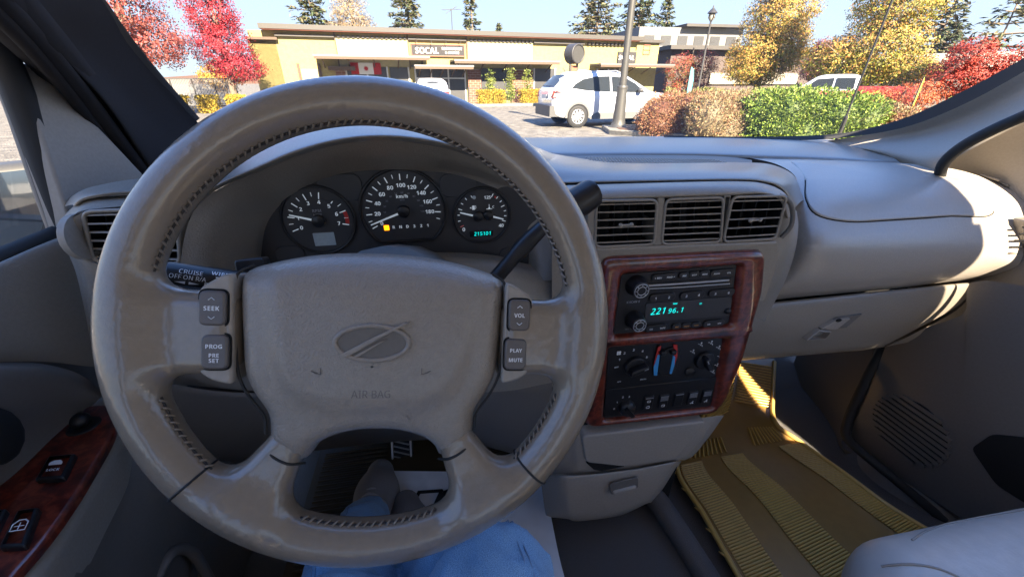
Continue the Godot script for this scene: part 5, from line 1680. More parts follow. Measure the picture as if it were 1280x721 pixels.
	var right := [
		[Vector3(0.7248, 1.1897, -0.89), Vector3(0.8676, 1.1843, -0.875), Vector3(0.9849, 1.1804, -0.855), Vector3(1.0738, 1.1763, -0.83), Vector3(1.1162, 1.1764, -0.79), Vector3(1.1567, 1.1725, -0.735), Vector3(1.1895, 1.1541, -0.675), Vector3(1.239, 1.1231, -0.625), Vector3(1.3106, 1.0741, -0.57)],
		[Vector3(0.7361, 1.1881, -0.8), Vector3(0.8187, 1.1856, -0.8), Vector3(0.9265, 1.1805, -0.79), Vector3(1.008, 1.1754, -0.765), Vector3(1.0594, 1.1706, -0.735), Vector3(1.112, 1.1589, -0.69), Vector3(1.1522, 1.1406, -0.645), Vector3(1.2183, 1.106, -0.605), Vector3(1.2998, 1.0541, -0.555)],
		[Vector3(0.7189, 1.1755, -0.72), Vector3(0.7669, 1.1738, -0.72), Vector3(0.8614, 1.1681, -0.715), Vector3(0.9474, 1.1614, -0.7), Vector3(1.0068, 1.1551, -0.68), Vector3(1.0729, 1.1416, -0.655), Vector3(1.1358, 1.1196, -0.625), Vector3(1.2101, 1.0837, -0.59), Vector3(1.3125, 1.0286, -0.55)],
		[Vector3(0.6784, 1.1453, -0.665), Vector3(0.7102, 1.1509, -0.65), Vector3(0.8108, 1.1447, -0.65), Vector3(0.8956, 1.1405, -0.645), Vector3(0.9656, 1.1353, -0.64), Vector3(1.0409, 1.1243, -0.625), Vector3(1.1151, 1.1047, -0.605), Vector3(1.2063, 1.0666, -0.58), Vector3(1.3206, 1.0083, -0.545)],
		[Vector3(0.664, 1.1183, -0.64), Vector3(0.6884, 1.1216, -0.61), Vector3(0.7864, 1.1146, -0.61), Vector3(0.8721, 1.1115, -0.61), Vector3(0.9452, 1.1091, -0.61), Vector3(1.0259, 1.1029, -0.605), Vector3(1.1095, 1.0839, -0.592), Vector3(1.2117, 1.0443, -0.573), Vector3(1.3308, 0.9857, -0.54)],
		[Vector3(0.654, 1.0774, -0.62), Vector3(0.6711, 1.0872, -0.578), Vector3(0.7677, 1.0792, -0.578), Vector3(0.8552, 1.0742, -0.58), Vector3(0.9309, 1.0701, -0.582), Vector3(1.0186, 1.0626, -0.582), Vector3(1.1088, 1.0471, -0.575), Vector3(1.2176, 1.0125, -0.562), Vector3(1.345, 0.9585, -0.535)],
		[Vector3(0.6421, 1.0169, -0.61), Vector3(0.6731, 1.0308, -0.578), Vector3(0.7852, 1.026, -0.576), Vector3(0.8801, 1.0228, -0.578), Vector3(0.9567, 1.0211, -0.58), Vector3(1.0431, 1.0198, -0.58), Vector3(1.1325, 1.0134, -0.575), Vector3(1.2362, 0.9842, -0.56), Vector3(1.367, 0.933, -0.535)],
		[Vector3(0.6267, 0.972, -0.61), Vector3(0.6831, 0.9834, -0.592), Vector3(0.8117, 0.9819, -0.59), Vector3(0.9196, 0.9807, -0.592), Vector3(0.9989, 0.9804, -0.594), Vector3(1.0902, 0.9798, -0.595), Vector3(1.1804, 0.9785, -0.59), Vector3(1.2855, 0.9534, -0.575), Vector3(1.4119, 0.9029, -0.545)],
		[Vector3(0.6479, 0.9452, -0.625), Vector3(0.7273, 0.9499, -0.62), Vector3(0.8595, 0.9491, -0.62), Vector3(0.9707, 0.9488, -0.62), Vector3(1.0499, 0.9517, -0.62), Vector3(1.1428, 0.9537, -0.62), Vector3(1.2364, 0.9543, -0.615), Vector3(1.3466, 0.9295, -0.6), Vector3(1.4849, 0.8728, -0.57)]]
	m.patch(right, 56, 48, EYE)
	put(m, "passenger_side_pad", mats.dash_plastic_lit, o)
	# airbag lid: the same surface 3 mm proud, with rolled edges and a dark joint
	var net := MB.net_points(right, 112, 96)
	var sample := func(u: float, v: float) -> Vector3:
		var iu := clampf(u * 112.0, 0, 111.99)
		var iv := clampf(v * 96.0, 0, 95.99)
		var a: Vector3 = net[int(iv)][int(iu)].lerp(net[int(iv)][int(iu) + 1], iu - int(iu))
		var b: Vector3 = net[int(iv) + 1][int(iu)].lerp(net[int(iv) + 1][int(iu) + 1], iu - int(iu))
		return a.lerp(b, iv - int(iv))
	var edge := []
	for p in soft([Vector2(0.075, 0.06), Vector2(0.40, 0.02), Vector2(0.66, 0.155), Vector2(0.735, 0.33), Vector2(0.70, 0.43), Vector2(0.62, 0.472), Vector2(0.20, 0.51), Vector2(0.10, 0.47), Vector2(0.058, 0.33)], 0.06, 5):
		edge.append(p)
	var lid := MB.new()
	var mid := Vector2(0.35, 0.26)
	var rings := []
	for q in [[1.0, -0.002], [1.0, 0.001], [0.993, 0.0028], [0.975, 0.004], [0.8, 0.005], [0.55, 0.006], [0.3, 0.006], [0.05, 0.006], [0.0, 0.006]]:
		var r := []
		for i in edge.size() + 1:
			var uv: Vector2 = mid.lerp(edge[i % edge.size()], q[0])
			var p: Vector3 = sample.call(uv.x, uv.y)
			var nn: Vector3 = (sample.call(uv.x + 0.02, uv.y) - sample.call(uv.x - 0.02, uv.y)).cross(sample.call(uv.x, uv.y + 0.02) - sample.call(uv.x, uv.y - 0.02)).normalized()
			if nn.dot(EYE - p) < 0:
				nn = -nn
			r.append(p + nn * q[1] * lerpf(0.4, 1.0, smoothstep(0.04, 0.2, uv.y)))
		rings.append(r)
	lid.grid(rings, EYE, false, true)
	put(lid, "airbag_lid", mats.dash_plastic_lit, o)
	m = MB.new()
	var groove := []
	for k in edge.size():
		var uv: Vector2 = edge[(k + 12) % edge.size()]
		if uv.y > 0.15:
			groove.append(sample.call(mid.x + (uv.x - mid.x) * 1.004, mid.y + (uv.y - mid.y) * 1.004))
	m.tube(groove, 0.0014, 6)
	put(m, "lid_joint", mats.void_black, o)
	# window demister at the far right end
	m = MB.new()
	m.patch([[Vector3(1.18, 1.1604, -0.712), Vector3(1.2523, 1.1223, -0.652)], [Vector3(1.1811, 1.1559, -0.676), Vector3(1.228, 1.116, -0.628)]], 4, 2, EYE)
	for i in m.v.size():
		m.v[i] += Vector3(0, 0.004, 0.002)
	var dm := put(m, "window_demister", mats.trim_dark, o)
	for i in 5:
		m = MB.new()
		m.tube([Vector3(1.18, 1.1604, -0.712).lerp(Vector3(1.2523, 1.1223, -0.652), i / 4.0) + Vector3(0, 0.006, 0.002), Vector3(1.1811, 1.1559, -0.676).lerp(Vector3(1.228, 1.116, -0.628), i / 4.0) + Vector3(0, 0.006, 0.002)], 0.0022, 5)
		put(m, "rib", mats.dash_plastic, dm)
	# right end vent, cut by the frame
	m = MB.new()
	m.slab(soft([Vector2(1.1327, 1.1066), Vector2(1.249, 1.1036), Vector2(1.3653, 0.9617), Vector2(1.2106, 0.9803)], 0.006), at(0, 0, -0.585), -0.01, 0.010, 0.004)
	var rv := put(m, "right_end_vent", mats.dash_plastic, o)
	for i in 5:
		m = MB.new()
		m.tube([Vector3(1.1305, 1.094, -0.573) + Vector3(0, -0.014 * i, 0), Vector3(1.2406, 1.0876, -0.573) + Vector3(0, -0.014 * i, 0)], 0.0022, 5)
		put(m, "slat", mats.black_plastic, rv)
	# cluster hood: outer roll, lip, and the dark hollow down to the instruments
	m = MB.new()
	m.patch([[Vector3(-0.372, 1.1918, -0.62), Vector3(-0.3691, 1.2395, -0.7), Vector3(-0.3178, 1.2799, -0.74), Vector3(-0.2349, 1.3067, -0.76), Vector3(-0.1351, 1.3197, -0.77), Vector3(-0.0317, 1.3102, -0.77), Vector3(0.0786, 1.2822, -0.78), Vector3(0.2024, 1.2319, -0.79), Vector3(0.2671, 1.2095, -0.76)],
		[Vector3(-0.3239, 1.2094, -0.55), Vector3(-0.3075, 1.2479, -0.6), Vector3(-0.2598, 1.2801, -0.62), Vector3(-0.1925, 1.3021, -0.63), Vector3(-0.1139, 1.3109, -0.635), Vector3(-0.0275, 1.3047, -0.635), Vector3(0.0645, 1.2816, -0.645), Vector3(0.1652, 1.2411, -0.67), Vector3(0.2219, 1.2173, -0.67)],
		[Vector3(-0.2836, 1.2231, -0.495), Vector3(-0.2611, 1.2523, -0.52), Vector3(-0.2173, 1.277, -0.53), Vector3(-0.1622, 1.2963, -0.535), Vector3(-0.0979, 1.3058, -0.535), Vector3(-0.0292, 1.3016, -0.54), Vector3(0.0447, 1.2815, -0.555), Vector3(0.1208, 1.2467, -0.585), Vector3(0.177, 1.2179, -0.61)],
		[Vector3(-0.2649, 1.2313, -0.475), Vector3(-0.2378, 1.2533, -0.475), Vector3(-0.192, 1.2724, -0.475), Vector3(-0.1453, 1.2897, -0.475), Vector3(-0.0887, 1.3005, -0.475), Vector3(-0.0295, 1.2988, -0.48), Vector3(0.033, 1.2828, -0.495), Vector3(0.0988, 1.2527, -0.53), Vector3(0.1489, 1.2215, -0.575)],
		[Vector3(-0.2634, 1.2313, -0.475), Vector3(-0.2336, 1.2522, -0.468), Vector3(-0.1862, 1.2706, -0.466), Vector3(-0.1404, 1.2869, -0.466), Vector3(-0.0877, 1.2975, -0.466), Vector3(-0.031, 1.2963, -0.47), Vector3(0.0294, 1.2806, -0.486), Vector3(0.0917, 1.2517, -0.52), Vector3(0.1429, 1.2205, -0.57)],
		[Vector3(-0.2666, 1.2265, -0.48), Vector3(-0.2371, 1.2471, -0.476), Vector3(-0.1891, 1.2657, -0.475), Vector3(-0.1424, 1.2816, -0.475), Vector3(-0.0901, 1.2925, -0.475), Vector3(-0.0336, 1.2917, -0.478), Vector3(0.027, 1.2758, -0.495), Vector3(0.0892, 1.2458, -0.53), Vector3(0.1407, 1.2137, -0.58)]], 48, 26, EYE)
	put(m, "cluster_hood", mats.dash_top, o)
	m = MB.new()
	m.patch([[Vector3(-0.2973, 1.1534, -0.46), Vector3(-0.2856, 1.1877, -0.468), Vector3(-0.2722, 1.2184, -0.478), Vector3(-0.2494, 1.2402, -0.478), Vector3(-0.2106, 1.2585, -0.477), Vector3(-0.1664, 1.2755, -0.476), Vector3(-0.1238, 1.2875, -0.476), Vector3(-0.082, 1.293, -0.476), Vector3(-0.0336, 1.2924, -0.479), Vector3(0.0271, 1.2766, -0.496), Vector3(0.0895, 1.2465, -0.532), Vector3(0.142, 1.2114, -0.585), Vector3(0.2096, 1.1969, -0.55), Vector3(0.2158, 1.1456, -0.52), Vector3(0.2101, 1.0909, -0.5)],
		[Vector3(-0.2752, 1.1443, -0.475), Vector3(-0.2659, 1.1798, -0.485), Vector3(-0.2522, 1.2083, -0.495), Vector3(-0.2315, 1.2284, -0.5), Vector3(-0.2003, 1.2467, -0.502), Vector3(-0.1589, 1.2631, -0.502), Vector3(-0.12, 1.2725, -0.502), Vector3(-0.0844, 1.2759, -0.502), Vector3(-0.0372, 1.2742, -0.505), Vector3(0.0205, 1.2616, -0.515), Vector3(0.0789, 1.2359, -0.54), Vector3(0.1325, 1.2046, -0.58), Vector3(0.1773, 1.1813, -0.56), Vector3(0.1845, 1.1421, -0.535), Vector3(0.1767, 1.089, -0.51)],
		[Vector3(-0.2552, 1.1209, -0.52), Vector3(-0.2465, 1.1587, -0.53), Vector3(-0.2362, 1.1891, -0.54), Vector3(-0.2216, 1.2077, -0.545), Vector3(-0.1943, 1.2269, -0.545), Vector3(-0.1566, 1.2434, -0.545), Vector3(-0.1234, 1.2521, -0.545), Vector3(-0.0872, 1.2549, -0.545), Vector3(-0.0399, 1.2534, -0.545), Vector3(0.016, 1.2469, -0.548), Vector3(0.0665, 1.2289, -0.555), Vector3(0.1124, 1.2032, -0.57), Vector3(0.1334, 1.1772, -0.565), Vector3(0.1409, 1.1369, -0.55), Vector3(0.1353, 1.0852, -0.525)],
		[Vector3(-0.26, 1.1082, -0.56), Vector3(-0.2477, 1.147, -0.56), Vector3(-0.2345, 1.1781, -0.56), Vector3(-0.2158, 1.2011, -0.56), Vector3(-0.1907, 1.22, -0.56), Vector3(-0.1559, 1.2362, -0.56), Vector3(-0.1248, 1.2443, -0.56), Vector3(-0.0884, 1.2471, -0.56), Vector3(-0.0416, 1.2455, -0.56), Vector3(0.0128, 1.2395, -0.56), Vector3(0.0603, 1.2236, -0.56), Vector3(0.0996, 1.2027, -0.565), Vector3(0.1177, 1.1756, -0.565), Vector3(0.1247, 1.1343, -0.56), Vector3(0.1245, 1.0763, -0.56)]], 70, 20, EYE)
	put(m, "cluster_surround", mats.dash_plastic, o)
	# shelf below the instruments and the column shroud behind the wheel
	m = MB.new()
	m.patch([[Vector3(-0.3005, 1.1539, -0.47), Vector3(-0.2393, 1.1259, -0.558), Vector3(-0.066, 1.1311, -0.556), Vector3(0.0614, 1.1194, -0.556), Vector3(0.1232, 1.099, -0.556), Vector3(0.2147, 1.1013, -0.505)],
		[Vector3(-0.3059, 1.1234, -0.46), Vector3(-0.2293, 1.1163, -0.52), Vector3(-0.0645, 1.123, -0.52), Vector3(0.0567, 1.1097, -0.52), Vector3(0.1219, 1.0861, -0.52), Vector3(0.218, 1.0496, -0.5)],
		[Vector3(-0.3313, 1.0639, -0.47), Vector3(-0.2344, 1.0451, -0.48), Vector3(-0.0722, 1.0386, -0.48), Vector3(0.0495, 1.0243, -0.48), Vector3(0.1174, 0.995, -0.49), Vector3(0.2256, 0.9748, -0.5)],
		[Vector3(-0.3743, 0.9818, -0.5), Vector3(-0.2651, 0.9506, -0.5), Vector3(-0.088, 0.9231, -0.5), Vector3(0.0485, 0.9019, -0.5), Vector3(0.1231, 0.8946, -0.505), Vector3(0.2313, 0.8828, -0.51)]], 30, 20, EYE)
	put(m, "lower_fascia", mats.dash_plastic, o)
	m = MB.new()
	m.patch([[Vector3(-0.3684, 1.009, -0.47), Vector3(-0.3095, 0.9663, -0.49), Vector3(-0.1777, 0.9414, -0.495), Vector3(-0.0146, 0.9199, -0.5), Vector3(0.1573, 0.9015, -0.505)],
		[Vector3(-0.3824, 0.9772, -0.475), Vector3(-0.3189, 0.9411, -0.495), Vector3(-0.1858, 0.9099, -0.505), Vector3(-0.0167, 0.8862, -0.51), Vector3(0.1607, 0.8575, -0.51)],
		[Vector3(-0.441, 0.8481, -0.52), Vector3(-0.3888, 0.7922, -0.56), Vector3(-0.2338, 0.7589, -0.6), Vector3(-0.025, 0.7311, -0.6), Vector3(0.1827, 0.6779, -0.56)],
		[Vector3(-0.5548, 0.6962, -0.6), Vector3(-0.4998, 0.6058, -0.7), Vector3(-0.3022, 0.5593, -0.75), Vector3(-0.0329, 0.5673, -0.72), Vector3(0.2048, 0.552, -0.62)]], 20, 12, EYE)
	put(m, "knee_bolster", mats.trim_dark, o)
	m = MB.new()
	var wc := Vector3(-0.061, 1.173, -0.291)
	var wn := Vector3(0, 0.4147, 0.91)
	m.tube([wc - wn * 0.30 + Vector3(0, 0.0, 0), wc - wn * 0.2, wc - wn * 0.075, wc - wn * 0.055], [0.085, 0.08, 0.07, 0.05], 20)
	put(m, "column_shroud", mats.trim_dark, o)
	# left end: rounded pod with its cap and vent
	m = MB.new()
	m.patch([[Vector3(-0.4919, 1.2036, -0.6), Vector3(-0.4271, 1.2332, -0.56), Vector3(-0.404, 1.2396, -0.57), Vector3(-0.3774, 1.2401, -0.6), Vector3(-0.3304, 1.2417, -0.62)], [Vector3(-0.4396, 1.2191, -0.55), Vector3(-0.4027, 1.2394, -0.53), Vector3(-0.3787, 1.2436, -0.535), Vector3(-0.3537, 1.2436, -0.56), Vector3(-0.3113, 1.2418, -0.58)], [Vector3(-0.4009, 1.2301, -0.51), Vector3(-0.3791, 1.2405, -0.5), Vector3(-0.3541, 1.2446, -0.5), Vector3(-0.3288, 1.2426, -0.515), Vector3(-0.2887, 1.2383, -0.53)], [Vector3(-0.3963, 1.2294, -0.505), Vector3(-0.3791, 1.237, -0.5), Vector3(-0.3559, 1.2403, -0.5), Vector3(-0.3308, 1.2372, -0.515), Vector3(-0.2906, 1.2327, -0.53)]], 20, 12, EYE)
	put(m, "left_pod_cap", mats.dash_plastic, o)
	m = MB.new()
	m.patch([[Vector3(-0.4977, 1.1868, -0.6), Vector3(-0.412, 1.2247, -0.525), Vector3(-0.3848, 1.236, -0.515), Vector3(-0.3627, 1.2368, -0.515), Vector3(-0.3373, 1.2351, -0.525), Vector3(-0.2916, 1.2316, -0.535)],
		[Vector3(-0.4275, 1.2064, -0.52), Vector3(-0.3961, 1.2237, -0.5), Vector3(-0.3724, 1.2345, -0.495), Vector3(-0.3507, 1.2361, -0.495), Vector3(-0.3264, 1.2342, -0.505), Vector3(-0.2848, 1.2287, -0.515)],
		[Vector3(-0.4038, 1.2094, -0.49), Vector3(-0.3834, 1.2218, -0.478), Vector3(-0.3685, 1.2316, -0.474), Vector3(-0.3385, 1.2343, -0.474), Vector3(-0.3128, 1.2331, -0.48), Vector3(-0.2772, 1.2278, -0.49)]], 24, 10, EYE)
	m.patch([[Vector3(-0.4038, 1.2094, -0.49), Vector3(-0.3887, 1.2149, -0.476), Vector3(-0.3754, 1.2258, -0.472), Vector3(-0.3671, 1.2299, -0.474)], [Vector3(-0.4002, 1.2, -0.48), Vector3(-0.3893, 1.2023, -0.472), Vector3(-0.3812, 1.2043, -0.47), Vector3(-0.3773, 1.2043, -0.474)], [Vector3(-0.4037, 1.1837, -0.48), Vector3(-0.391, 1.1869, -0.47), Vector3(-0.3829, 1.1853, -0.468), Vector3(-0.379, 1.1796, -0.472)], [Vector3(-0.4073, 1.1581, -0.48), Vector3(-0.3944, 1.1617, -0.47), Vector3(-0.3826, 1.1655, -0.466), Vector3(-0.371, 1.1665, -0.47)], [Vector3(-0.4217, 1.1021, -0.48), Vector3(-0.4091, 1.1069, -0.47), Vector3(-0.3955, 1.1122, -0.466), Vector3(-0.3763, 1.1142, -0.47)], [Vector3(-0.4461, 1.0397, -0.49), Vector3(-0.4321, 1.0454, -0.48), Vector3(-0.416, 1.0519, -0.475), Vector3(-0.3895, 1.0557, -0.475)], [Vector3(-0.4804, 0.9609, -0.51), Vector3(-0.4656, 0.9677, -0.5), Vector3(-0.4531, 0.9657, -0.5), Vector3(-0.4207, 0.9748, -0.5)]], 12, 30, EYE)
	m.patch([[Vector3(-0.3794, 1.1806, -0.472), Vector3(-0.35, 1.167, -0.474), Vector3(-0.3076, 1.1657, -0.476), Vector3(-0.293, 1.1639, -0.48)], [Vector3(-0.371, 1.1665, -0.47), Vector3(-0.3449, 1.1566, -0.472), Vector3(-0.31, 1.1558, -0.474), Vector3(-0.295, 1.1548, -0.478)], [Vector3(-0.3763, 1.1142, -0.47), Vector3(-0.3549, 1.1086, -0.472), Vector3(-0.3272, 1.1068, -0.474), Vector3(-0.3103, 1.1061, -0.476)], [Vector3(-0.4207, 0.9748, -0.5), Vector3(-0.4023, 0.9719, -0.5), Vector3(-0.3766, 0.9751, -0.5), Vector3(-0.3601, 0.9797, -0.5)]], 12, 14, EYE)
	m.patch([[Vector3(-0.2794, 1.2338, -0.478), Vector3(-0.2749, 1.2277, -0.49)], [Vector3(-0.2876, 1.195, -0.474), Vector3(-0.2862, 1.1919, -0.482)], [Vector3(-0.2992, 1.1641, -0.476), Vector3(-0.2936, 1.1619, -0.48)]], 4, 10, EYE)
	put(m, "left_pod", mats.dash_plastic, o)
	vent(o, Vector3(-0.3657, 1.2315, -0.474), Vector3(-0.2786, 1.2305, -0.474), Vector3(-0.2973, 1.1668, -0.474), Vector3(-0.3785, 1.1768, -0.474), 6, 5, false)
	m = MB.new()
	m.slab(circle(0.024, 22), Transform3D(Basis(Vector3(0, 0, 1), Vector3.UP, Vector3.LEFT), Vector3(-0.3802, 1.2042, -0.475)), -0.004, 0.003, 0.001, 2, true)
	put(m, "vent_wheel", mats.trim_grey, o)
	# unseen black boxes added behind the dashboard skins to block light
	m = MB.new()
	m.box(Vector3(AXIS, 0.96, -0.92), Vector3(1.62, 0.30, 0.38))
	m.box(Vector3(AXIS + 0.02, 0.93, -0.60), Vector3(0.26, 0.24, 0.14))
	put(m, "dash_light_blocker", mats.void_black, o)
	# small hazard switch on the column
	m = MB.new()
	m.slab(rounded(0.026, 0.016, 0.003), Transform3D(Basis.from_euler(Vector3(-0.3, 0.1, 0)), Vector3(-0.1925, 1.1875, -0.4)), -0.02, 0.0, 0.002)
	put(m, "hazard_switch", mats.black_plastic, o)

	# glove box below the passenger pad
	var g := thing("glove_box", "grey glove box lid with flush latch under the passenger pad", "glove box", Vector3(0.912, 0.8579, -0.61))
	m = MB.new()
	m.patch([[Vector3(0.6096, 0.9377, -0.628), Vector3(0.7367, 0.94, -0.626), Vector3(0.8873, 0.9425, -0.624), Vector3(1.0309, 0.9444, -0.622), Vector3(1.1482, 0.9452, -0.62), Vector3(1.1936, 0.9413, -0.62)],
		[Vector3(0.5798, 0.948, -0.605), Vector3(0.7107, 0.9499, -0.602), Vector3(0.856, 0.9522, -0.6), Vector3(0.9978, 0.9527, -0.6), Vector3(1.1037, 0.953, -0.6), Vector3(1.1619, 0.9454, -0.605)],
		[Vector3(0.5693, 0.9041, -0.598), Vector3(0.7225, 0.8994, -0.594), Vector3(0.8728, 0.8983, -0.592), Vector3(0.9752, 0.8996, -0.592), Vector3(1.0516, 0.9008, -0.594), Vector3(1.1334, 0.8963, -0.602)],
		[Vector3(0.5703, 0.8389, -0.605), Vector3(0.7529, 0.8343, -0.6), Vector3(0.8716, 0.8305, -0.6), Vector3(0.939, 0.8275, -0.602), Vector3(0.9888, 0.8306, -0.605), Vector3(1.0628, 0.8295, -0.614)],
		[Vector3(0.5697, 0.8104, -0.615), Vector3(0.7768, 0.8008, -0.612), Vector3(0.875, 0.7987, -0.61), Vector3(0.9292, 0.7986, -0.61), Vector3(0.9758, 0.7982, -0.612), Vector3(1.0174, 0.7921, -0.62)],
		[Vector3(0.5983, 0.7832, -0.64), Vector3(0.8133, 0.7732, -0.64), Vector3(0.9192, 0.769, -0.64), Vector3(0.9773, 0.7664, -0.64), Vector3(1.023, 0.7679, -0.64), Vector3(1.0529, 0.7689, -0.64)]], 36, 26, EYE)
	put(m, "lid", mats.dash_plastic, g)
	m = MB.new()
	m.slab([Vector2(0.764, 0.8828), Vector2(0.7962, 0.9092), Vector2(0.8582, 0.9126), Vector2(0.8323, 0.8812)], at(0, 0, -0.590), -0.01, 0.0015, 0.001)
	var lt := put(m, "latch_recess", mats.trim_dark, g)
	m = MB.new()
	m.slab(soft([Vector2(0.7366, 0.8628), Vector2(0.7585, 0.8867), Vector2(0.7933, 0.8787), Vector2(0.7847, 0.8612)], 0.003), at(0, 0, -0.588), -0.012, 0.005, 0.002)
	m.slab(soft([Vector2(0.7638, 0.8881), Vector2(0.7964, 0.9084), Vector2(0.8287, 0.907), Vector2(0.804, 0.8815)], 0.003), at(0, 0, -0.588), -0.012, 0.003, 0.001)
	put(m, "latch", mats.trim_grey, lt)
	m = MB.new()
	m.slab(circle(0.004, 14, 1.7), at(Vector3(0.7979, 0.9066, -0.585).x, Vector3(0.7979, 0.9066, -0.585).y, -0.5848), 0.0, 0.0015)
	put(m, "keyhole", mats.void_black, lt)
	# lower right trim wrapping from the glove box to the door
	m = MB.new()
	m.patch([[Vector3(1.1801, 0.9504, -0.612), Vector3(1.2364, 0.9594, -0.6), Vector3(1.3095, 0.9444, -0.585), Vector3(1.4368, 0.8849, -0.55)], [Vector3(1.1501, 0.8861, -0.606), Vector3(1.229, 0.8986, -0.6), Vector3(1.3015, 0.9248, -0.585), Vector3(1.4532, 0.8661, -0.55)], [Vector3(1.0787, 0.8182, -0.618), Vector3(1.1577, 0.8347, -0.61), Vector3(1.2448, 0.8756, -0.6), Vector3(1.4923, 0.8426, -0.56)], [Vector3(1.0364, 0.778, -0.63), Vector3(1.1296, 0.788, -0.63), Vector3(1.2313, 0.834, -0.62), Vector3(1.5523, 0.8167, -0.58)]], 16, 14, EYE)
	put(m, "end_trim", mats.dash_plastic, o)


func make_centre_stack() -> void:
	# glossy wood surround: two rounded openings in one moulded frame
	var o := thing("wood_surround", "glossy red burl wood frame round the radio and heater controls", "trim", Vector3(0.369, 0.9572, -0.5))
	var outer := soft([Vector2(0.2161, 1.1294), Vector2(0.478, 1.1236), Vector2(0.4958, 1.0526), Vector2(0.5001, 0.9142), Vector2(0.4913, 0.8212), Vector2(0.4719, 0.7946), Vector2(0.2164, 0.8044), Vector2(0.2158, 0.9063), Vector2(0.2182, 1.0302)], 0.018, 6)
	var open_a := soft([Vector2(0.249, 1.1013), Vector2(0.4374, 1.1018), Vector2(0.4534, 0.9917), Vector2(0.2494, 0.9952)], 0.004, 3)
	var open_b := soft([Vector2(0.2439, 0.9753), Vector2(0.4498, 0.9675), Vector2(0.4644, 0.8109), Vector2(0.2522, 0.8173)], 0.004, 3)
	var split_l: Vector2 = Vector2(0.215, 0.985)
	var split_r: Vector2 = Vector2(0.4939, 0.98)
	var m := MB.new()
	for part in 2:
		var inner: Array = open_a if part == 0 else open_b
		var c := Vector2.ZERO
		for p in inner:
			c += p / inner.size()
		var rings := []
		var prof := [[0.0, -0.012], [0.0, 0.000], [0.06, 0.006], [0.18, 0.0095], [0.45, 0.0115], [0.75, 0.010], [0.92, 0.0065], [1.0, 0.001], [1.0, -0.012]]
		for q in prof:
			rings.append([])
		var cnt := 160
		for i in cnt + 1:
			var a := TAU * i / cnt
			var d := Vector2(cos(a), sin(a))
			# where this direction meets the inner and the outer edge
			var hit := func(poly: Array) -> float:
				var best := 1e9
				for k in poly.size():
					var x = Geometry2D.segment_intersects_segment(c, c + d * 2.0, poly[k], poly[(k + 1) % poly.size()])
					if x != null:
						best = minf(best, (x - c).length())
				return best
			var r_in: float = hit.call(inner)
			var r_out: float = hit.call(outer)
			var sx = Geometry2D.segment_intersects_segment(c, c + d * 2.0, split_l + (split_l - split_r), split_r + (split_r - split_l))
			var flat_edge := false
			if sx != null and (sx - c).length() < r_out:
				r_out = (sx - c).length()
				flat_edge = true
			for k in prof.size():
				var p := c + d * lerpf(r_out, r_in, prof[k][0])
				var h: float = prof[k][1]
				if flat_edge and k < 5:
					h = 0.0115
				rings[k].append(Vector3(p.x, p.y, -0.495 + h))
		m.grid(rings, EYE + Vector3(0.4, -0.3, 0.5), false, true)
	put(m, "frame", mats.burl_wood, o)

	# radio
	o = thing("car_radio", "black car radio with two knobs, disc slot and teal display", "radio", Vector3(0.3548, 1.0405, -0.5))
	var fz := -0.494
	m = MB.new()
	m.slab([Vector2(0.2501, 1.0996), Vector2(0.4475, 1.0997), Vector2(0.4661, 0.9806), Vector2(0.2504, 0.9852)], at(0, 0, fz), -0.03, 0.0)
	put(m, "faceplate", mats.black_plastic, o)
	for k in [[Vector3(0.2749, 1.0803, -0.494), 0.0165], [Vector3(0.2813, 1.0201, -0.494), 0.0155]]:
		var c: Vector3 = k[0]
		m = MB.new()
		m.lathe([[k[1], 0.0], [k[1], 0.003], [k[1] * 0.88, 0.005], [k[1] * 0.80, 0.018], [k[1] * 0.72, 0.020], [0.0, 0.0205]], at(c.x, c.y, fz), 32)
		var kn := put(m, "knob", mats.black_plastic, o)
		m = MB.new()
		m.lathe([[k[1] * 0.62, 0.0204], [k[1] * 0.66, 0.0215], [k[1] * 0.70, 0.0204]], at(c.x, c.y, fz), 28)
		m.lathe([[k[1] * 0.36, 0.0206], [k[1] * 0.40, 0.0216], [k[1] * 0.44, 0.0206]], at(c.x, c.y, fz), 24)
		for i in 8:
			var a := TAU * i / 8
			m.box(Vector3(c.x + cos(a) * k[1] * 0.54, c.y + sin(a) * k[1] * 0.54, fz + 0.0208), Vector3(0.0014, 0.0014, 0.0006))
		put(m, "marking", mats.silver_plastic, kn)
	var key := func(a: Vector3, b: Vector3, called: String, say: String, hi: float, prt: Material) -> void:
		var w: float = b.x - a.x
		var h: float = a.y - b.y
		var bm := MB.new()
		bm.slab(rounded(absf(w), absf(h), absf(h) * 0.45), at((a.x + b.x) / 2, (a.y + b.y) / 2, fz), -0.002, 0.0032, 0.0014)
		var kk := put(bm, called, mats.black_plastic, o)
		var words := say.split("|")
		var t := MB.new()
		for i in words.size():
			lettering(t, words[i], at(lerpf(a.x, b.x, (i + 0.5) / words.size()), (a.y + b.y) / 2, fz + 0.0034), hi, true)
		put(t, "marking", prt, kk)
	key.call(Vector3(0.2978, 1.0963, -0.494), Vector3(0.3383, 1.0843, -0.494), "button", "< REV|FWD >", 0.0032, mats.print_white)
	key.call(Vector3(0.3418, 1.096, -0.494), Vector3(0.3586, 1.0853, -0.494), "button", "AM", 0.0030, mats.print_white)
	key.call(Vector3(0.3582, 1.096, -0.494), Vector3(0.3753, 1.0852, -0.494), "button", "DISP", 0.0026, mats.print_white)
	key.call(Vector3(0.3748, 1.096, -0.494), Vector3(0.3935, 1.0851, -0.494), "button", "RDM", 0.0028, mats.print_white)
	key.call(Vector3(0.3942, 1.0958, -0.494), Vector3(0.4356, 1.0836, -0.494), "button", "AUTO|VOL", 0.0028, mats.print_white)
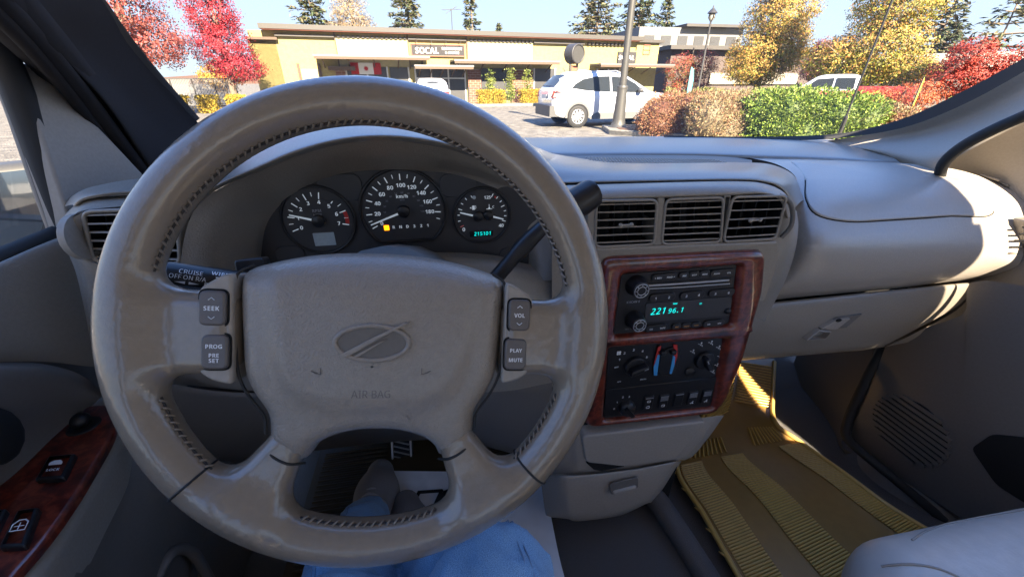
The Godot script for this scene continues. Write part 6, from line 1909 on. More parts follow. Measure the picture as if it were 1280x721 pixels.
	key.call(Vector3(0.2997, 1.0624, -0.494), Vector3(0.3429, 1.0485, -0.494), "button", "1|2", 0.0042, mats.print_white)
	key.call(Vector3(0.3511, 1.0612, -0.494), Vector3(0.3929, 1.0481, -0.494), "button", "3|4", 0.0042, mats.print_white)
	key.call(Vector3(0.4002, 1.0609, -0.494), Vector3(0.4458, 1.0474, -0.494), "button", "5|6", 0.0042, mats.print_white)
	key.call(Vector3(0.3024, 1.0059, -0.494), Vector3(0.3414, 0.9931, -0.494), "button", "CD|TAPE", 0.0030, mats.print_white)
	key.call(Vector3(0.3484, 1.0038, -0.494), Vector3(0.3652, 0.9935, -0.494), "button", "SRC", 0.0028, mats.print_orange)
	key.call(Vector3(0.3653, 1.0035, -0.494), Vector3(0.3824, 0.9931, -0.494), "button", "PROG", 0.0026, mats.print_orange)
	key.call(Vector3(0.3823, 1.0032, -0.494), Vector3(0.3997, 0.9927, -0.494), "button", "TYPE", 0.0026, mats.print_orange)
	key.call(Vector3(0.4043, 1.0038, -0.494), Vector3(0.4424, 0.9911, -0.494), "button", "HR|MN", 0.0028, mats.print_white)
	m = MB.new()
	m.slab(soft([Vector2(0.292, 1.0815), Vector2(0.4346, 1.0796), Vector2(0.4374, 1.0647), Vector2(0.2936, 1.0678)], 0.003), at(0, 0, fz), 0.0, 0.0018, 0.0008)
	var slot := put(m, "disc_slot", mats.black_plastic, o)
	m = MB.new()
	m.tube([Vector3(0.2941, 1.0783, -0.492), Vector3(0.3455, 1.0779, -0.4905), Vector3(0.4293, 1.0761, -0.492)], 0.0016, 6)
	m.tube([Vector3(0.2937, 1.0729, -0.492), Vector3(0.3468, 1.0717, -0.4905), Vector3(0.4325, 1.0696, -0.492)], 0.0010, 6)
	put(m, "slot_lip", mats.silver_plastic, slot)
	m = MB.new()
	m.slab(soft([Vector2(0.2964, 1.0466), Vector2(0.4449, 1.0453), Vector2(0.4508, 1.0089), Vector2(0.2994, 1.0122)], 0.004), at(0, 0, fz), 0.0, 0.0012, 0.0006)
	var disp := put(m, "display", mats.gauge_face, o)
	m = MB.new()
	var dg: Vector3 = Vector3(0.3205, 1.0307, -0.4925)
	lettering(m, "221", Transform3D(Basis(Vector3.BACK, -0.0), Vector3(dg.x, dg.y, fz + 0.0014)), 0.0108, true, true, 0.15)
	dg = Vector3(0.3507, 1.0291, -0.4925)
	lettering(m, "96.1", at(dg.x, dg.y, fz + 0.0014), 0.0082, false, true, 0.12)
	dg = Vector3(0.3461, 1.0419, -0.4925)
	lettering(m, "FM2", at(dg.x, dg.y, fz + 0.0014), 0.0026, true)
	dg = Vector3(0.391, 1.0375, -0.4925)
	lettering(m, "ST", at(dg.x, dg.y, fz + 0.0014), 0.0028, true)
	put(m, "display_digits", mats.teal_display_glow, disp)
	m = MB.new()
	dg = Vector3(0.2753, 1.0515, -0.494)
	lettering(m, "K SCAN X", at(dg.x, dg.y, fz + 0.0006), 0.0036, true)
	dg = Vector3(0.2724, 1.0025, -0.494)
	lettering(m, "- VOL +", at(dg.x, dg.y, fz + 0.0006), 0.0026, false)
	put(m, "printed_marking", mats.print_grey, o)
	m = MB.new()
	dg = Vector3(0.4429, 1.0188, -0.494)
	m.lathe([[0.0055, 0.0], [0.005, 0.005], [0.0, 0.006]], at(dg.x, dg.y, fz), 18)
	put(m, "small_knob", mats.black_plastic, o)

	# heater controls
	o = thing("heater_controls", "black heater panel with two round knobs and red and blue sliders", "control panel", Vector3(0.3624, 0.9161, -0.5))
	m = MB.new()
	m.slab([Vector2(0.2451, 0.9735), Vector2(0.4599, 0.9651), Vector2(0.4691, 0.8793), Vector2(0.2503, 0.8794)], at(0, 0, fz), -0.03, 0.0)
	put(m, "faceplate", mats.black_plastic, o)
	for k in [[Vector3(0.2959, 0.9272, -0.494), 0.0195, 1.0], [Vector3(0.4246, 0.9226, -0.494), 0.0175, -0.9]]:
		var c: Vector3 = k[0]
		m = MB.new()
		m.lathe([[k[1], 0.0], [k[1], 0.003], [k[1] * 0.94, 0.006], [k[1] * 0.86, 0.0075], [0.0, 0.008]], at(c.x, c.y, fz), 36)
		var kn := put(m, "knob", mats.black_plastic, o)
		m = MB.new()
		var bs := Basis(Vector3.BACK, 0.35 * k[2] if k[2] > 0 else 2.1)
		m.slab(soft([Vector2(-k[1] * 0.85, -0.005), Vector2(k[1] * 0.85, -0.005), Vector2(k[1] * 0.95, 0.004), Vector2(-k[1] * 0.6, 0.006)], 0.004), Transform3D(bs, Vector3(c.x, c.y, fz)), 0.004, 0.020, 0.003)
		put(m, "grip", mats.black_plastic, kn)
		m = MB.new()
		m.box(Vector3(c.x, c.y, fz) + bs * Vector3(k[1] * 0.62, 0.001, 0.0205), Vector3(0.007, 0.0014, 0.0006), bs)
		put(m, "pointer", mats.silver_plastic, kn)
	m = MB.new()
	dg = Vector3(0.3575, 0.9282, -0.494)
	m.slab(rounded(0.036, 0.058, 0.016, 6), at(dg.x, dg.y, fz), 0.0, 0.003, 0.002)
	var sl := put(m, "slider_panel", mats.black_plastic, o)
	m = MB.new()
	m.slab([Vector2(0.3308, 0.9625), Vector2(0.3361, 0.9642), Vector2(0.334, 0.941), Vector2(0.329, 0.9241)], at(0, 0, fz), 0.002, 0.0036)
	m.slab([Vector2(0.3576, 0.964), Vector2(0.3651, 0.9623), Vector2(0.3701, 0.9379), Vector2(0.3684, 0.9213), Vector2(0.3624, 0.9472)], at(0, 0, fz), 0.002, 0.0036)
	put(m, "hot_marking", mats.print_red, sl)
	m = MB.new()
	m.slab([Vector2(0.3327, 0.9477), Vector2(0.336, 0.9456), Vector2(0.3393, 0.9029), Vector2(0.3333, 0.9038), Vector2(0.3295, 0.9215)], at(0, 0, fz), 0.003, 0.0042)
	m.slab([Vector2(0.3612, 0.9424), Vector2(0.3656, 0.9385), Vector2(0.368, 0.9196), Vector2(0.3662, 0.9026), Vector2(0.3623, 0.9031)], at(0, 0, fz), 0.003, 0.0042)
	put(m, "cold_marking", mats.print_blue, sl)
	for q in [[Vector3(0.3392, 0.9518, -0.49)], [Vector3(0.358, 0.951, -0.49)]]:
		var c: Vector3 = q[0]
		m = MB.new()
		m.slab(rounded(0.010, 0.008, 0.002), at(c.x, c.y, fz), 0.002, 0.010, 0.002)
		put(m, "slider_tab", mats.black_plastic, sl)
	m = MB.new()
	dg = Vector3(0.4024, 0.8995, -0.494)
	m.lathe([[0.0095, 0.0], [0.009, 0.004], [0.0, 0.0045]], at(dg.x, dg.y, fz), 20)
	put(m, "round_button", mats.black_plastic, o)
	m = MB.new()
	for q in [[Vector3(0.2637, 0.9283, -0.494), "OFF", 0.0028], [Vector3(0.2674, 0.9435, -0.494), "1", 0.0045], [Vector3(0.2741, 0.9556, -0.494), "2", 0.0045], [Vector3(0.2896, 0.96, -0.494), "3", 0.0045], [Vector3(0.3057, 0.9556, -0.494), "4", 0.0045], [Vector3(0.3157, 0.942, -0.494), "5", 0.0045], [Vector3(0.2728, 0.8963, -0.494), "A/C", 0.003], [Vector3(0.3169, 0.895, -0.494), "RECIRC", 0.0024]]:
		dg = q[0]
		lettering(m, q[1], at(dg.x, dg.y, fz + 0.0006), q[2], true)
	# fan symbol
	dg = Vector3(0.2643, 0.9568, -0.494)
	for i in 4:
		var a := TAU * (i + 0.5) / 4
		m.slab(circle(0.0019, 10), at(dg.x + cos(a) * 0.0026, dg.y + sin(a) * 0.0026, fz), 0.0, 0.0008)
	# air direction symbols: a seated figure and an arrow
	for q in [[Vector3(0.399, 0.9421, -0.494)], [Vector3(0.4107, 0.9555, -0.494)], [Vector3(0.4298, 0.9564, -0.494)], [Vector3(0.4473, 0.9443, -0.494)], [Vector3(0.4547, 0.9247, -0.494)], [Vector3(0.4543, 0.9056, -0.494)], [Vector3(0.4491, 0.8921, -0.494)]]:
		dg = q[0]
		var b := at(dg.x, dg.y, fz)
		m.slab(circle(0.0014, 8), b * at(0.0012, 0.0034, 0), 0.0, 0.0008)
		m.tube([b * Vector3(0.001, 0.0016, 0.0005), b * Vector3(-0.0004, -0.0012, 0.0005), b * Vector3(0.0034, -0.0016, 0.0005), b * Vector3(0.004, -0.0042, 0.0005)], 0.0007, 4)
		m.tube([b * Vector3(-0.005, 0.002, 0.0005), b * Vector3(-0.0018, 0.0012, 0.0005)], 0.0006, 4)
	put(m, "printed_marking", mats.print_white, o)

	# switch bank
	o = thing("switch_bank", "black row of five rocker switches and a wiper knob at the stack's foot", "switch panel", Vector3(0.3625, 0.8341, -0.5))
	m = MB.new()
	m.slab([Vector2(0.2499, 0.883), Vector2(0.4724, 0.8788), Vector2(0.4762, 0.7953), Vector2(0.2529, 0.8022)], at(0, 0, fz), -0.03, 0.002, 0.001)
	put(m, "faceplate", mats.black_plastic, o)
	var c0: Vector3 = Vector3(0.2924, 0.8378, -0.492)
	m = MB.new()
	m.lathe([[0.0155, 0.0], [0.0150, 0.006], [0.012, 0.012], [0.0, 0.0125]], at(c0.x, c0.y, fz + 0.002), 30)
	var wk := put(m, "knob", mats.black_plastic, o)
	m = MB.new()
	m.box(Vector3(c0.x, c0.y, fz + 0.015), Vector3(0.024, 0.007, 0.010), Basis(Vector3.BACK, -0.9))
	put(m, "grip", mats.black_plastic, wk)
	for i in 5:
		var c: Vector3 = [Vector3(0.3329, 0.8415, -0.492), Vector3(0.3624, 0.8405, -0.492), Vector3(0.3916, 0.8396, -0.492), Vector3(0.4194, 0.839, -0.492), Vector3(0.4476, 0.8383, -0.492)][i]
		m = MB.new()
		m.slab(rounded(0.0185, 0.031, 0.002), at(c.x, c.y, fz), 0.0, 0.0055, 0.002)
		var sw := put(m, "rocker_switch", mats.black_plastic, o)
		m = MB.new()
		if i != 2:
			for j in (1 if i == 0 else 4):
				m.box(Vector3(c.x, c.y + 0.0125 - j * 0.0028, fz + 0.0058), Vector3(0.0145, 0.0011, 0.0012))
		else:
			m.box(Vector3(c.x, c.y + 0.0135, fz + 0.0058), Vector3(0.0145, 0.0009, 0.001))
		put(m, "grip_rib", mats.silver_plastic, sw)
		if i != 2:
			m = MB.new()
			var b := at(c.x, c.y - 0.0085, fz + 0.0058)
			if i >= 3:
				m.tube([b * Vector3(0.002, 0.003, 0), b * Vector3(-0.0005, -0.0015, 0), b * Vector3(0.003, -0.0022, 0)], 0.0009, 4)
				m.slab(circle(0.0009, 8), b * at(-0.0026, -0.0016, 0), -0.0005, 0.0005)
			else:
				var ring := []
				for p in rounded(0.0062, 0.0044, 0.0016):
					ring.append(b * Vector3(p.x, p.y, 0))
				m.tube(ring, 0.0005, 4, true)
				if i == 0:
					ring = []
					for p in rounded(0.0058, 0.004, 0.0016):
						ring.append(b * Vector3(p.x, p.y + 0.0135, 0))
					m.tube(ring, 0.0005, 4, true)
			put(m, "symbol", mats.print_white, sw)
	m = MB.new()
	for q in [[Vector3(0.2741, 0.8511, -0.492), "1"], [Vector3(0.2832, 0.8616, -0.492), "2"], [Vector3(0.2952, 0.8606, -0.492), "3"], [Vector3(0.27, 0.8368, -0.492), "0"], [Vector3(0.3101, 0.8311, -0.492), "I"]]:
		var dq: Vector3 = q[0]
		lettering(m, q[1], at(dq.x, dq.y, fz + 0.0024), 0.0040, true)
	put(m, "printed_marking", mats.print_white, o)

	# lower console: plain flap over a pull-out drawer, tapering to the floor
	o = thing("centre_console", "grey lower console with plain flap and drawer below the wood frame", "console", Vector3(0.3122, 0.6274, -0.5))
	m = MB.new()
	m.patch([[Vector3(0.1554, 0.7498, -0.53), Vector3(0.1946, 0.7828, -0.5), Vector3(0.2245, 0.7919, -0.488), Vector3(0.3391, 0.7909, -0.486), Vector3(0.4615, 0.7884, -0.487), Vector3(0.4911, 0.7795, -0.495), Vector3(0.5392, 0.7368, -0.53)],
		[Vector3(0.1567, 0.7171, -0.53), Vector3(0.1965, 0.7455, -0.498), Vector3(0.2233, 0.756, -0.484), Vector3(0.3358, 0.7506, -0.482), Vector3(0.4466, 0.7494, -0.483), Vector3(0.4735, 0.7412, -0.49), Vector3(0.5238, 0.6893, -0.53)],
		[Vector3(0.1584, 0.6714, -0.53), Vector3(0.1998, 0.697, -0.498), Vector3(0.2276, 0.7082, -0.484), Vector3(0.3326, 0.6992, -0.482), Vector3(0.4275, 0.6927, -0.484), Vector3(0.4482, 0.686, -0.49), Vector3(0.4968, 0.6293, -0.53)],
		[Vector3(0.1595, 0.6428, -0.53), Vector3(0.1886, 0.6723, -0.498), Vector3(0.227, 0.6764, -0.488), Vector3(0.3334, 0.6737, -0.486), Vector3(0.4146, 0.6746, -0.488), Vector3(0.4334, 0.6681, -0.494), Vector3(0.4769, 0.6159, -0.53)]], 30, 16, EYE)
	put(m, "body", mats.trim_grey, o)
	m = MB.new()
	m.slab(soft([Vector2(0.2088, 0.7957), Vector2(0.4539, 0.7885), Vector2(0.41, 0.6944), Vector2(0.3016, 0.6973), Vector2(0.2224, 0.7253)], 0.012, 5), at(0, 0, -0.482), -0.02, 0.005, 0.004)
	put(m, "flap", mats.trim_grey, o)
	m = MB.new()
	m.slab([Vector2(0.2249, 0.7223), Vector2(0.3025, 0.6969), Vector2(0.2577, 0.6932), Vector2(0.241, 0.7014)], at(0, 0, -0.48), -0.02, 0.001)
	put(m, "gap_shadow", mats.void_black, o)
	m = MB.new()
	m.patch([[Vector3(0.1556, 0.631, -0.54), Vector3(0.1797, 0.6865, -0.492), Vector3(0.2159, 0.6888, -0.482), Vector3(0.3207, 0.6839, -0.48), Vector3(0.4059, 0.6836, -0.482), Vector3(0.4249, 0.6723, -0.49), Vector3(0.4784, 0.601, -0.54)],
		[Vector3(0.1563, 0.6111, -0.54), Vector3(0.1767, 0.6813, -0.486), Vector3(0.2116, 0.6888, -0.474), Vector3(0.3137, 0.6841, -0.472), Vector3(0.394, 0.6868, -0.474), Vector3(0.4149, 0.6701, -0.484), Vector3(0.4736, 0.5865, -0.54)],
		[Vector3(0.1662, 0.5304, -0.54), Vector3(0.1878, 0.6084, -0.482), Vector3(0.2139, 0.6113, -0.472), Vector3(0.3103, 0.6071, -0.47), Vector3(0.3734, 0.6258, -0.472), Vector3(0.3952, 0.6121, -0.482), Vector3(0.4552, 0.5204, -0.54)],
		[Vector3(0.1712, 0.4958, -0.54), Vector3(0.195, 0.5653, -0.486), Vector3(0.219, 0.5636, -0.476), Vector3(0.3096, 0.5607, -0.474), Vector3(0.3659, 0.5796, -0.476), Vector3(0.384, 0.566, -0.486), Vector3(0.4388, 0.4788, -0.54)],
		[Vector3(0.1786, 0.4673, -0.55), Vector3(0.2048, 0.5308, -0.5), Vector3(0.232, 0.523, -0.495), Vector3(0.3245, 0.5173, -0.495), Vector3(0.378, 0.5414, -0.495), Vector3(0.3926, 0.536, -0.5), Vector3(0.4448, 0.4513, -0.55)]], 30, 20, EYE)
	var dr := put(m, "drawer", mats.trim_grey, o)
	m = MB.new()
	var hx := Transform3D(Basis.from_euler(Vector3(-0.12, 0, 0.10)), Vector3(0.3001, 0.6621, -0.464))
	m.slab(rounded(0.057, 0.029, 0.007, 5), hx, 0.0, 0.002, 0.001)
	put(m, "handle_recess", mats.trim_dark, dr)
	m = MB.new()
	m.slab(rounded(0.048, 0.011, 0.005, 5), hx * at(0, -0.0085, 0), 0.0, 0.006, 0.004)
	put(m, "handle", mats.trim_grey, dr)
	m = MB.new()
	m.box(Vector3(0.353, 0.5718, -0.6), Vector3(0.20, 0.30, 0.16))
	put(m, "core", mats.void_black, o)

# ---------------------------------------------------------------- doors
func make_doors() -> void:
	var o := thing("driver_door", "driver's door with window frame, armrest and glossy wood switch plate", "car door", Vector3(-0.48, 0.45, 0.0))
	var m := MB.new()
	m.patch([[Vector3(-0.462, 1.1816, -0.3632), Vector3(-0.462, 1.1825, -0.4253), Vector3(-0.462, 1.1825, -0.4732), Vector3(-0.46, 1.1835, -0.5147), Vector3(-0.458, 1.1841, -0.5566), Vector3(-0.455, 1.1842, -0.6075)],
		[Vector3(-0.452, 1.1815, -0.3531), Vector3(-0.452, 1.1823, -0.4138), Vector3(-0.452, 1.1819, -0.4604), Vector3(-0.45, 1.1825, -0.5006), Vector3(-0.448, 1.1812, -0.5427), Vector3(-0.445, 1.1786, -0.5955)],
		[Vector3(-0.452, 1.1609, -0.3408), Vector3(-0.45, 1.1579, -0.3966), Vector3(-0.449, 1.1503, -0.437), Vector3(-0.447, 1.1424, -0.4764), Vector3(-0.445, 1.1325, -0.5182), Vector3(-0.443, 1.1194, -0.5686)],
		[Vector3(-0.452, 1.1448, -0.3311), Vector3(-0.452, 1.1308, -0.3823), Vector3(-0.451, 1.1136, -0.4168), Vector3(-0.449, 1.0924, -0.4528), Vector3(-0.447, 1.0691, -0.4932), Vector3(-0.446, 1.0431, -0.5391)],
		[Vector3(-0.458, 1.1356, -0.3316), Vector3(-0.458, 1.1185, -0.3817), Vector3(-0.458, 1.0961, -0.4146), Vector3(-0.456, 1.0686, -0.4506), Vector3(-0.454, 1.0316, -0.4889), Vector3(-0.452, 0.9965, -0.5265)]], 24, 22, EYE)
	put(m, "upper_panel", mats.dash_plastic, o)
	# armrest swell with the pull cup
	m = MB.new()
	m.patch([[Vector3(-0.458, 1.1366, -0.3323), Vector3(-0.458, 1.1178, -0.3813), Vector3(-0.458, 1.0954, -0.4142), Vector3(-0.456, 1.0679, -0.447), Vector3(-0.455, 1.0309, -0.4742), Vector3(-0.455, 0.9917, -0.4868)],
		[Vector3(-0.445, 1.1364, -0.3191), Vector3(-0.444, 1.1177, -0.3652), Vector3(-0.444, 1.0959, -0.397), Vector3(-0.443, 1.0688, -0.4267), Vector3(-0.443, 1.0331, -0.4516), Vector3(-0.445, 0.9961, -0.4683)],
		[Vector3(-0.445, 1.1165, -0.3072), Vector3(-0.446, 1.0942, -0.3531), Vector3(-0.448, 1.0695, -0.3856), Vector3(-0.45, 1.0421, -0.4122), Vector3(-0.453, 1.013, -0.4415), Vector3(-0.456, 0.987, -0.4685)],
		[Vector3(-0.46, 1.0766, -0.2984), Vector3(-0.463, 1.0503, -0.3457), Vector3(-0.464, 1.028, -0.3756), Vector3(-0.463, 1.008, -0.3993), Vector3(-0.462, 0.9953, -0.4314), Vector3(-0.46, 0.9868, -0.4638)],
		[Vector3(-0.462, 1.0175, -0.265), Vector3(-0.464, 1.0007, -0.3166), Vector3(-0.466, 0.9863, -0.3523), Vector3(-0.466, 0.9832, -0.3838), Vector3(-0.464, 0.9857, -0.4202), Vector3(-0.461, 0.9858, -0.4594)]], 24, 24, EYE)
	put(m, "armrest", mats.trim_dark, o)
	m = MB.new()
	m.ball(Vector3(-0.452, 1.0412, -0.3665), Vector3(0.012, 0.032, 0.024))
	put(m, "pull_cup", mats.void_black, o)
	# flat top of the armrest, its rounded inner edge and the door below
	m = MB.new()
	m.patch([[Vector3(-0.494, 0.965, -0.4957), Vector3(-0.4793, 0.962, -0.5166), Vector3(-0.4449, 0.952, -0.4901), Vector3(-0.4415, 0.925, -0.4796), Vector3(-0.4642, 0.88, -0.496)],
		[Vector3(-0.498, 0.965, -0.4454), Vector3(-0.4491, 0.964, -0.4377), Vector3(-0.421, 0.953, -0.424), Vector3(-0.4215, 0.925, -0.4238), Vector3(-0.4368, 0.88, -0.432)],
		[Vector3(-0.4934, 0.965, -0.4014), Vector3(-0.4353, 0.964, -0.3683), Vector3(-0.4046, 0.953, -0.3546), Vector3(-0.4085, 0.925, -0.3576), Vector3(-0.4204, 0.88, -0.3621)],
		[Vector3(-0.4915, 0.965, -0.3707), Vector3(-0.4188, 0.964, -0.3167), Vector3(-0.393, 0.953, -0.3017), Vector3(-0.3961, 0.925, -0.3029), Vector3(-0.408, 0.88, -0.3071)],
		[Vector3(-0.4907, 0.965, -0.3327), Vector3(-0.4078, 0.964, -0.2663), Vector3(-0.3816, 0.953, -0.2522), Vector3(-0.3853, 0.925, -0.2515), Vector3(-0.3961, 0.88, -0.2506)],
		[Vector3(-0.4838, 0.965, -0.278), Vector3(-0.3928, 0.964, -0.2128), Vector3(-0.3686, 0.953, -0.1984), Vector3(-0.3687, 0.925, -0.1937), Vector3(-0.3803, 0.88, -0.1904)]], 16, 26, EYE)
	put(m, "armrest_top", mats.trim_grey, o)
	m = MB.new()
	m.patch([[Vector3(-0.4627, 0.9, -0.4995) , Vector3(-0.3841, 0.9, -0.2467)], [Vector3(-0.425, 0.8492, -0.4596), Vector3(-0.425, 0.7801, -0.2799)], [Vector3(-0.445, 0.6843, -0.5258), Vector3(-0.445, 0.6118, -0.3181)], [Vector3(-0.47, 0.60, -0.62), Vector3(-0.47, 0.60, 0.1)], [Vector3(-0.47, 0.42, -0.62), Vector3(-0.47, 0.42, 0.1)]], 10, 14, EYE)
	m.patch([[Vector3(-0.47, 0.9793, -0.537), Vector3(-0.45, 0.908, -0.4898), Vector3(-0.455, 0.7896, -0.4964)], [Vector3(-0.47, 0.98, -0.75), Vector3(-0.47, 0.8, -0.75), Vector3(-0.47, 0.55, -0.8)], [Vector3(-0.47, 0.98, -1.0), Vector3(-0.47, 0.8, -1.0), Vector3(-0.47, 0.42, -1.0)]], 8, 8, EYE)
	put(m, "lower_panel", mats.trim_dark, o)
	# map pocket edge at the foot of the door
	m = MB.new()
	m.tube(MB.curve([Vector3(-0.435, 0.7331, -0.3905), Vector3(-0.43, 0.7393, -0.424), Vector3(-0.43, 0.6955, -0.449), Vector3(-0.43, 0.6161, -0.4491)], 14), 0.008, 8)
	put(m, "pocket_rim", mats.trim_dark, o)
	# glossy wood switch plate
	m = MB.new()
	var yb := 0.967
	var pl := []
	for p in [Vector3(-0.4847, 0.967, -0.4802), Vector3(-0.4715, 0.967, -0.4881), Vector3(-0.4507, 0.967, -0.4815), Vector3(-0.4308, 0.967, -0.4594), Vector3(-0.4142, 0.967, -0.425), Vector3(-0.4027, 0.967, -0.3806), Vector3(-0.3935, 0.967, -0.3372), Vector3(-0.3886, 0.967, -0.2971), Vector3(-0.3891, 0.967, -0.2692), Vector3(-0.3877, 0.967, -0.2365), Vector3(-0.3999, 0.967, -0.2228), Vector3(-0.4443, 0.967, -0.2639), Vector3(-0.4725, 0.967, -0.3203), Vector3(-0.4848, 0.967, -0.368), Vector3(-0.4841, 0.967, -0.4057), Vector3(-0.486, 0.967, -0.4439)]:
		pl.append(Vector3(p.x, 0, p.z))
	var loop := MB.curve(pl, 64, true)
	var out := []
	for p in loop:
		out.append(Vector2(p.x, -p.z))
	var up := Transform3D(Basis(Vector3.RIGHT, Vector3(0, 0, -1), Vector3.UP), Vector3(0, yb, 0))
	m.slab(out, up, -0.004, 0.006, 0.005, 4)
	var plate := put(m, "switch_plate", mats.burl_wood, o)
	m = MB.new()
	var jc := Vector3(-0.4572, 0.975, -0.4467)
	m.lathe([[0.017, -0.002], [0.016, 0.001], [0.013, 0.0015], [0.0, 0.0005]], up * Transform3D(Basis.IDENTITY, Vector3(jc.x, -jc.z, 0.006)), 24)
	put(m, "joystick_ring", mats.black_matt, plate)
	m = MB.new()
	m.ball(jc + Vector3(0, 0.008, 0), Vector3(0.010, 0.009, 0.010))
	put(m, "mirror_joystick", mats.black_plastic, plate)
	var sw := func(q: Array, called: String, mark: int) -> void:
		var c := Vector3.ZERO
		var oo := []
		for p in q:
			oo.append(Vector2(p.x, -p.z))
			c += p / 4.0
		var b := MB.new()
		b.slab(soft(oo, 0.003), up, 0.0, 0.013, 0.003)
		var s := put(b, called, mats.black_plastic, plate)
		b = MB.new()
		var ux: Vector3 = (q[1] - q[0]).normalized()
		var uz: Vector3 = (q[0] - q[3]).normalized()
		var f := Transform3D(Basis(Vector3(ux.x, 0, ux.z), Vector3(uz.x, 0, uz.z), Vector3.UP), Vector3(c.x, yb + 0.0134, c.z))
		if mark == 0:
			b.slab(soft([Vector2(-0.007, 0.001), Vector2(0.006, 0.001), Vector2(0.006, 0.0045), Vector2(0.003, 0.0075), Vector2(-0.003, 0.0075), Vector2(-0.007, 0.0045)], 0.001), f, 0.0, 0.0004)
			lettering(b, "LOCK", f * Transform3D(Basis.IDENTITY, Vector3(0, -0.006, 0)), 0.0036, true)
		else:
			var ring := []
			for p in [Vector2(-0.006, -0.005), Vector2(0.006, -0.005), Vector2(0.006, 0.004), Vector2(0.003, 0.007), Vector2(-0.002, 0.007), Vector2(-0.006, 0.002)]:
				ring.append(f * Vector3(p.x, p.y, 0.0002))
			b.tube(ring, 0.0006, 4, true)
			b.tube([f * Vector3(-0.004, 0, 0.0002), f * Vector3(0.004, 0, 0.0002)], 0.0005, 4)
			b.tube([f * Vector3(0, -0.004, 0.0002), f * Vector3(0, 0.004, 0.0002)], 0.0005, 4)
		put(b, "symbol", mats.print_white, s)
	sw.call([Vector3(-0.4565, 0.975, -0.3974), Vector3(-0.4289, 0.975, -0.3959), Vector3(-0.4168, 0.975, -0.3615), Vector3(-0.4452, 0.975, -0.3636)], "lock_switch", 0)
	sw.call([Vector3(-0.4331, 0.975, -0.3284), Vector3(-0.4143, 0.975, -0.3284), Vector3(-0.3945, 0.975, -0.2862), Vector3(-0.4174, 0.975, -0.2888)], "window_switch", 1)
	sw.call([Vector3(-0.4702, 0.975, -0.3349), Vector3(-0.4439, 0.975, -0.3319), Vector3(-0.426, 0.975, -0.2889), Vector3(-0.455, 0.975, -0.294)], "window_switch", 1)
	# belt moulding, window frame, glass
	m = MB.new()
	m.tube(MB.curve([Vector3(-0.468, 1.1817, -0.3693), Vector3(-0.468, 1.1836, -0.4328), Vector3(-0.468, 1.184, -0.4816), Vector3(-0.467, 1.1849, -0.5197), Vector3(-0.465, 1.1862, -0.5607)], 20), 0.010, 8)
	put(m, "belt_moulding", mats.rubber, o)
	m = MB.new()
	var fr := MB.curve([Vector3(-0.462, 1.1743, -0.5612), Vector3(-0.462, 1.2226, -0.5699), Vector3(-0.46, 1.2814, -0.5795), Vector3(-0.456, 1.328, -0.5825), Vector3(-0.448, 1.3655, -0.5765), Vector3(-0.43, 1.4067, -0.5478), Vector3(-0.41, 1.4428, -0.4882)], 40)
	m.tube(fr, 0.0135, 8)
	put(m, "window_frame", mats.rubber, o)
	m = MB.new()
	var fr2 := MB.curve([Vector3(-0.478, 1.1728, -0.5682), Vector3(-0.478, 1.2213, -0.5774), Vector3(-0.476, 1.2807, -0.5875), Vector3(-0.472, 1.3277, -0.5921), Vector3(-0.464, 1.3658, -0.5866), Vector3(-0.446, 1.4078, -0.5596), Vector3(-0.426, 1.4449, -0.5007)], 40)
	m.tube(fr2, 0.009, 8)
	put(m, "window_channel", mats.trim_dark, o)
	m = MB.new()
	m.patch([[Vector3(-0.485, 1.1807, -0.5709), Vector3(-0.485, 1.178, -0.4991), Vector3(-0.485, 1.1756, -0.3827), Vector3(-0.485, 1.12, 0.36)], [Vector3(-0.475, 1.2767, -0.5837), Vector3(-0.475, 1.2765, -0.5298), Vector3(-0.475, 1.2731, -0.431), Vector3(-0.47, 1.42, 0.36)], [Vector3(-0.455, 1.3595, -0.5742), Vector3(-0.45, 1.3788, -0.5315), Vector3(-0.44, 1.3914, -0.4666), Vector3(-0.44, 1.70, 0.36)]], 10, 8, EYE)
	put(m, "window_glass", mats.clear_glass, o)
	m = MB.new()
	m.box(Vector3(-0.51, 0.79, -0.20), Vector3(0.05, 0.66, 1.06))
	put(m, "door_shell", mats.trim_dark, o)
	m = MB.new()
	m.patch([[Vector3(-0.545, 1.12, -0.75), Vector3(-0.56, 1.12, 0.4), Vector3(-0.55, 1.12, 2.6)], [Vector3(-0.60, 0.95, -0.75), Vector3(-0.62, 0.95, 0.4), Vector3(-0.61, 0.95, 2.6)], [Vector3(-0.58, 0.5, -0.75), Vector3(-0.60, 0.5, 0.4), Vector3(-0.59, 0.5, 2.6)]], 8, 8, Vector3(-5, 1, 0))
	put(m, "outer_panel", mats.galvanised, o)
	# outside mirror seen through the glass
	m = MB.new()
	var mx := Transform3D(Basis.from_euler(Vector3(-0.07, 0.46, 0.04)), Vector3(-0.6743, 1.1621, -0.75))
	m.slab(rounded(0.19, 0.15, 0.045, 6), mx, -0.09, 0.012, 0.02, 4, true)
	var mir := put(m, "outside_mirror", mats.galvanised, o)
	m = MB.new()
	m.slab(rounded(0.168, 0.128, 0.035, 6), mx, 0.012, 0.0135)
	put(m, "mirror_glass", mats.mirror_silver, mir)
	m = MB.new()
	m.tube([mx * Vector3(0.07, -0.05, -0.05), Vector3(-0.5, 1.1824, -0.5905) + Vector3(-0.02, -0.02, -0.05)], 0.03, 8)
	put(m, "mirror_arm", mats.galvanised, mir)

	# passenger door
	o = thing("passenger_door", "dark passenger door with slatted round speaker grille and map pocket", "car door", Vector3(1.17, 0.45, 0.0))
	m = MB.new()
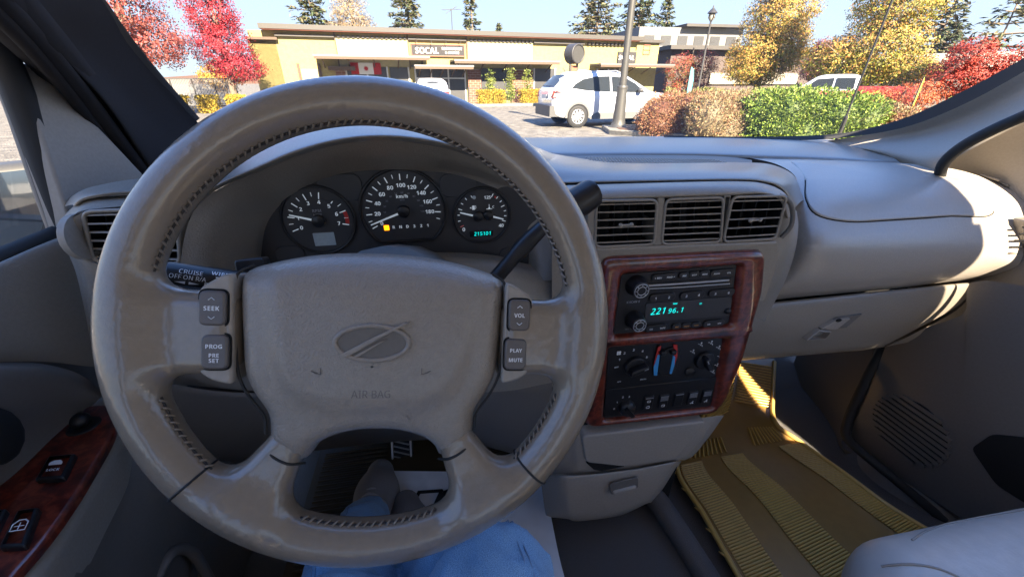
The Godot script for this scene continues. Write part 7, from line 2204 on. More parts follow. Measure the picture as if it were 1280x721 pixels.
	m.patch([[Vector3(1.1, 0.7605, -0.6721), Vector3(1.1, 0.8931, -0.5707), Vector3(1.1, 0.999, -0.4983), Vector3(1.12, 1.02, 0.4)], [Vector3(1.095, 0.6033, -0.6543), Vector3(1.095, 0.7637, -0.5252), Vector3(1.095, 0.888, -0.4448), Vector3(1.11, 0.85, 0.4)], [Vector3(1.095, 0.4529, -0.6401), Vector3(1.095, 0.6253, -0.4799), Vector3(1.095, 0.7443, -0.3795), Vector3(1.11, 0.7, 0.4)], [Vector3(1.095, 0.4323, -0.5879), Vector3(1.095, 0.4731, -0.3961), Vector3(1.095, 0.4897, -0.2517), Vector3(1.11, 0.45, 0.4)]], 20, 16, EYE)
	put(m, "panel", mats.trim_dark, o)
	m = MB.new()
	m.patch([[Vector3(1.225, 1.10, -0.50), Vector3(1.19, 1.10, -0.2), Vector3(1.17, 1.09, 0.4)], [Vector3(1.215, 1.07, -0.50), Vector3(1.165, 1.07, -0.2), Vector3(1.15, 1.06, 0.4)], [Vector3(1.215, 0.98, -0.50), Vector3(1.16, 0.98, -0.2), Vector3(1.14, 0.98, 0.4)]], 10, 8, EYE)
	put(m, "upper_panel", mats.trim_grey, o)
	m = MB.new()
	m.box(Vector3(1.20, 0.72, -0.18), Vector3(0.06, 0.76, 1.16))
	put(m, "door_shell", mats.trim_dark, o)
	# triangular mirror patch behind the seal
	m = MB.new()
	var o3 := []
	for p in [Vector3(1.2, 1.1456, -0.7802), Vector3(1.2, 1.1739, -0.7893), Vector3(1.2, 1.2113, -0.77), Vector3(1.2, 1.25, -0.732), Vector3(1.2, 1.2854, -0.6858), Vector3(1.2, 1.3531, -0.6001), Vector3(1.2, 1.0766, -0.4531), Vector3(1.2, 0.9986, -0.5553), Vector3(1.2, 1.0464, -0.6699)]:
		o3.append(Vector2(p.z, p.y))
	m.slab(o3, Transform3D(Basis(Vector3(0, 0, 1), Vector3.UP, Vector3.LEFT), Vector3(1.20, 0, 0)), -0.02, 0.003, 0.003)
	put(m, "mirror_patch", mats.trim_grey, o)
	m = MB.new()
	m.patch([[Vector3(1.225, 1.10, -0.50), Vector3(1.20, 1.10, 0.0), Vector3(1.185, 1.10, 0.36)], [Vector3(1.17, 1.40, -0.42), Vector3(1.17, 1.40, 0.0), Vector3(1.17, 1.40, 0.36)], [Vector3(1.14, 1.70, -0.30), Vector3(1.14, 1.70, 0.0), Vector3(1.14, 1.70, 0.36)]], 6, 6, EYE)
	put(m, "window_glass", mats.clear_glass, o)
	# speaker grille: slats over a dark dish
	m = MB.new()
	var sc := Vector3(1.094, 0.5841, -0.5389)
	var sf := Transform3D(Basis(Vector3(0, 0, 1), Vector3.UP, Vector3.LEFT), sc)
	m.slab(circle(0.078, 30, 1.0), sf, -0.003, 0.001, 0.001)
	var gr := put(m, "speaker_grille", mats.void_black, o)
	for i in 11:
		var y := -0.070 + i * 0.014
		var hw := sqrt(maxf(0.0, 0.080 * 0.080 - y * y)) + 0.006
		m = MB.new()
		m.box(sf * Vector3(0, y, 0.002), Vector3(0.005, 0.0085, hw * 2.0), Basis.IDENTITY)
		put(m, "slat", mats.trim_dark, gr)
	m = MB.new()
	m.slab(soft(flat2([Vector2(Vector3(1.094, 0.64, -0.4326).z, Vector3(1.094, 0.64, -0.4326).y), Vector2(Vector3(1.094, 0.6962, -0.4208).z, Vector3(1.094, 0.6962, -0.4208).y), Vector2(Vector3(1.094, 0.7418, -0.366).z, Vector3(1.094, 0.7418, -0.366).y), Vector2(Vector3(1.094, 0.6086, -0.3053).z, Vector3(1.094, 0.6086, -0.3053).y), Vector2(Vector3(1.094, 0.6024, -0.3718).z, Vector3(1.094, 0.6024, -0.3718).y)]), 0.012), Transform3D(Basis(Vector3(0, 0, 1), Vector3.UP, Vector3.LEFT), Vector3(1.094, 0, 0)), -0.01, 0.002, 0.002)
	put(m, "map_pocket", mats.void_black, o)


# ---------------------------------------------------------------- mats, paper, seats, pedals
func make_floor_things() -> void:
	# amber vinyl mat in the passenger footwell: flat bands between ribbed bands, its front climbing the bulkhead
	var o := thing("vinyl_floor_mat", "translucent amber ribbed vinyl mat in the passenger footwell", "floor mat", Vector3(0.6998, 0.47, -0.4679))
	# the mat's own surface: s across from left to right, t from front (0) to back (1)
	var net := [
		[Vector3(0.8573, 0.528, -0.93), Vector3(0.9247, 0.524, -0.932), Vector3(1.0019, 0.5171, -0.932), Vector3(1.0721, 0.5127, -0.93)],
		[Vector3(0.762, 0.5091, -0.82), Vector3(0.8359, 0.5022, -0.822), Vector3(0.9076, 0.4944, -0.822), Vector3(0.9744, 0.4849, -0.81)],
		[Vector3(0.6679, 0.47, -0.7291), Vector3(0.7519, 0.47, -0.7295), Vector3(0.831, 0.475, -0.7231), Vector3(0.882, 0.49, -0.6961)],
		[Vector3(0.5454, 0.462, -0.6265), Vector3(0.6733, 0.462, -0.6318), Vector3(0.8074, 0.462, -0.6346), Vector3(0.9099, 0.475, -0.6296)],
		[Vector3(0.5357, 0.462, -0.4925), Vector3(0.686, 0.462, -0.5125), Vector3(0.8447, 0.462, -0.5285), Vector3(0.9401, 0.475, -0.5248)],
		[Vector3(0.5278, 0.462, -0.3586), Vector3(0.6869, 0.462, -0.3819), Vector3(0.8718, 0.462, -0.4141), Vector3(0.9652, 0.475, -0.4256)],
		[Vector3(0.5213, 0.462, -0.2274), Vector3(0.7021, 0.462, -0.2597), Vector3(0.9072, 0.462, -0.2992), Vector3(1.0178, 0.475, -0.3194)]]
	var fine := MB.net_points(net, 48, 96)
	var on := func(s: float, t: float) -> Vector3:
		var iu := clampf(s * 48.0, 0, 47.99)
		var iv := clampf(t * 96.0, 0, 95.99)
		var a: Vector3 = fine[int(iv)][int(iu)].lerp(fine[int(iv)][int(iu) + 1], iu - int(iu))
		var b: Vector3 = fine[int(iv) + 1][int(iu)].lerp(fine[int(iv) + 1][int(iu) + 1], iu - int(iu))
		return a.lerp(b, iv - int(iv))
	var m := MB.new()
	m.grid(fine, EYE)
	put(m, "sheet", mats.amber_vinyl_flat, o)
	var ribs := MB.new()
	var rib := func(a: Vector2, b: Vector2, r: float) -> void:
		var p: Vector3 = on.call(a.x, a.y) + Vector3(0, 0.0015, 0.001)
		var q: Vector3 = on.call(b.x, b.y) + Vector3(0, 0.0015, 0.001)
		ribs.tube([p, q], r, 5, false, false)
	# three ribbed bands running back, each of short cross ribs
	for band in [[0.03, 0.19], [0.34, 0.50], [0.80, 0.985]]:
		for i in 64:
			var t := 0.50 + i * 0.0078
			rib.call(Vector2(band[0], t), Vector2(band[1], t), 0.0026)
	# slanting ribs of the front panel, in two opposed fields
	for i in 16:
		var t := 0.015 + i * 0.0135
		rib.call(Vector2(0.40, t), Vector2(0.95, t + 0.03), 0.0028)
		rib.call(Vector2(0.04, t + 0.10), Vector2(0.34, t + 0.05), 0.0028)
	for i in 9:
		rib.call(Vector2(0.62 + i * 0.036, 0.37), Vector2(0.62 + i * 0.036, 0.47), 0.0026)
		rib.call(Vector2(0.04 + i * 0.036, 0.40), Vector2(0.10 + i * 0.036, 0.48), 0.0026)
	put(ribs, "ribs", mats.amber_vinyl, o).set_meta("kind", "stuff")
	for e in [0.0, 1.0]:
		m = MB.new()
		var path := []
		for i in 60:
			path.append(on.call(e, 0.02 + i * 0.0163) + Vector3(0, 0.003, 0))
		m.tube(path, 0.006, 6)
		put(m, "raised_edge", mats.amber_vinyl, o)
	m = MB.new()
	for i in 7:
		var p: Vector3 = on.call(0.0, 0.53 + i * 0.062)
		m.tube([p + Vector3(0, 0.002, 0), p + Vector3(-0.012, 0.004, -0.012)], [0.004, 0.001], 5)
	put(m, "moulding_tags", mats.amber_vinyl, o)
	# the driver's own mat and pedals
	o = thing("vinyl_floor_mat", "dark brown ribbed vinyl mat under the driver's pedals", "floor mat", Vector3(-0.06, 0.46, -0.75))
	m = MB.new()
	m.patch([[Vector3(-0.38, 0.70, -1.09), Vector3(-0.05, 0.70, -1.09), Vector3(0.17, 0.70, -1.07)], [Vector3(-0.38, 0.52, -0.97), Vector3(-0.05, 0.52, -0.97), Vector3(0.17, 0.52, -0.96)], [Vector3(-0.38, 0.462, -0.85), Vector3(-0.05, 0.462, -0.85), Vector3(0.17, 0.462, -0.85)], [Vector3(-0.38, 0.462, -0.3), Vector3(-0.05, 0.462, -0.3), Vector3(0.17, 0.462, -0.3)]], 10, 16, EYE)
	put(m, "sheet", mats.brown_vinyl, o)
	m = MB.new()
	for i in 34:
		var z := -0.36 - i * 0.014
		m.tube([Vector3(-0.36, 0.4655, z), Vector3(-0.20, 0.4655, z)], 0.003, 5, false, false)
		m.tube([Vector3(-0.02, 0.4655, z), Vector3(0.15, 0.4655, z - 0.03)], 0.003, 5, false, false)
	put(m, "ribs", mats.brown_vinyl, o).set_meta("kind", "stuff")
	var pz := [["brake_pedal", Vector3(-0.1608, 0.4742, -0.8), 0.030, 0.050, "metal faced brake pedal with slanted grip bars"], ["accelerator_pedal", Vector3(-0.0711, 0.3679, -0.86), 0.024, 0.06, "dark accelerator pedal to the right of the brake pedal"]]
	for i in 2:
		var q: Array = pz[i]
		o = thing(q[0], q[4], "pedal", q[1])
		m = MB.new()
		var pf := Transform3D(Basis.from_euler(Vector3(-0.75, 0, 0)), q[1])
		m.slab(rounded(q[2] * 2.0, q[3] * 1.6, 0.006), pf, -0.012, 0.0, 0.003)
		put(m, "pad", mats.rubber, o)
		m = MB.new()
		m.tube([pf * Vector3(0, 0, -0.012), pf * Vector3(0, 0.05, -0.03), Vector3(q[1].x, 0.95, -0.98)], 0.009, 6)
		put(m, "arm", mats.lamp_black, o)
		if i == 0:
			m = MB.new()
			for e in [-0.024, 0.024]:
				m.tube([pf * Vector3(e, -0.035, 0.001), pf * Vector3(e, 0.035, 0.001)], 0.003, 6)
			for k in 6:
				m.tube([pf * Vector3(-0.02, 0.034 - k * 0.013, 0.001), pf * Vector3(0.02, 0.020 - k * 0.013, 0.001)], 0.0022, 5)
			put(m, "grip_bar", mats.silver_plastic, o)
	# paper mat
	o = thing("paper_floor_mat", "pale printed paper mat lying between the driver's feet and the console", "paper mat", Vector3(0.0619, 0.475, -0.5579))
	m = MB.new()
	m.patch([[Vector3(-0.1808, 0.48, -0.7279), Vector3(-0.0402, 0.474, -0.7055), Vector3(0.0594, 0.472, -0.6872), Vector3(0.1379, 0.478, -0.6662), Vector3(0.1714, 0.486, -0.6517)], [Vector3(-0.1891, 0.47, -0.6247), Vector3(-0.0439, 0.472, -0.5977), Vector3(0.0644, 0.476, -0.5759), Vector3(0.1388, 0.482, -0.5745), Vector3(0.1841, 0.49, -0.5749)], [Vector3(-0.1898, 0.47, -0.4811), Vector3(-0.0487, 0.472, -0.4552), Vector3(0.061, 0.478, -0.4372), Vector3(0.1387, 0.482, -0.4229), Vector3(0.1775, 0.488, -0.4115)], [Vector3(-0.1829, 0.47, -0.3179), Vector3(-0.054, 0.472, -0.2945), Vector3(0.0614, 0.474, -0.2735), Vector3(0.1505, 0.478, -0.2565), Vector3(0.198, 0.482, -0.2469)]], 24, 24, EYE)
	put(m, "sheet", mats.paper, o)
	m = MB.new()
	var ink := func(m: MB, ps: Array, r: float) -> void:
		var q := []
		for p in ps:
			q.append(p + Vector3(0, 0.0035, 0))
		for i in q.size() - 1:
			var d: Vector3 = (q[i + 1] - q[i]).normalized()
			var sd := d.cross(Vector3.UP).normalized() * r
			m.flat([q[i] + sd - d * r * 0.6, q[i + 1] + sd + d * r * 0.6, q[i + 1] - sd + d * r * 0.6, q[i] - sd - d * r * 0.6], Vector3.UP)
	ink.call(m, [Vector3(-0.1267, 0.478, -0.6161), Vector3(-0.1097, 0.478, -0.654), Vector3(-0.057, 0.478, -0.649), Vector3(-0.0741, 0.478, -0.6108)], 0.0045)
	put(m, "printed_letter", mats.rubber, o)
	m = MB.new()
	ink.call(m, [Vector3(-0.065, 0.478, -0.6132), Vector3(-0.0495, 0.478, -0.6434), Vector3(-0.038, 0.478, -0.6478), Vector3(-0.0038, 0.478, -0.6439)], 0.0045)
	put(m, "printed_letter", mats.rubber, o)
	m = MB.new()
	ink.call(m, [Vector3(0.0403, 0.48, -0.5892), Vector3(0.0831, 0.481, -0.5771), Vector3(0.1129, 0.485, -0.577), Vector3(0.1212, 0.486, -0.5909)], 0.0045)
	put(m, "printed_letter", mats.rubber, o)
	# passenger seat cushion
	o = thing("passenger_seat", "grey leather passenger seat cushion at the lower right", "car seat", Vector3(0.80, 0.46, 0.0))
	var sx := func(p: Vector3) -> float:
		var q := (p - Vector3(0.795, 0.655, 0.05)).abs() - Vector3(0.15, 0.01, 0.26)
		var d := Vector3(maxf(q.x, 0), maxf(q.y, 0), maxf(q.z, 0)).length() + minf(maxf(q.x, maxf(q.y, q.z)), 0.0) - 0.078
		for sg in [-1.0, 1.0]:
			d = smin(d, bone(p, Vector3(0.795 + sg * 0.195, 0.668, -0.16), Vector3(0.795 + sg * 0.205, 0.69, 0.35), 0.066, 0.07), 0.05)
		return d
	m = MB.new()
	m.skin(sx, Vector3(0.48, 0.54, -0.34), Vector3(1.12, 0.80, 0.44), 0.014)
	var cu := put(m, "cushion", mats.seat_leather, o)
	m = MB.new()
	m.tube(MB.curve([Vector3(0.62, 0.652, -0.274), Vector3(0.70, 0.652, -0.289)], 4), 0.003, 6)
	m.tube(MB.curve([Vector3(0.62, 0.652, -0.272), Vector3(0.68, 0.652, -0.289), Vector3(0.8, 0.652, -0.291), Vector3(0.92, 0.652, -0.289), Vector3(0.97, 0.652, -0.272)], 24), 0.003, 6)
	for line in [[Vector2(0.590, -0.235), Vector2(0.655, -0.20), Vector2(0.69, -0.13), Vector2(0.70, 0.0), Vector2(0.70, 0.25)], [Vector2(0.665, -0.255), Vector2(0.72, -0.268), Vector2(0.80, -0.275), Vector2(0.95, -0.262), Vector2(1.02, -0.22)]]:
		var path := []
		for q in MB.curve(line.map(func(w): return Vector3(w.x, 0, w.y)), 30):
			var y := 0.80
			while y > 0.6 and sx.call(Vector3(q.x, y, q.z)) > 0.0008:
				y -= 0.0008
			path.append(Vector3(q.x, y, q.z))
		m.tube(path, 0.0017, 6)
	put(m, "piping", mats.trim_grey, cu)
	m = MB.new()
	m.box(Vector3(0.79, 0.51, 0.08), Vector3(0.42, 0.11, 0.45))
	put(m, "seat_base", mats.black_matt, o)
	# driver's seat cushion, under the driver
	o = thing("driver_seat", "grey leather driver's seat cushion below the driver's thighs", "car seat", Vector3(-0.06, 0.46, 0.15))
	m = MB.new()
	m.skin(func(p: Vector3) -> float:
		var q := (p - Vector3(-0.06, 0.60, 0.22)).abs() - Vector3(0.19, 0.02, 0.22)
		return Vector3(maxf(q.x, 0), maxf(q.y, 0), maxf(q.z, 0)).length() + minf(maxf(q.x, maxf(q.y, q.z)), 0.0) - 0.07, Vector3(-0.36, 0.5, -0.1), Vector3(0.24, 0.72, 0.54), 0.02)
	put(m, "cushion", mats.seat_leather, o)
	m = MB.new()
	m.box(Vector3(-0.06, 0.49, 0.22), Vector3(0.42, 0.09, 0.42))
	put(m, "seat_base", mats.black_matt, o)


# ---------------------------------------------------------------- the driver, seen from the own eyes: hips, legs and feet
func make_person() -> void:
	var o := thing("person", "seated driver in blue jeans and dark laced shoes, only the legs in view", "person", Vector3(-0.06, 0.46, 0.1))
	# joints: hip, knee, ankle of both legs
	var lh := Vector3(-0.155, 0.775, 0.22)
	var lk := Vector3(-0.165, 0.80, -0.215)
	var la := Vector3(-0.205, 0.555, -0.545)
	var rh := Vector3(0.035, 0.775, 0.22)
	var rk := Vector3(0.02, 0.80, -0.255)
	var ra := Vector3(-0.105, 0.55, -0.455)
	var fold := noise(9.0, FastNoiseLite.TYPE_SIMPLEX, 2, 77)
	var f := func(p: Vector3) -> float:
		var l := smin(bone(p, lh, lk, 0.098, 0.074), bone(p, lk, la, 0.070, 0.052), 0.05)
		var r := smin(bone(p, rh, rk, 0.095, 0.068), bone(p, rk, ra, 0.064, 0.050), 0.05)
		var hips := smin(bone(p, Vector3(-0.15, 0.80, 0.27), Vector3(0.03, 0.80, 0.27), 0.125, 0.125), bone(p, Vector3(-0.06, 0.84, 0.30), Vector3(-0.06, 0.96, 0.37), 0.15, 0.14), 0.08)
		var d := smin(minf(l, r), hips, 0.06)
		var near_knee := clampf(1.0 - absf(p.z + 0.3) * 3.0, 0.0, 1.0)
		return d + fold.get_noise_3d(p.x * 1.4, p.y * 0.7 + p.z, p.z * 1.2) * 0.011 * (0.45 + near_knee) + sin(p.y * 95.0 + p.x * 20.0) * 0.0018 * clampf((0.66 - p.y) * 8.0, 0.0, 1.0)
	var m := MB.new()
	m.skin(f, Vector3(-0.34, 0.50, -0.64), Vector3(0.20, 1.04, 0.54), 0.0125)
	put(m, "jeans", mats.denim, o)
	# outer seams of the trouser legs, lying on the cloth
	m = MB.new()
	for leg in [[lh, lk, la, -1.0], [rh, rk, ra, 1.0]]:
		for off in [0.35, 0.42]:
			var path := []
			for i in 46:
				var t := i / 45.0 * 1.9
				var c: Vector3 = leg[0].lerp(leg[1], t) if t < 1.0 else leg[1].lerp(leg[2], t - 1.0)
				var dir := Vector3(leg[3] * sin(off * 1.5), cos(off * 1.5), -0.25 if t < 1.0 else -0.9).normalized()
				var r := 0.14
				while r > 0.03 and f.call(c + dir * r) > 0.0006:
					r -= 0.002
				path.append(c + dir * r)
			m.tube(path, 0.0009, 4)
	put(m, "seam", mats.denim_thread, o)
	var shoes := [[la, Vector3(-0.20, 0.505, -0.705), "shoe"], [ra, Vector3(-0.135, 0.50, -0.612), "shoe"]]
	for s in shoes:
		var a: Vector3 = s[0]
		var t: Vector3 = s[1]
		var heel := Vector3(a.x, 0.495, a.z + 0.045)
		var ball := heel.lerp(t, 0.72)
		var g := func(p: Vector3) -> float:
			var d := smin(bone(p, heel + Vector3(0, 0.008, 0), ball, 0.034, 0.042), bone(p, ball, t + Vector3(0, 0.002, 0), 0.042, 0.031), 0.03)
			d = smin(d, bone(p, a + Vector3(0, -0.01, 0), ball + Vector3(0, 0.012, 0), 0.043, 0.030), 0.035)
			return maxf(d, 0.472 - p.y)
		m = MB.new()
		m.skin(g, Vector3(minf(a.x, t.x) - 0.07, 0.46, t.z - 0.05), Vector3(maxf(a.x, t.x) + 0.07, 0.60, a.z + 0.10), 0.007)
		var sh := put(m, "shoe", mats.shoe_suede, o)
		# sole
		m = MB.new()
		var dir := (t - heel).normalized()
		var sd := Vector3(-dir.z, 0, dir.x).normalized()
		var oo := []
		for i in 28:
			var w := TAU * i / 28
			var along := 0.5 + 0.5 * cos(w) * 1.16
			var wide := lerpf(0.036, 0.046, clampf(along, 0, 1)) * sin(w)
			var p := heel.lerp(t, along) + sd * wide
			oo.append(Vector2(p.x, -p.z))
		m.slab(oo, Transform3D(Basis(Vector3.RIGHT, Vector3(0, 0, -1), Vector3.UP), Vector3.ZERO), 0.470, 0.486, 0.004)
		put(m, "sole", mats.trim_grey, sh)
		m = MB.new()
		for i in 5:
			var k := 0.30 + i * 0.085
			var c := (a + Vector3(0, -0.01, 0)).lerp(ball + Vector3(0, 0.012, 0), k + 0.12) + Vector3(0, lerpf(0.042, 0.031, k), 0)
			m.tube(MB.curve([c - sd * 0.026 + Vector3(0, -0.012, 0), c + Vector3(0, 0.002, 0) + dir * 0.006 * (1 if i % 2 else -1), c + sd * 0.026 + Vector3(0, -0.012, 0)], 8), 0.0032, 6)
		var c2 := a.lerp(ball, 0.30) + Vector3(0, 0.034, 0)
		m.tube(MB.curve([c2, c2 - sd * 0.025 + Vector3(0, 0.012, 0) - dir * 0.01, c2 - sd * 0.036 + Vector3(0, -0.006, 0), c2], 14), 0.0028, 6)
		m.tube(MB.curve([c2, c2 + sd * 0.025 + Vector3(0, 0.010, 0), c2 + sd * 0.036 + Vector3(0, -0.008, 0), c2], 14), 0.0028, 6)
		put(m, "laces", mats.shoe_lace, sh)

# ---------------------------------------------------------------- instruments
func make_cluster() -> void:
	var o := thing("instrument_cluster", "dark instrument cluster of three round dials under the hood", "instrument cluster", Vector3(-0.0584, 1.1912, -0.555))
	var bz := -0.562
	var m := MB.new()
	m.slab(MB.curve([Vector3(-0.2681, 1.108, -0.562), Vector3(-0.2533, 1.1548, -0.562), Vector3(-0.2347, 1.1874, -0.562), Vector3(-0.2139, 1.2111, -0.562), Vector3(-0.1854, 1.2287, -0.562), Vector3(-0.148, 1.2437, -0.562), Vector3(-0.1021, 1.2513, -0.562), Vector3(-0.0512, 1.2527, -0.562), Vector3(0.006, 1.2488, -0.562), Vector3(0.0652, 1.2318, -0.562), Vector3(0.1108, 1.2076, -0.562), Vector3(0.1326, 1.183, -0.562), Vector3(0.1389, 1.1352, -0.562), Vector3(0.1381, 1.0743, -0.562)], 60).map(func(p): return Vector2(p.x, p.y)), at(0, 0, bz), -0.02, 0.0)
	put(m, "housing", mats.gauge_face, o)
	# raised shoulders between the dials
	m = MB.new()
	for q in [[Vector3(-0.1312, 1.2259, -0.56), 0.028, 0.018], [Vector3(0.0236, 1.2229, -0.56), 0.026, 0.016], [Vector3(-0.2143, 1.1376, -0.56), 0.02, 0.012], [Vector3(0.0987, 1.1125, -0.56), 0.02, 0.014]]:
		m = MB.new()
		m.slab(rounded(q[1] * 2, q[2] * 2, 0.012, 5), at(q[0].x, q[0].y, bz), 0.0, 0.002, 0.0018)
		put(m, "blanking_panel", mats.gauge_face, o)
	var c1 := Vector3(-0.1666, 1.1832, -0.558)
	var c2 := Vector3(-0.0538, 1.1907, -0.558)
	var c3 := Vector3(0.0551, 1.178, -0.558)
	var dial := func(c: Vector3, r: float, cut: float, called: String) -> MeshInstance3D:
		var ol := []
		for i in 64:
			var a := TAU * i / 64
			ol.append(Vector2(cos(a) * r, maxf(sin(a) * r, cut)))
		var b := MB.new()
		b.slab(ol, at(c.x, c.y, bz), 0.0, 0.0012)
		var d := put(b, called, mats.gauge_face, o)
		b = MB.new()
		var ring := []
		for p in ol:
			ring.append(Vector3(c.x + p.x, c.y + p.y, bz + 0.002))
		b.tube(ring, 0.0022, 8, true)
		put(b, "rim", mats.black_plastic, d)
		return d
	var tick := func(b: MB, c: Vector3, deg: float, r0: float, r1: float, w: float) -> void:
		var a := deg_to_rad(deg)
		var d := Vector3(cos(a), sin(a), 0)
		b.box(c + d * (r0 + r1) / 2 + Vector3(0, 0, bz + 0.0014 - c.z), Vector3(r1 - r0, w, 0.0004), Basis(Vector3.BACK, a))
	var txt := func(b: MB, s: String, c: Vector3, x: float, y: float, h: float, bold := true) -> void:
		lettering(b, s, at(c.x + x, c.y + y, bz + 0.0014), h, bold)
	var needle := func(d: MeshInstance3D, c: Vector3, deg: float, len: float, hub: float) -> void:
		var a := deg_to_rad(deg)
		var b := MB.new()
		b.slab([Vector2(0, -0.0015), Vector2(len, -0.0007), Vector2(len, 0.0007), Vector2(0, 0.0015)], Transform3D(Basis(Vector3.BACK, a), Vector3(c.x, c.y, bz)), 0.004, 0.0052, 0.0003)
		put(b, "needle", mats.dial_print_added_glow, d)
		b = MB.new()
		b.lathe([[hub, 0.001], [hub, 0.005], [hub * 0.9, 0.0075], [0.0, 0.0085]], at(c.x, c.y, bz), 24)
		put(b, "needle_hub", mats.black_plastic, d)
	# rev counter
	var d1: MeshInstance3D = dial.call(c1, 0.0465, -1.0, "rev_counter")
	m = MB.new()
	for i in 15:
		var deg := 200.0 - i * (200.0 + 12.0) / 14.0
		tick.call(m, c1, deg, 0.030 if i % 2 == 0 else 0.033, 0.0385, 0.0012 if i % 2 == 0 else 0.0008)
	for i in 8:
		var a := deg_to_rad(200.0 - i * 212.0 / 7.0)
		txt.call(m, str(i), c1, cos(a) * 0.0255, sin(a) * 0.0255, 0.0052)
	put(m, "scale", mats.dial_print_added_glow, d1)
	m = MB.new()
	txt.call(m, "RPM", c1, 0.0, 0.0135, 0.0040)
	txt.call(m, "x 1000", c1, 0.0, 0.0085, 0.0026)
	put(m, "unit_lettering", mats.print_grey, d1)
	m = MB.new()
	for i in 5:
		tick.call(m, c1, 14.0 - i * 5.2, 0.034, 0.039, 0.0036)
	put(m, "red_zone", mats.print_red, d1)
	needle.call(d1, c1, 163.0, 0.036, 0.0085)
	m = MB.new()
	m.slab(rounded(0.0275, 0.0185, 0.0005, 1), at(c1.x + 0.002, c1.y - 0.0265, bz), 0.001, 0.0022)
	put(m, "blank_sticker", mats.sticker, d1)
	# speedometer
	var d2: MeshInstance3D = dial.call(c2, 0.0575, -0.044, "speedometer")
	m = MB.new()
	for i in 20:
		var deg := 207.0 - i * (207.0 + 16.0) / 19.0
		tick.call(m, c2, deg, 0.0425 if i % 2 == 0 else 0.0455, 0.0505, 0.0013 if i % 2 == 0 else 0.0009)
	for i in 10:
		var a := deg_to_rad(207.0 - i * 2 * 223.0 / 19.0)
		txt.call(m, str(i * 20), c2, cos(a) * 0.0355, sin(a) * 0.0355, 0.0054)
	put(m, "scale", mats.dial_print_added_glow, d2)
	m = MB.new()
	for i in 12:
		var a := deg_to_rad(200.0 - i * 18.6)
		txt.call(m, str(i * 10), c2, cos(a) * 0.0255, sin(a) * 0.0255, 0.0024, false)
	txt.call(m, "MPH", c2, 0.0, 0.0155, 0.0022, false)
	put(m, "inner_scale", mats.print_grey, d2)
	m = MB.new()
	txt.call(m, "km/h", c2, 0.0, 0.0205, 0.0046)
	for i in 6:
		txt.call(m, "RND321"[i], c2, -0.0165 + i * 0.0095, -0.0225, 0.0043)
	put(m, "lettering", mats.dial_print_added_glow, d2)
	m = MB.new()
	m.box(Vector3(c2.x - 0.0262, c2.y - 0.0228, bz + 0.0014), Vector3(0.0068, 0.0072, 0.0005))
	put(m, "gear_lamp", mats.amber_lamp_glow, d2)
	needle.call(d2, c2, 200.0, 0.049, 0.0085)
	# fuel and temperature
	var d3: MeshInstance3D = dial.call(c3, 0.0405, -1.0, "fuel_and_temperature_gauge")
	var lf := c3 + Vector3(-0.0065, 0.0, 0)
	var rt := c3 + Vector3(0.0085, 0.001, 0)
	m = MB.new()
	for i in 7:
		tick.call(m, c3, 205.0 - i * 14.8, 0.030 if i % 3 == 0 else 0.032, 0.0355, 0.0010)
	for i in 7:
		tick.call(m, c3, 62.0 - i * 13.0, 0.030 if i % 3 == 0 else 0.032, 0.0355, 0.0010)
	txt.call(m, "0", c3, -0.0275, -0.019, 0.0056)
	txt.call(m, "40", c3, 0.0275, -0.016, 0.0050)
	txt.call(m, "125", c3, 0.0085, 0.0265, 0.0044)
	# pump and thermometer symbols
	m.box(Vector3(c3.x - 0.012, c3.y + 0.0125, bz + 0.0014), Vector3(0.0036, 0.006, 0.0004))
	m.tube([Vector3(c3.x - 0.0098, c3.y + 0.0105, bz + 0.0014), Vector3(c3.x - 0.0085, c3.y + 0.012, bz + 0.0014), Vector3(c3.x - 0.0088, c3.y + 0.0155, bz + 0.0014)], 0.0004, 4)
	m.flat([Vector3(c3.x - 0.0175, c3.y + 0.0125, bz + 0.0016), Vector3(c3.x - 0.0150, c3.y + 0.0140, bz + 0.0016), Vector3(c3.x - 0.0150, c3.y + 0.0110, bz + 0.0016)], Vector3.BACK)
	m.box(Vector3(c3.x + 0.0105, c3.y + 0.0135, bz + 0.0014), Vector3(0.0009, 0.006, 0.0004))
	m.box(Vector3(c3.x + 0.0105, c3.y + 0.0098, bz + 0.0014), Vector3(0.0085, 0.0009, 0.0004))
	m.slab(circle(0.0013, 10), at(c3.x + 0.0105, c3.y + 0.0108, bz), 0.001, 0.0016)
	txt.call(m, "C", c3, 0.0165, 0.0125, 0.0034)
	put(m, "scale", mats.dial_print_added_glow, d3)
	m = MB.new()
	tick.call(m, c3, 205.0, 0.030, 0.0355, 0.0011)
	m.slab(circle(0.0016, 10), at(c3.x + 0.0195, c3.y + 0.0265, bz), 0.001, 0.0018)
	put(m, "red_mark", mats.print_red, d3)
	m = MB.new()
	m.slab(circle(0.0026, 16), at(c3.x - 0.0105, c3.y + 0.0272, bz), 0.001, 0.0018)
	put(m, "full_dot", mats.sticker, d3)
	needle.call(d3, lf, 164.0, 0.026, 0.0075)
	needle.call(d3, rt, -17.0, 0.023, 0.0075)
	m = MB.new()
	m.slab(rounded(0.0345, 0.0085, 0.001), at(c3.x - 0.002, c3.y - 0.0268, bz), 0.001, 0.0018)
	var od := put(m, "odometer_window", mats.void_black, d3)
	m = MB.new()
	lettering(m, "215101", at(c3.x, c3.y - 0.0268, bz + 0.0019), 0.0052, true, true, 0.1)
	put(m, "odometer_digits", mats.teal_display_glow, d3)


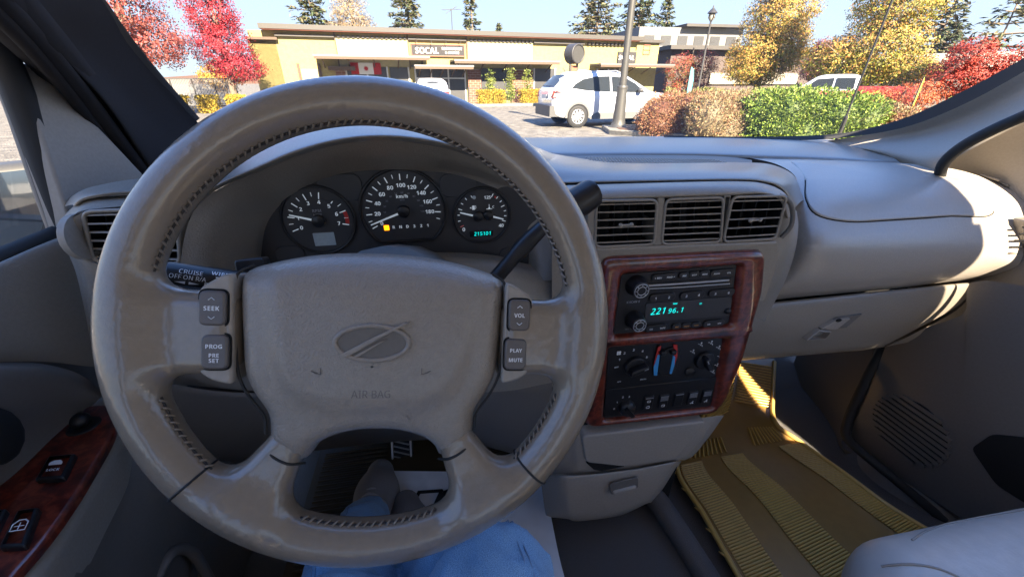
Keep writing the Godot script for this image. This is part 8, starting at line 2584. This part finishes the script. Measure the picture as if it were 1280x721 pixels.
func make_stalks() -> void:
	# gear lever on the right of the column
	var o := thing("gear_lever", "black column gear lever with fat grip right of the dials", "gear lever", Vector3(0.0584, 1.1482, -0.43))
	var m := MB.new()
	m.tube(MB.curve([Vector3(0.0403, 1.1364, -0.41), Vector3(0.0619, 1.1569, -0.415), Vector3(0.0787, 1.1735, -0.42), Vector3(0.1011, 1.1936, -0.425), Vector3(0.1225, 1.209, -0.43), Vector3(0.1378, 1.2179, -0.432)], 20), [0.0088, 0.0088, 0.0088, 0.0088, 0.0088, 0.0088, 0.0088, 0.009, 0.0095, 0.0105, 0.0105, 0.010, 0.0095, 0.009, 0.009, 0.009, 0.0095, 0.010, 0.0105, 0.011, 0.0115], 12)
	put(m, "arm", mats.black_plastic, o)
	m = MB.new()
	m.tube(MB.curve([Vector3(0.1323, 1.2145, -0.432), Vector3(0.1385, 1.2173, -0.434), Vector3(0.1483, 1.2229, -0.436), Vector3(0.1619, 1.2302, -0.438), Vector3(0.1728, 1.2357, -0.44), Vector3(0.1774, 1.2383, -0.44), Vector3(0.1806, 1.24, -0.44)], 18), [0.010, 0.0135, 0.016, 0.0170, 0.0175, 0.0178, 0.0180, 0.0180, 0.0180, 0.0178, 0.0175, 0.0172, 0.0165, 0.0155, 0.0142, 0.0125, 0.010, 0.0065, 0.001], 18)
	put(m, "grip", mats.black_plastic, o)
	# wiper and cruise stalk on the left
	o = thing("wiper_stalk", "black wiper stalk with white symbols, left of the wheel hub", "stalk", Vector3(-0.1907, 1.1836, -0.37))
	var a := Vector3(-0.2377, 1.2028, -0.355)
	var b := Vector3(-0.1742, 1.1746, -0.375)
	m = MB.new()
	m.tube([a.lerp(b, -0.012), a.lerp(b, 0.0), a.lerp(b, 0.012), a.lerp(b, 0.5), b], [0.008, 0.0115, 0.0128, 0.0132, 0.0135], 20)
	put(m, "stalk", mats.black_plastic, o)
	m = MB.new()
	m.tube([a.lerp(b, -0.02), a.lerp(b, -0.008)], 0.0085, 16)
	put(m, "end_cap", mats.silver_plastic, o)
	m = MB.new()
	var x := (b - a).normalized()
	var to_eye := (EYE - (a + b) / 2)
	var z := (to_eye - x * to_eye.dot(x)).normalized()
	var y := z.cross(x)
	var lay := func(f: float, up: float) -> Transform3D:
		var ang := up / 0.0134
		var nn := (z * cos(ang) + y * sin(ang)).normalized()
		return Transform3D(Basis(x, nn.cross(x), nn), a.lerp(b, f) + nn * 0.01335)
	lettering(m, "CRUISE", lay.call(0.24, 0.006), 0.0036, false)
	lettering(m, "OFF ON R/A", lay.call(0.22, 0.001), 0.0034, false)
	lettering(m, "WIPER", lay.call(0.54, 0.0085), 0.0036, true)
	lettering(m, "DELAY", lay.call(0.51, -0.0035), 0.0046, true)
	lettering(m, "MIST", lay.call(0.80, 0.0085), 0.0034, true)
	lettering(m, "OFF", lay.call(0.77, 0.0035), 0.0044, true)
	var w: Transform3D = lay.call(0.53, 0.003)
	m.flat([w * Vector3(-0.004, 0.002, 0.0002), w * Vector3(0.004, 0.002, 0.0002), w * Vector3(0.0015, -0.0012, 0.0002), w * Vector3(-0.0015, -0.0012, 0.0002)], w.basis.z)
	w = lay.call(0.22, -0.0035)
	for sg in [-1.0, 1.0]:
		m.flat([w * Vector3(sg * 0.0012, -0.0012, 0.0002), w * Vector3(sg * 0.0012, 0.0012, 0.0002), w * Vector3(sg * 0.0085, 0, 0.0002)], w.basis.z)
	put(m, "printed_marking", mats.print_white, o)
	m = MB.new()
	m.slab(rounded(0.024, 0.010, 0.003), lay.call(0.26, -0.0115), -0.004, 0.0022, 0.0015)
	put(m, "cruise_slider", mats.black_matt, o)


# ---------------------------------------------------------------- steering wheel
func make_wheel() -> void:
	var tilt := deg_to_rad(24.5)
	var o := thing("steering_wheel", "worn grey leather four spoke steering wheel with stitched rim and oval badge", "steering wheel", Vector3(-0.061, 1.173, -0.291))
	# local axes: x right, y up the wheel's face, z towards the driver; turned a little clockwise
	o.basis = Basis(Vector3.RIGHT, Vector3(0, cos(tilt), -sin(tilt)), Vector3(0, sin(tilt), cos(tilt))) * Basis(Vector3.BACK, deg_to_rad(-6.5))
	var R := 0.1795
	var rough := noise(160.0, FastNoiseLite.TYPE_SIMPLEX, 3, 91)
	var rim := func(p: Vector3) -> float:
		var a := Vector2(p.x, p.y).length() - R
		return sqrt(a * a + p.z * p.z) - 0.0182
	var spokes := func(p: Vector3) -> float:
		var q := Vector3(absf(p.x), p.y, p.z)
		# upper spokes
		var u := (q - Vector3(0.138, -0.0075, -0.006)).abs() - Vector3(0.024, 0.021, 0.003)
		var d := Vector3(maxf(u.x, 0), maxf(u.y, 0), maxf(u.z, 0)).length() + minf(maxf(u.x, maxf(u.y, u.z)), 0.0) - 0.0115
		# lower spokes: flat tapered bars from the hub's corners out to the rim
		var a := Vector2(0.071, -0.104)
		var b := Vector2(0.092, -0.141)
		var dd := b - a
		var t := clampf((Vector2(q.x, q.y) - a).dot(dd) / dd.length_squared(), -0.1, 1.0)
		var w := (Vector2(q.x, q.y) - a - dd * t).length() - lerpf(0.006, 0.015, t)
		var e := Vector2(maxf(w, 0.0), maxf(absf(q.z + lerpf(0.006, 0.0, t)) - 0.003, 0.0)).length() - 0.0105
		return maxf(minf(d, e), Vector2(p.x, p.y).length() - R + 0.006)
	var field := func(p: Vector3) -> float:
		return smin(rim.call(p), spokes.call(p), 0.021) + rough.get_noise_3d(p.x, p.y, p.z) * 0.00016
	var m := MB.new()
	m.skin(field, Vector3(-0.208, -0.208, -0.030), Vector3(0.208, 0.208, 0.030), 0.0037)
	var leather := put(m, "rim", mats.leather, o, true)
	# joints where the leather panels meet
	for a in [-42.5, 180.0 + 42.5]:
		m = MB.new()
		var w := deg_to_rad(a - 90.0 + 90.0)
		var d := Vector3(cos(w), sin(w), 0)
		var ring := []
		for i in 20:
			var k := TAU * i / 20
			ring.append(d * (R + cos(k) * 0.0187) + Vector3(0, 0, sin(k) * 0.0187))
		m.tube(ring, 0.0010, 5, true)
		put(m, "leather_joint", mats.rubber, o, true)
	# stitches round the inside of the rim
	m = MB.new()
	var seam := MB.new()
	for i in 170:
		var a := TAU * i / 170.0
		var d := Vector3(cos(a), sin(a), 0)
		var tg := Vector3(-sin(a), cos(a), 0)
		var k := deg_to_rad(163.0)
		var p := d * (R + cos(k) * 0.0186) + Vector3(0, 0, sin(k) * 0.0186)
		if spokes.call(p) < 0.017:
			continue
		var up := Vector3(d.x * cos(k), d.y * cos(k), sin(k))
		var sdv := up.cross(tg)
		m.tube([p - tg * 0.0017 - sdv * 0.0026, p + up * 0.0009, p + tg * 0.0017 + sdv * 0.0026], 0.0011, 5)
		seam.tube([p - tg * 0.0034 - up * 0.0003, p + tg * 0.0034 - up * 0.0003], 0.0011, 5)
	put(m, "stitching", mats.leather, o, true).set_meta("kind", "stuff")
	put(seam, "stitch_seam", mats.seam_brown, o, true).set_meta("kind", "stuff")
	# soft hub cover with a raised pad
	var half := [Vector2(0, 0.060), Vector2(0.045, 0.0575), Vector2(0.085, 0.049), Vector2(0.103, 0.041), Vector2(0.1045, 0.025), Vector2(0.103, -0.010), Vector2(0.101, -0.038), Vector2(0.094, -0.056), Vector2(0.0835, -0.073), Vector2(0.082, -0.090), Vector2(0.0815, -0.096), Vector2(0.069, -0.106), Vector2(0.055, -0.1125), Vector2(0.049, -0.104), Vector2(0.040, -0.0965), Vector2(0.022, -0.090), Vector2(0, -0.088)]
	var full := []
	for p in half:
		full.append(p)
	for i in range(half.size() - 2, 0, -1):
		full.append(Vector2(-half[i].x, half[i].y))
	var o3 := full.map(func(p): return Vector3(p.x, p.y, 0))
	var edge := MB.curve(o3, 120, true).map(func(p): return Vector2(p.x, p.y))
	var pad := soft([Vector2(-0.088, 0.075), Vector2(0.088, 0.075), Vector2(0.080, -0.020), Vector2(0.062, -0.064), Vector2(0.0, -0.073), Vector2(-0.062, -0.064), Vector2(-0.080, -0.020)], 0.03, 6)
	var ht := func(p: Vector2, s: float) -> float:
		var e := clampf(-poly_dist(p, edge) / 0.016, 0.0, 1.0)
		var k := smoothstep(-0.004, 0.012, -poly_dist(p, pad))
		return -0.016 + 0.0235 * sqrt(1.0 - (1.0 - e) * (1.0 - e)) + 0.0045 * k - 0.0000 * s + 0.004 * (1.0 - clampf(p.length() / 0.11, 0.0, 1.0)) - 0.015 * smoothstep(0.024, 0.064, p.y)
	m = MB.new()
	var rings := []
	var ctr := Vector2(0, -0.030)
	for s in [1.0, 0.997, 0.988, 0.975, 0.955, 0.93, 0.9, 0.86, 0.82, 0.78, 0.74, 0.70, 0.65, 0.6, 0.5, 0.4, 0.3, 0.2, 0.1, 0.01]:
		var r := []
		for i in edge.size() + 1:
			var p: Vector2 = ctr.lerp(edge[i % edge.size()], s)
			r.append(Vector3(p.x, p.y, ht.call(p, s)))
		rings.append(r)
	var skirt := []
	for i in edge.size() + 1:
		skirt.append(Vector3(edge[i % edge.size()].x, edge[i % edge.size()].y, -0.045))
	rings.push_front(skirt)
	m.grid(rings, Vector3(0, 0, 3), false, true)
	var hub := put(m, "hub_cover", mats.pad_skin, o, true)
	m = MB.new()
	for sg in [-1.0, 1.0]:
		m = MB.new()
		m.tube(MB.curve([Vector3(0.094 * sg, 0.046, -0.004), Vector3(0.1045 * sg, 0.038, -0.001), Vector3(0.1055 * sg, 0.020, 0.0), Vector3(0.1045 * sg, -0.015, 0.0), Vector3(0.102 * sg, -0.040, 0.0), Vector3(0.095 * sg, -0.057, -0.001), Vector3(0.0845 * sg, -0.074, -0.003), Vector3(0.0828 * sg, -0.088, -0.002)], 40), 0.0012, 6)
		m.tube(MB.curve([Vector3(0.0835 * sg, -0.0945, -0.004), Vector3(0.076 * sg, -0.1005, 0.0062), Vector3(0.069 * sg, -0.1055, 0.0075), Vector3(0.061 * sg, -0.1095, 0.0062), Vector3(0.0535 * sg, -0.1135, -0.004)], 20), 0.0011, 6)
		put(m, "cover_joint", mats.rubber, hub, true)
	# badge: oval ring crossed by a slim streak that breaks out of it
	m = MB.new()
	var bz: float = ht.call(Vector2(0, -0.011), 0.0) + 0.0006
	var oval := []
	for i in 48:
		var a := TAU * i / 48
		oval.append(Vector3(cos(a) * 0.0275, -0.011 + sin(a) * 0.0135, bz))
	m.tube(oval, 0.0020, 8, true)
	m.slab([Vector2(-0.024, -0.0205), Vector2(-0.0185, -0.0222), Vector2(0.0065, -0.0068), Vector2(0.0285, 0.0062), Vector2(0.0225, 0.0048), Vector2(0.0, -0.0068)], at(0, 0, bz - 0.001), 0.0, 0.0032, 0.0009)
	m.slab([Vector2(-0.0165, -0.0232), Vector2(-0.0135, -0.0238), Vector2(0.0120, -0.0072), Vector2(0.0055, -0.0098)], at(0, 0, bz - 0.001), 0.0, 0.0028, 0.0008)
	put(m, "badge", mats.pad_skin, hub, true)
	m = MB.new()
	m.slab(circle(0.0130, 40, 2.1), at(0, -0.011, bz), -0.002, 0.0001)
	put(m, "badge_field", mats.trim_dark, hub, true)
	m = MB.new()
	lettering(m, "AIR BAG", at(0, -0.0520, ht.call(Vector2(0, -0.052), 0.0) + 0.0001), 0.0058, false)
	put(m, "moulded_lettering", mats.trim_dark, hub, true)
	m = MB.new()
	for sg in [-1.0, 1.0]:
		var p := Vector3(sg * 0.041, -0.034, 0)
		p.z = ht.call(Vector2(p.x, p.y), 0.0) + 0.0003
		m.tube([p + Vector3(-0.003 * sg, 0.003, 0), p + Vector3(-0.003 * sg, -0.002, 0), p + Vector3(0.001 * sg, -0.001, 0), p + Vector3(0.004 * sg, 0.0008, 0)], 0.0005, 4)
	put(m, "horn_mark", mats.trim_dark, hub, true)
	# button plates on both sides of the hub
	for sg in [-1.0, 1.0]:
		var pl := []
		for p in soft([Vector2(0.1045, 0.040), Vector2(0.113, 0.037), Vector2(0.1275, 0.0275), Vector2(0.131, 0.0), Vector2(0.128, -0.036), Vector2(0.119, -0.043), Vector2(0.1035, -0.047)], 0.005, 4):
			pl.append(Vector2(p.x * sg, p.y))
		m = MB.new()
		m.slab(pl, at(0, 0, 0), -0.03, 0.0065, 0.003)
		var bp := put(m, "button_plate", mats.trim_grey, o, true)
		for k in 2:
			var c := Vector2(0.1165 * sg, 0.0125) if k == 0 else Vector2(0.1145 * sg, -0.0205)
			m = MB.new()
			m.slab(soft([c + Vector2(-0.0105, -0.0145), c + Vector2(0.0105, -0.0145), c + Vector2(0.0105, 0.0145), c + Vector2(-0.0105, 0.0145)], 0.006, 5), at(0, 0, 0), 0.006, 0.0072)
			put(m, "button_gap", mats.void_black, bp, true)
			m = MB.new()
			m.slab(soft([c + Vector2(-0.0093, -0.0132), c + Vector2(0.0093, -0.0132), c + Vector2(0.0093, 0.0132), c + Vector2(-0.0093, 0.0132)], 0.0052, 5), at(0, 0, 0), 0.006, 0.0102, 0.0022)
			var bt := put(m, "button", mats.button_brown, bp, true)
			m = MB.new()
			var f := at(c.x, c.y, 0.0104)
			if k == 0:
				lettering(m, "SEEK" if sg < 0 else "VOL", f, 0.0034, true)
				for e in [-1.0, 1.0]:
					m.tube([f * Vector3(-0.0022, e * 0.0062, 0), f * Vector3(0, e * 0.0080, 0), f * Vector3(0.0022, e * 0.0062, 0)], 0.00035, 4)
			elif sg < 0:
				lettering(m, "PROG", f * at(0, 0.0045, 0), 0.0032, true)
				lettering(m, "PRE", f * at(0, -0.0022, 0), 0.0030, true)
				lettering(m, "SET", f * at(0, -0.0062, 0), 0.0030, true)
			else:
				lettering(m, "PLAY", f * at(0, 0.0035, 0), 0.0032, true)
				lettering(m, "MUTE", f * at(0, -0.0045, 0), 0.0032, true)
			put(m, "lettering", mats.print_white, bp, true)
	# back of the hub
	m = MB.new()
	m.slab(soft([Vector2(-0.10, 0.04), Vector2(0.10, 0.04), Vector2(0.09, -0.06), Vector2(-0.09, -0.06)], 0.03, 6), at(0, 0, 0), -0.06, -0.02)
	put(m, "hub_back", mats.trim_dark, o, true)
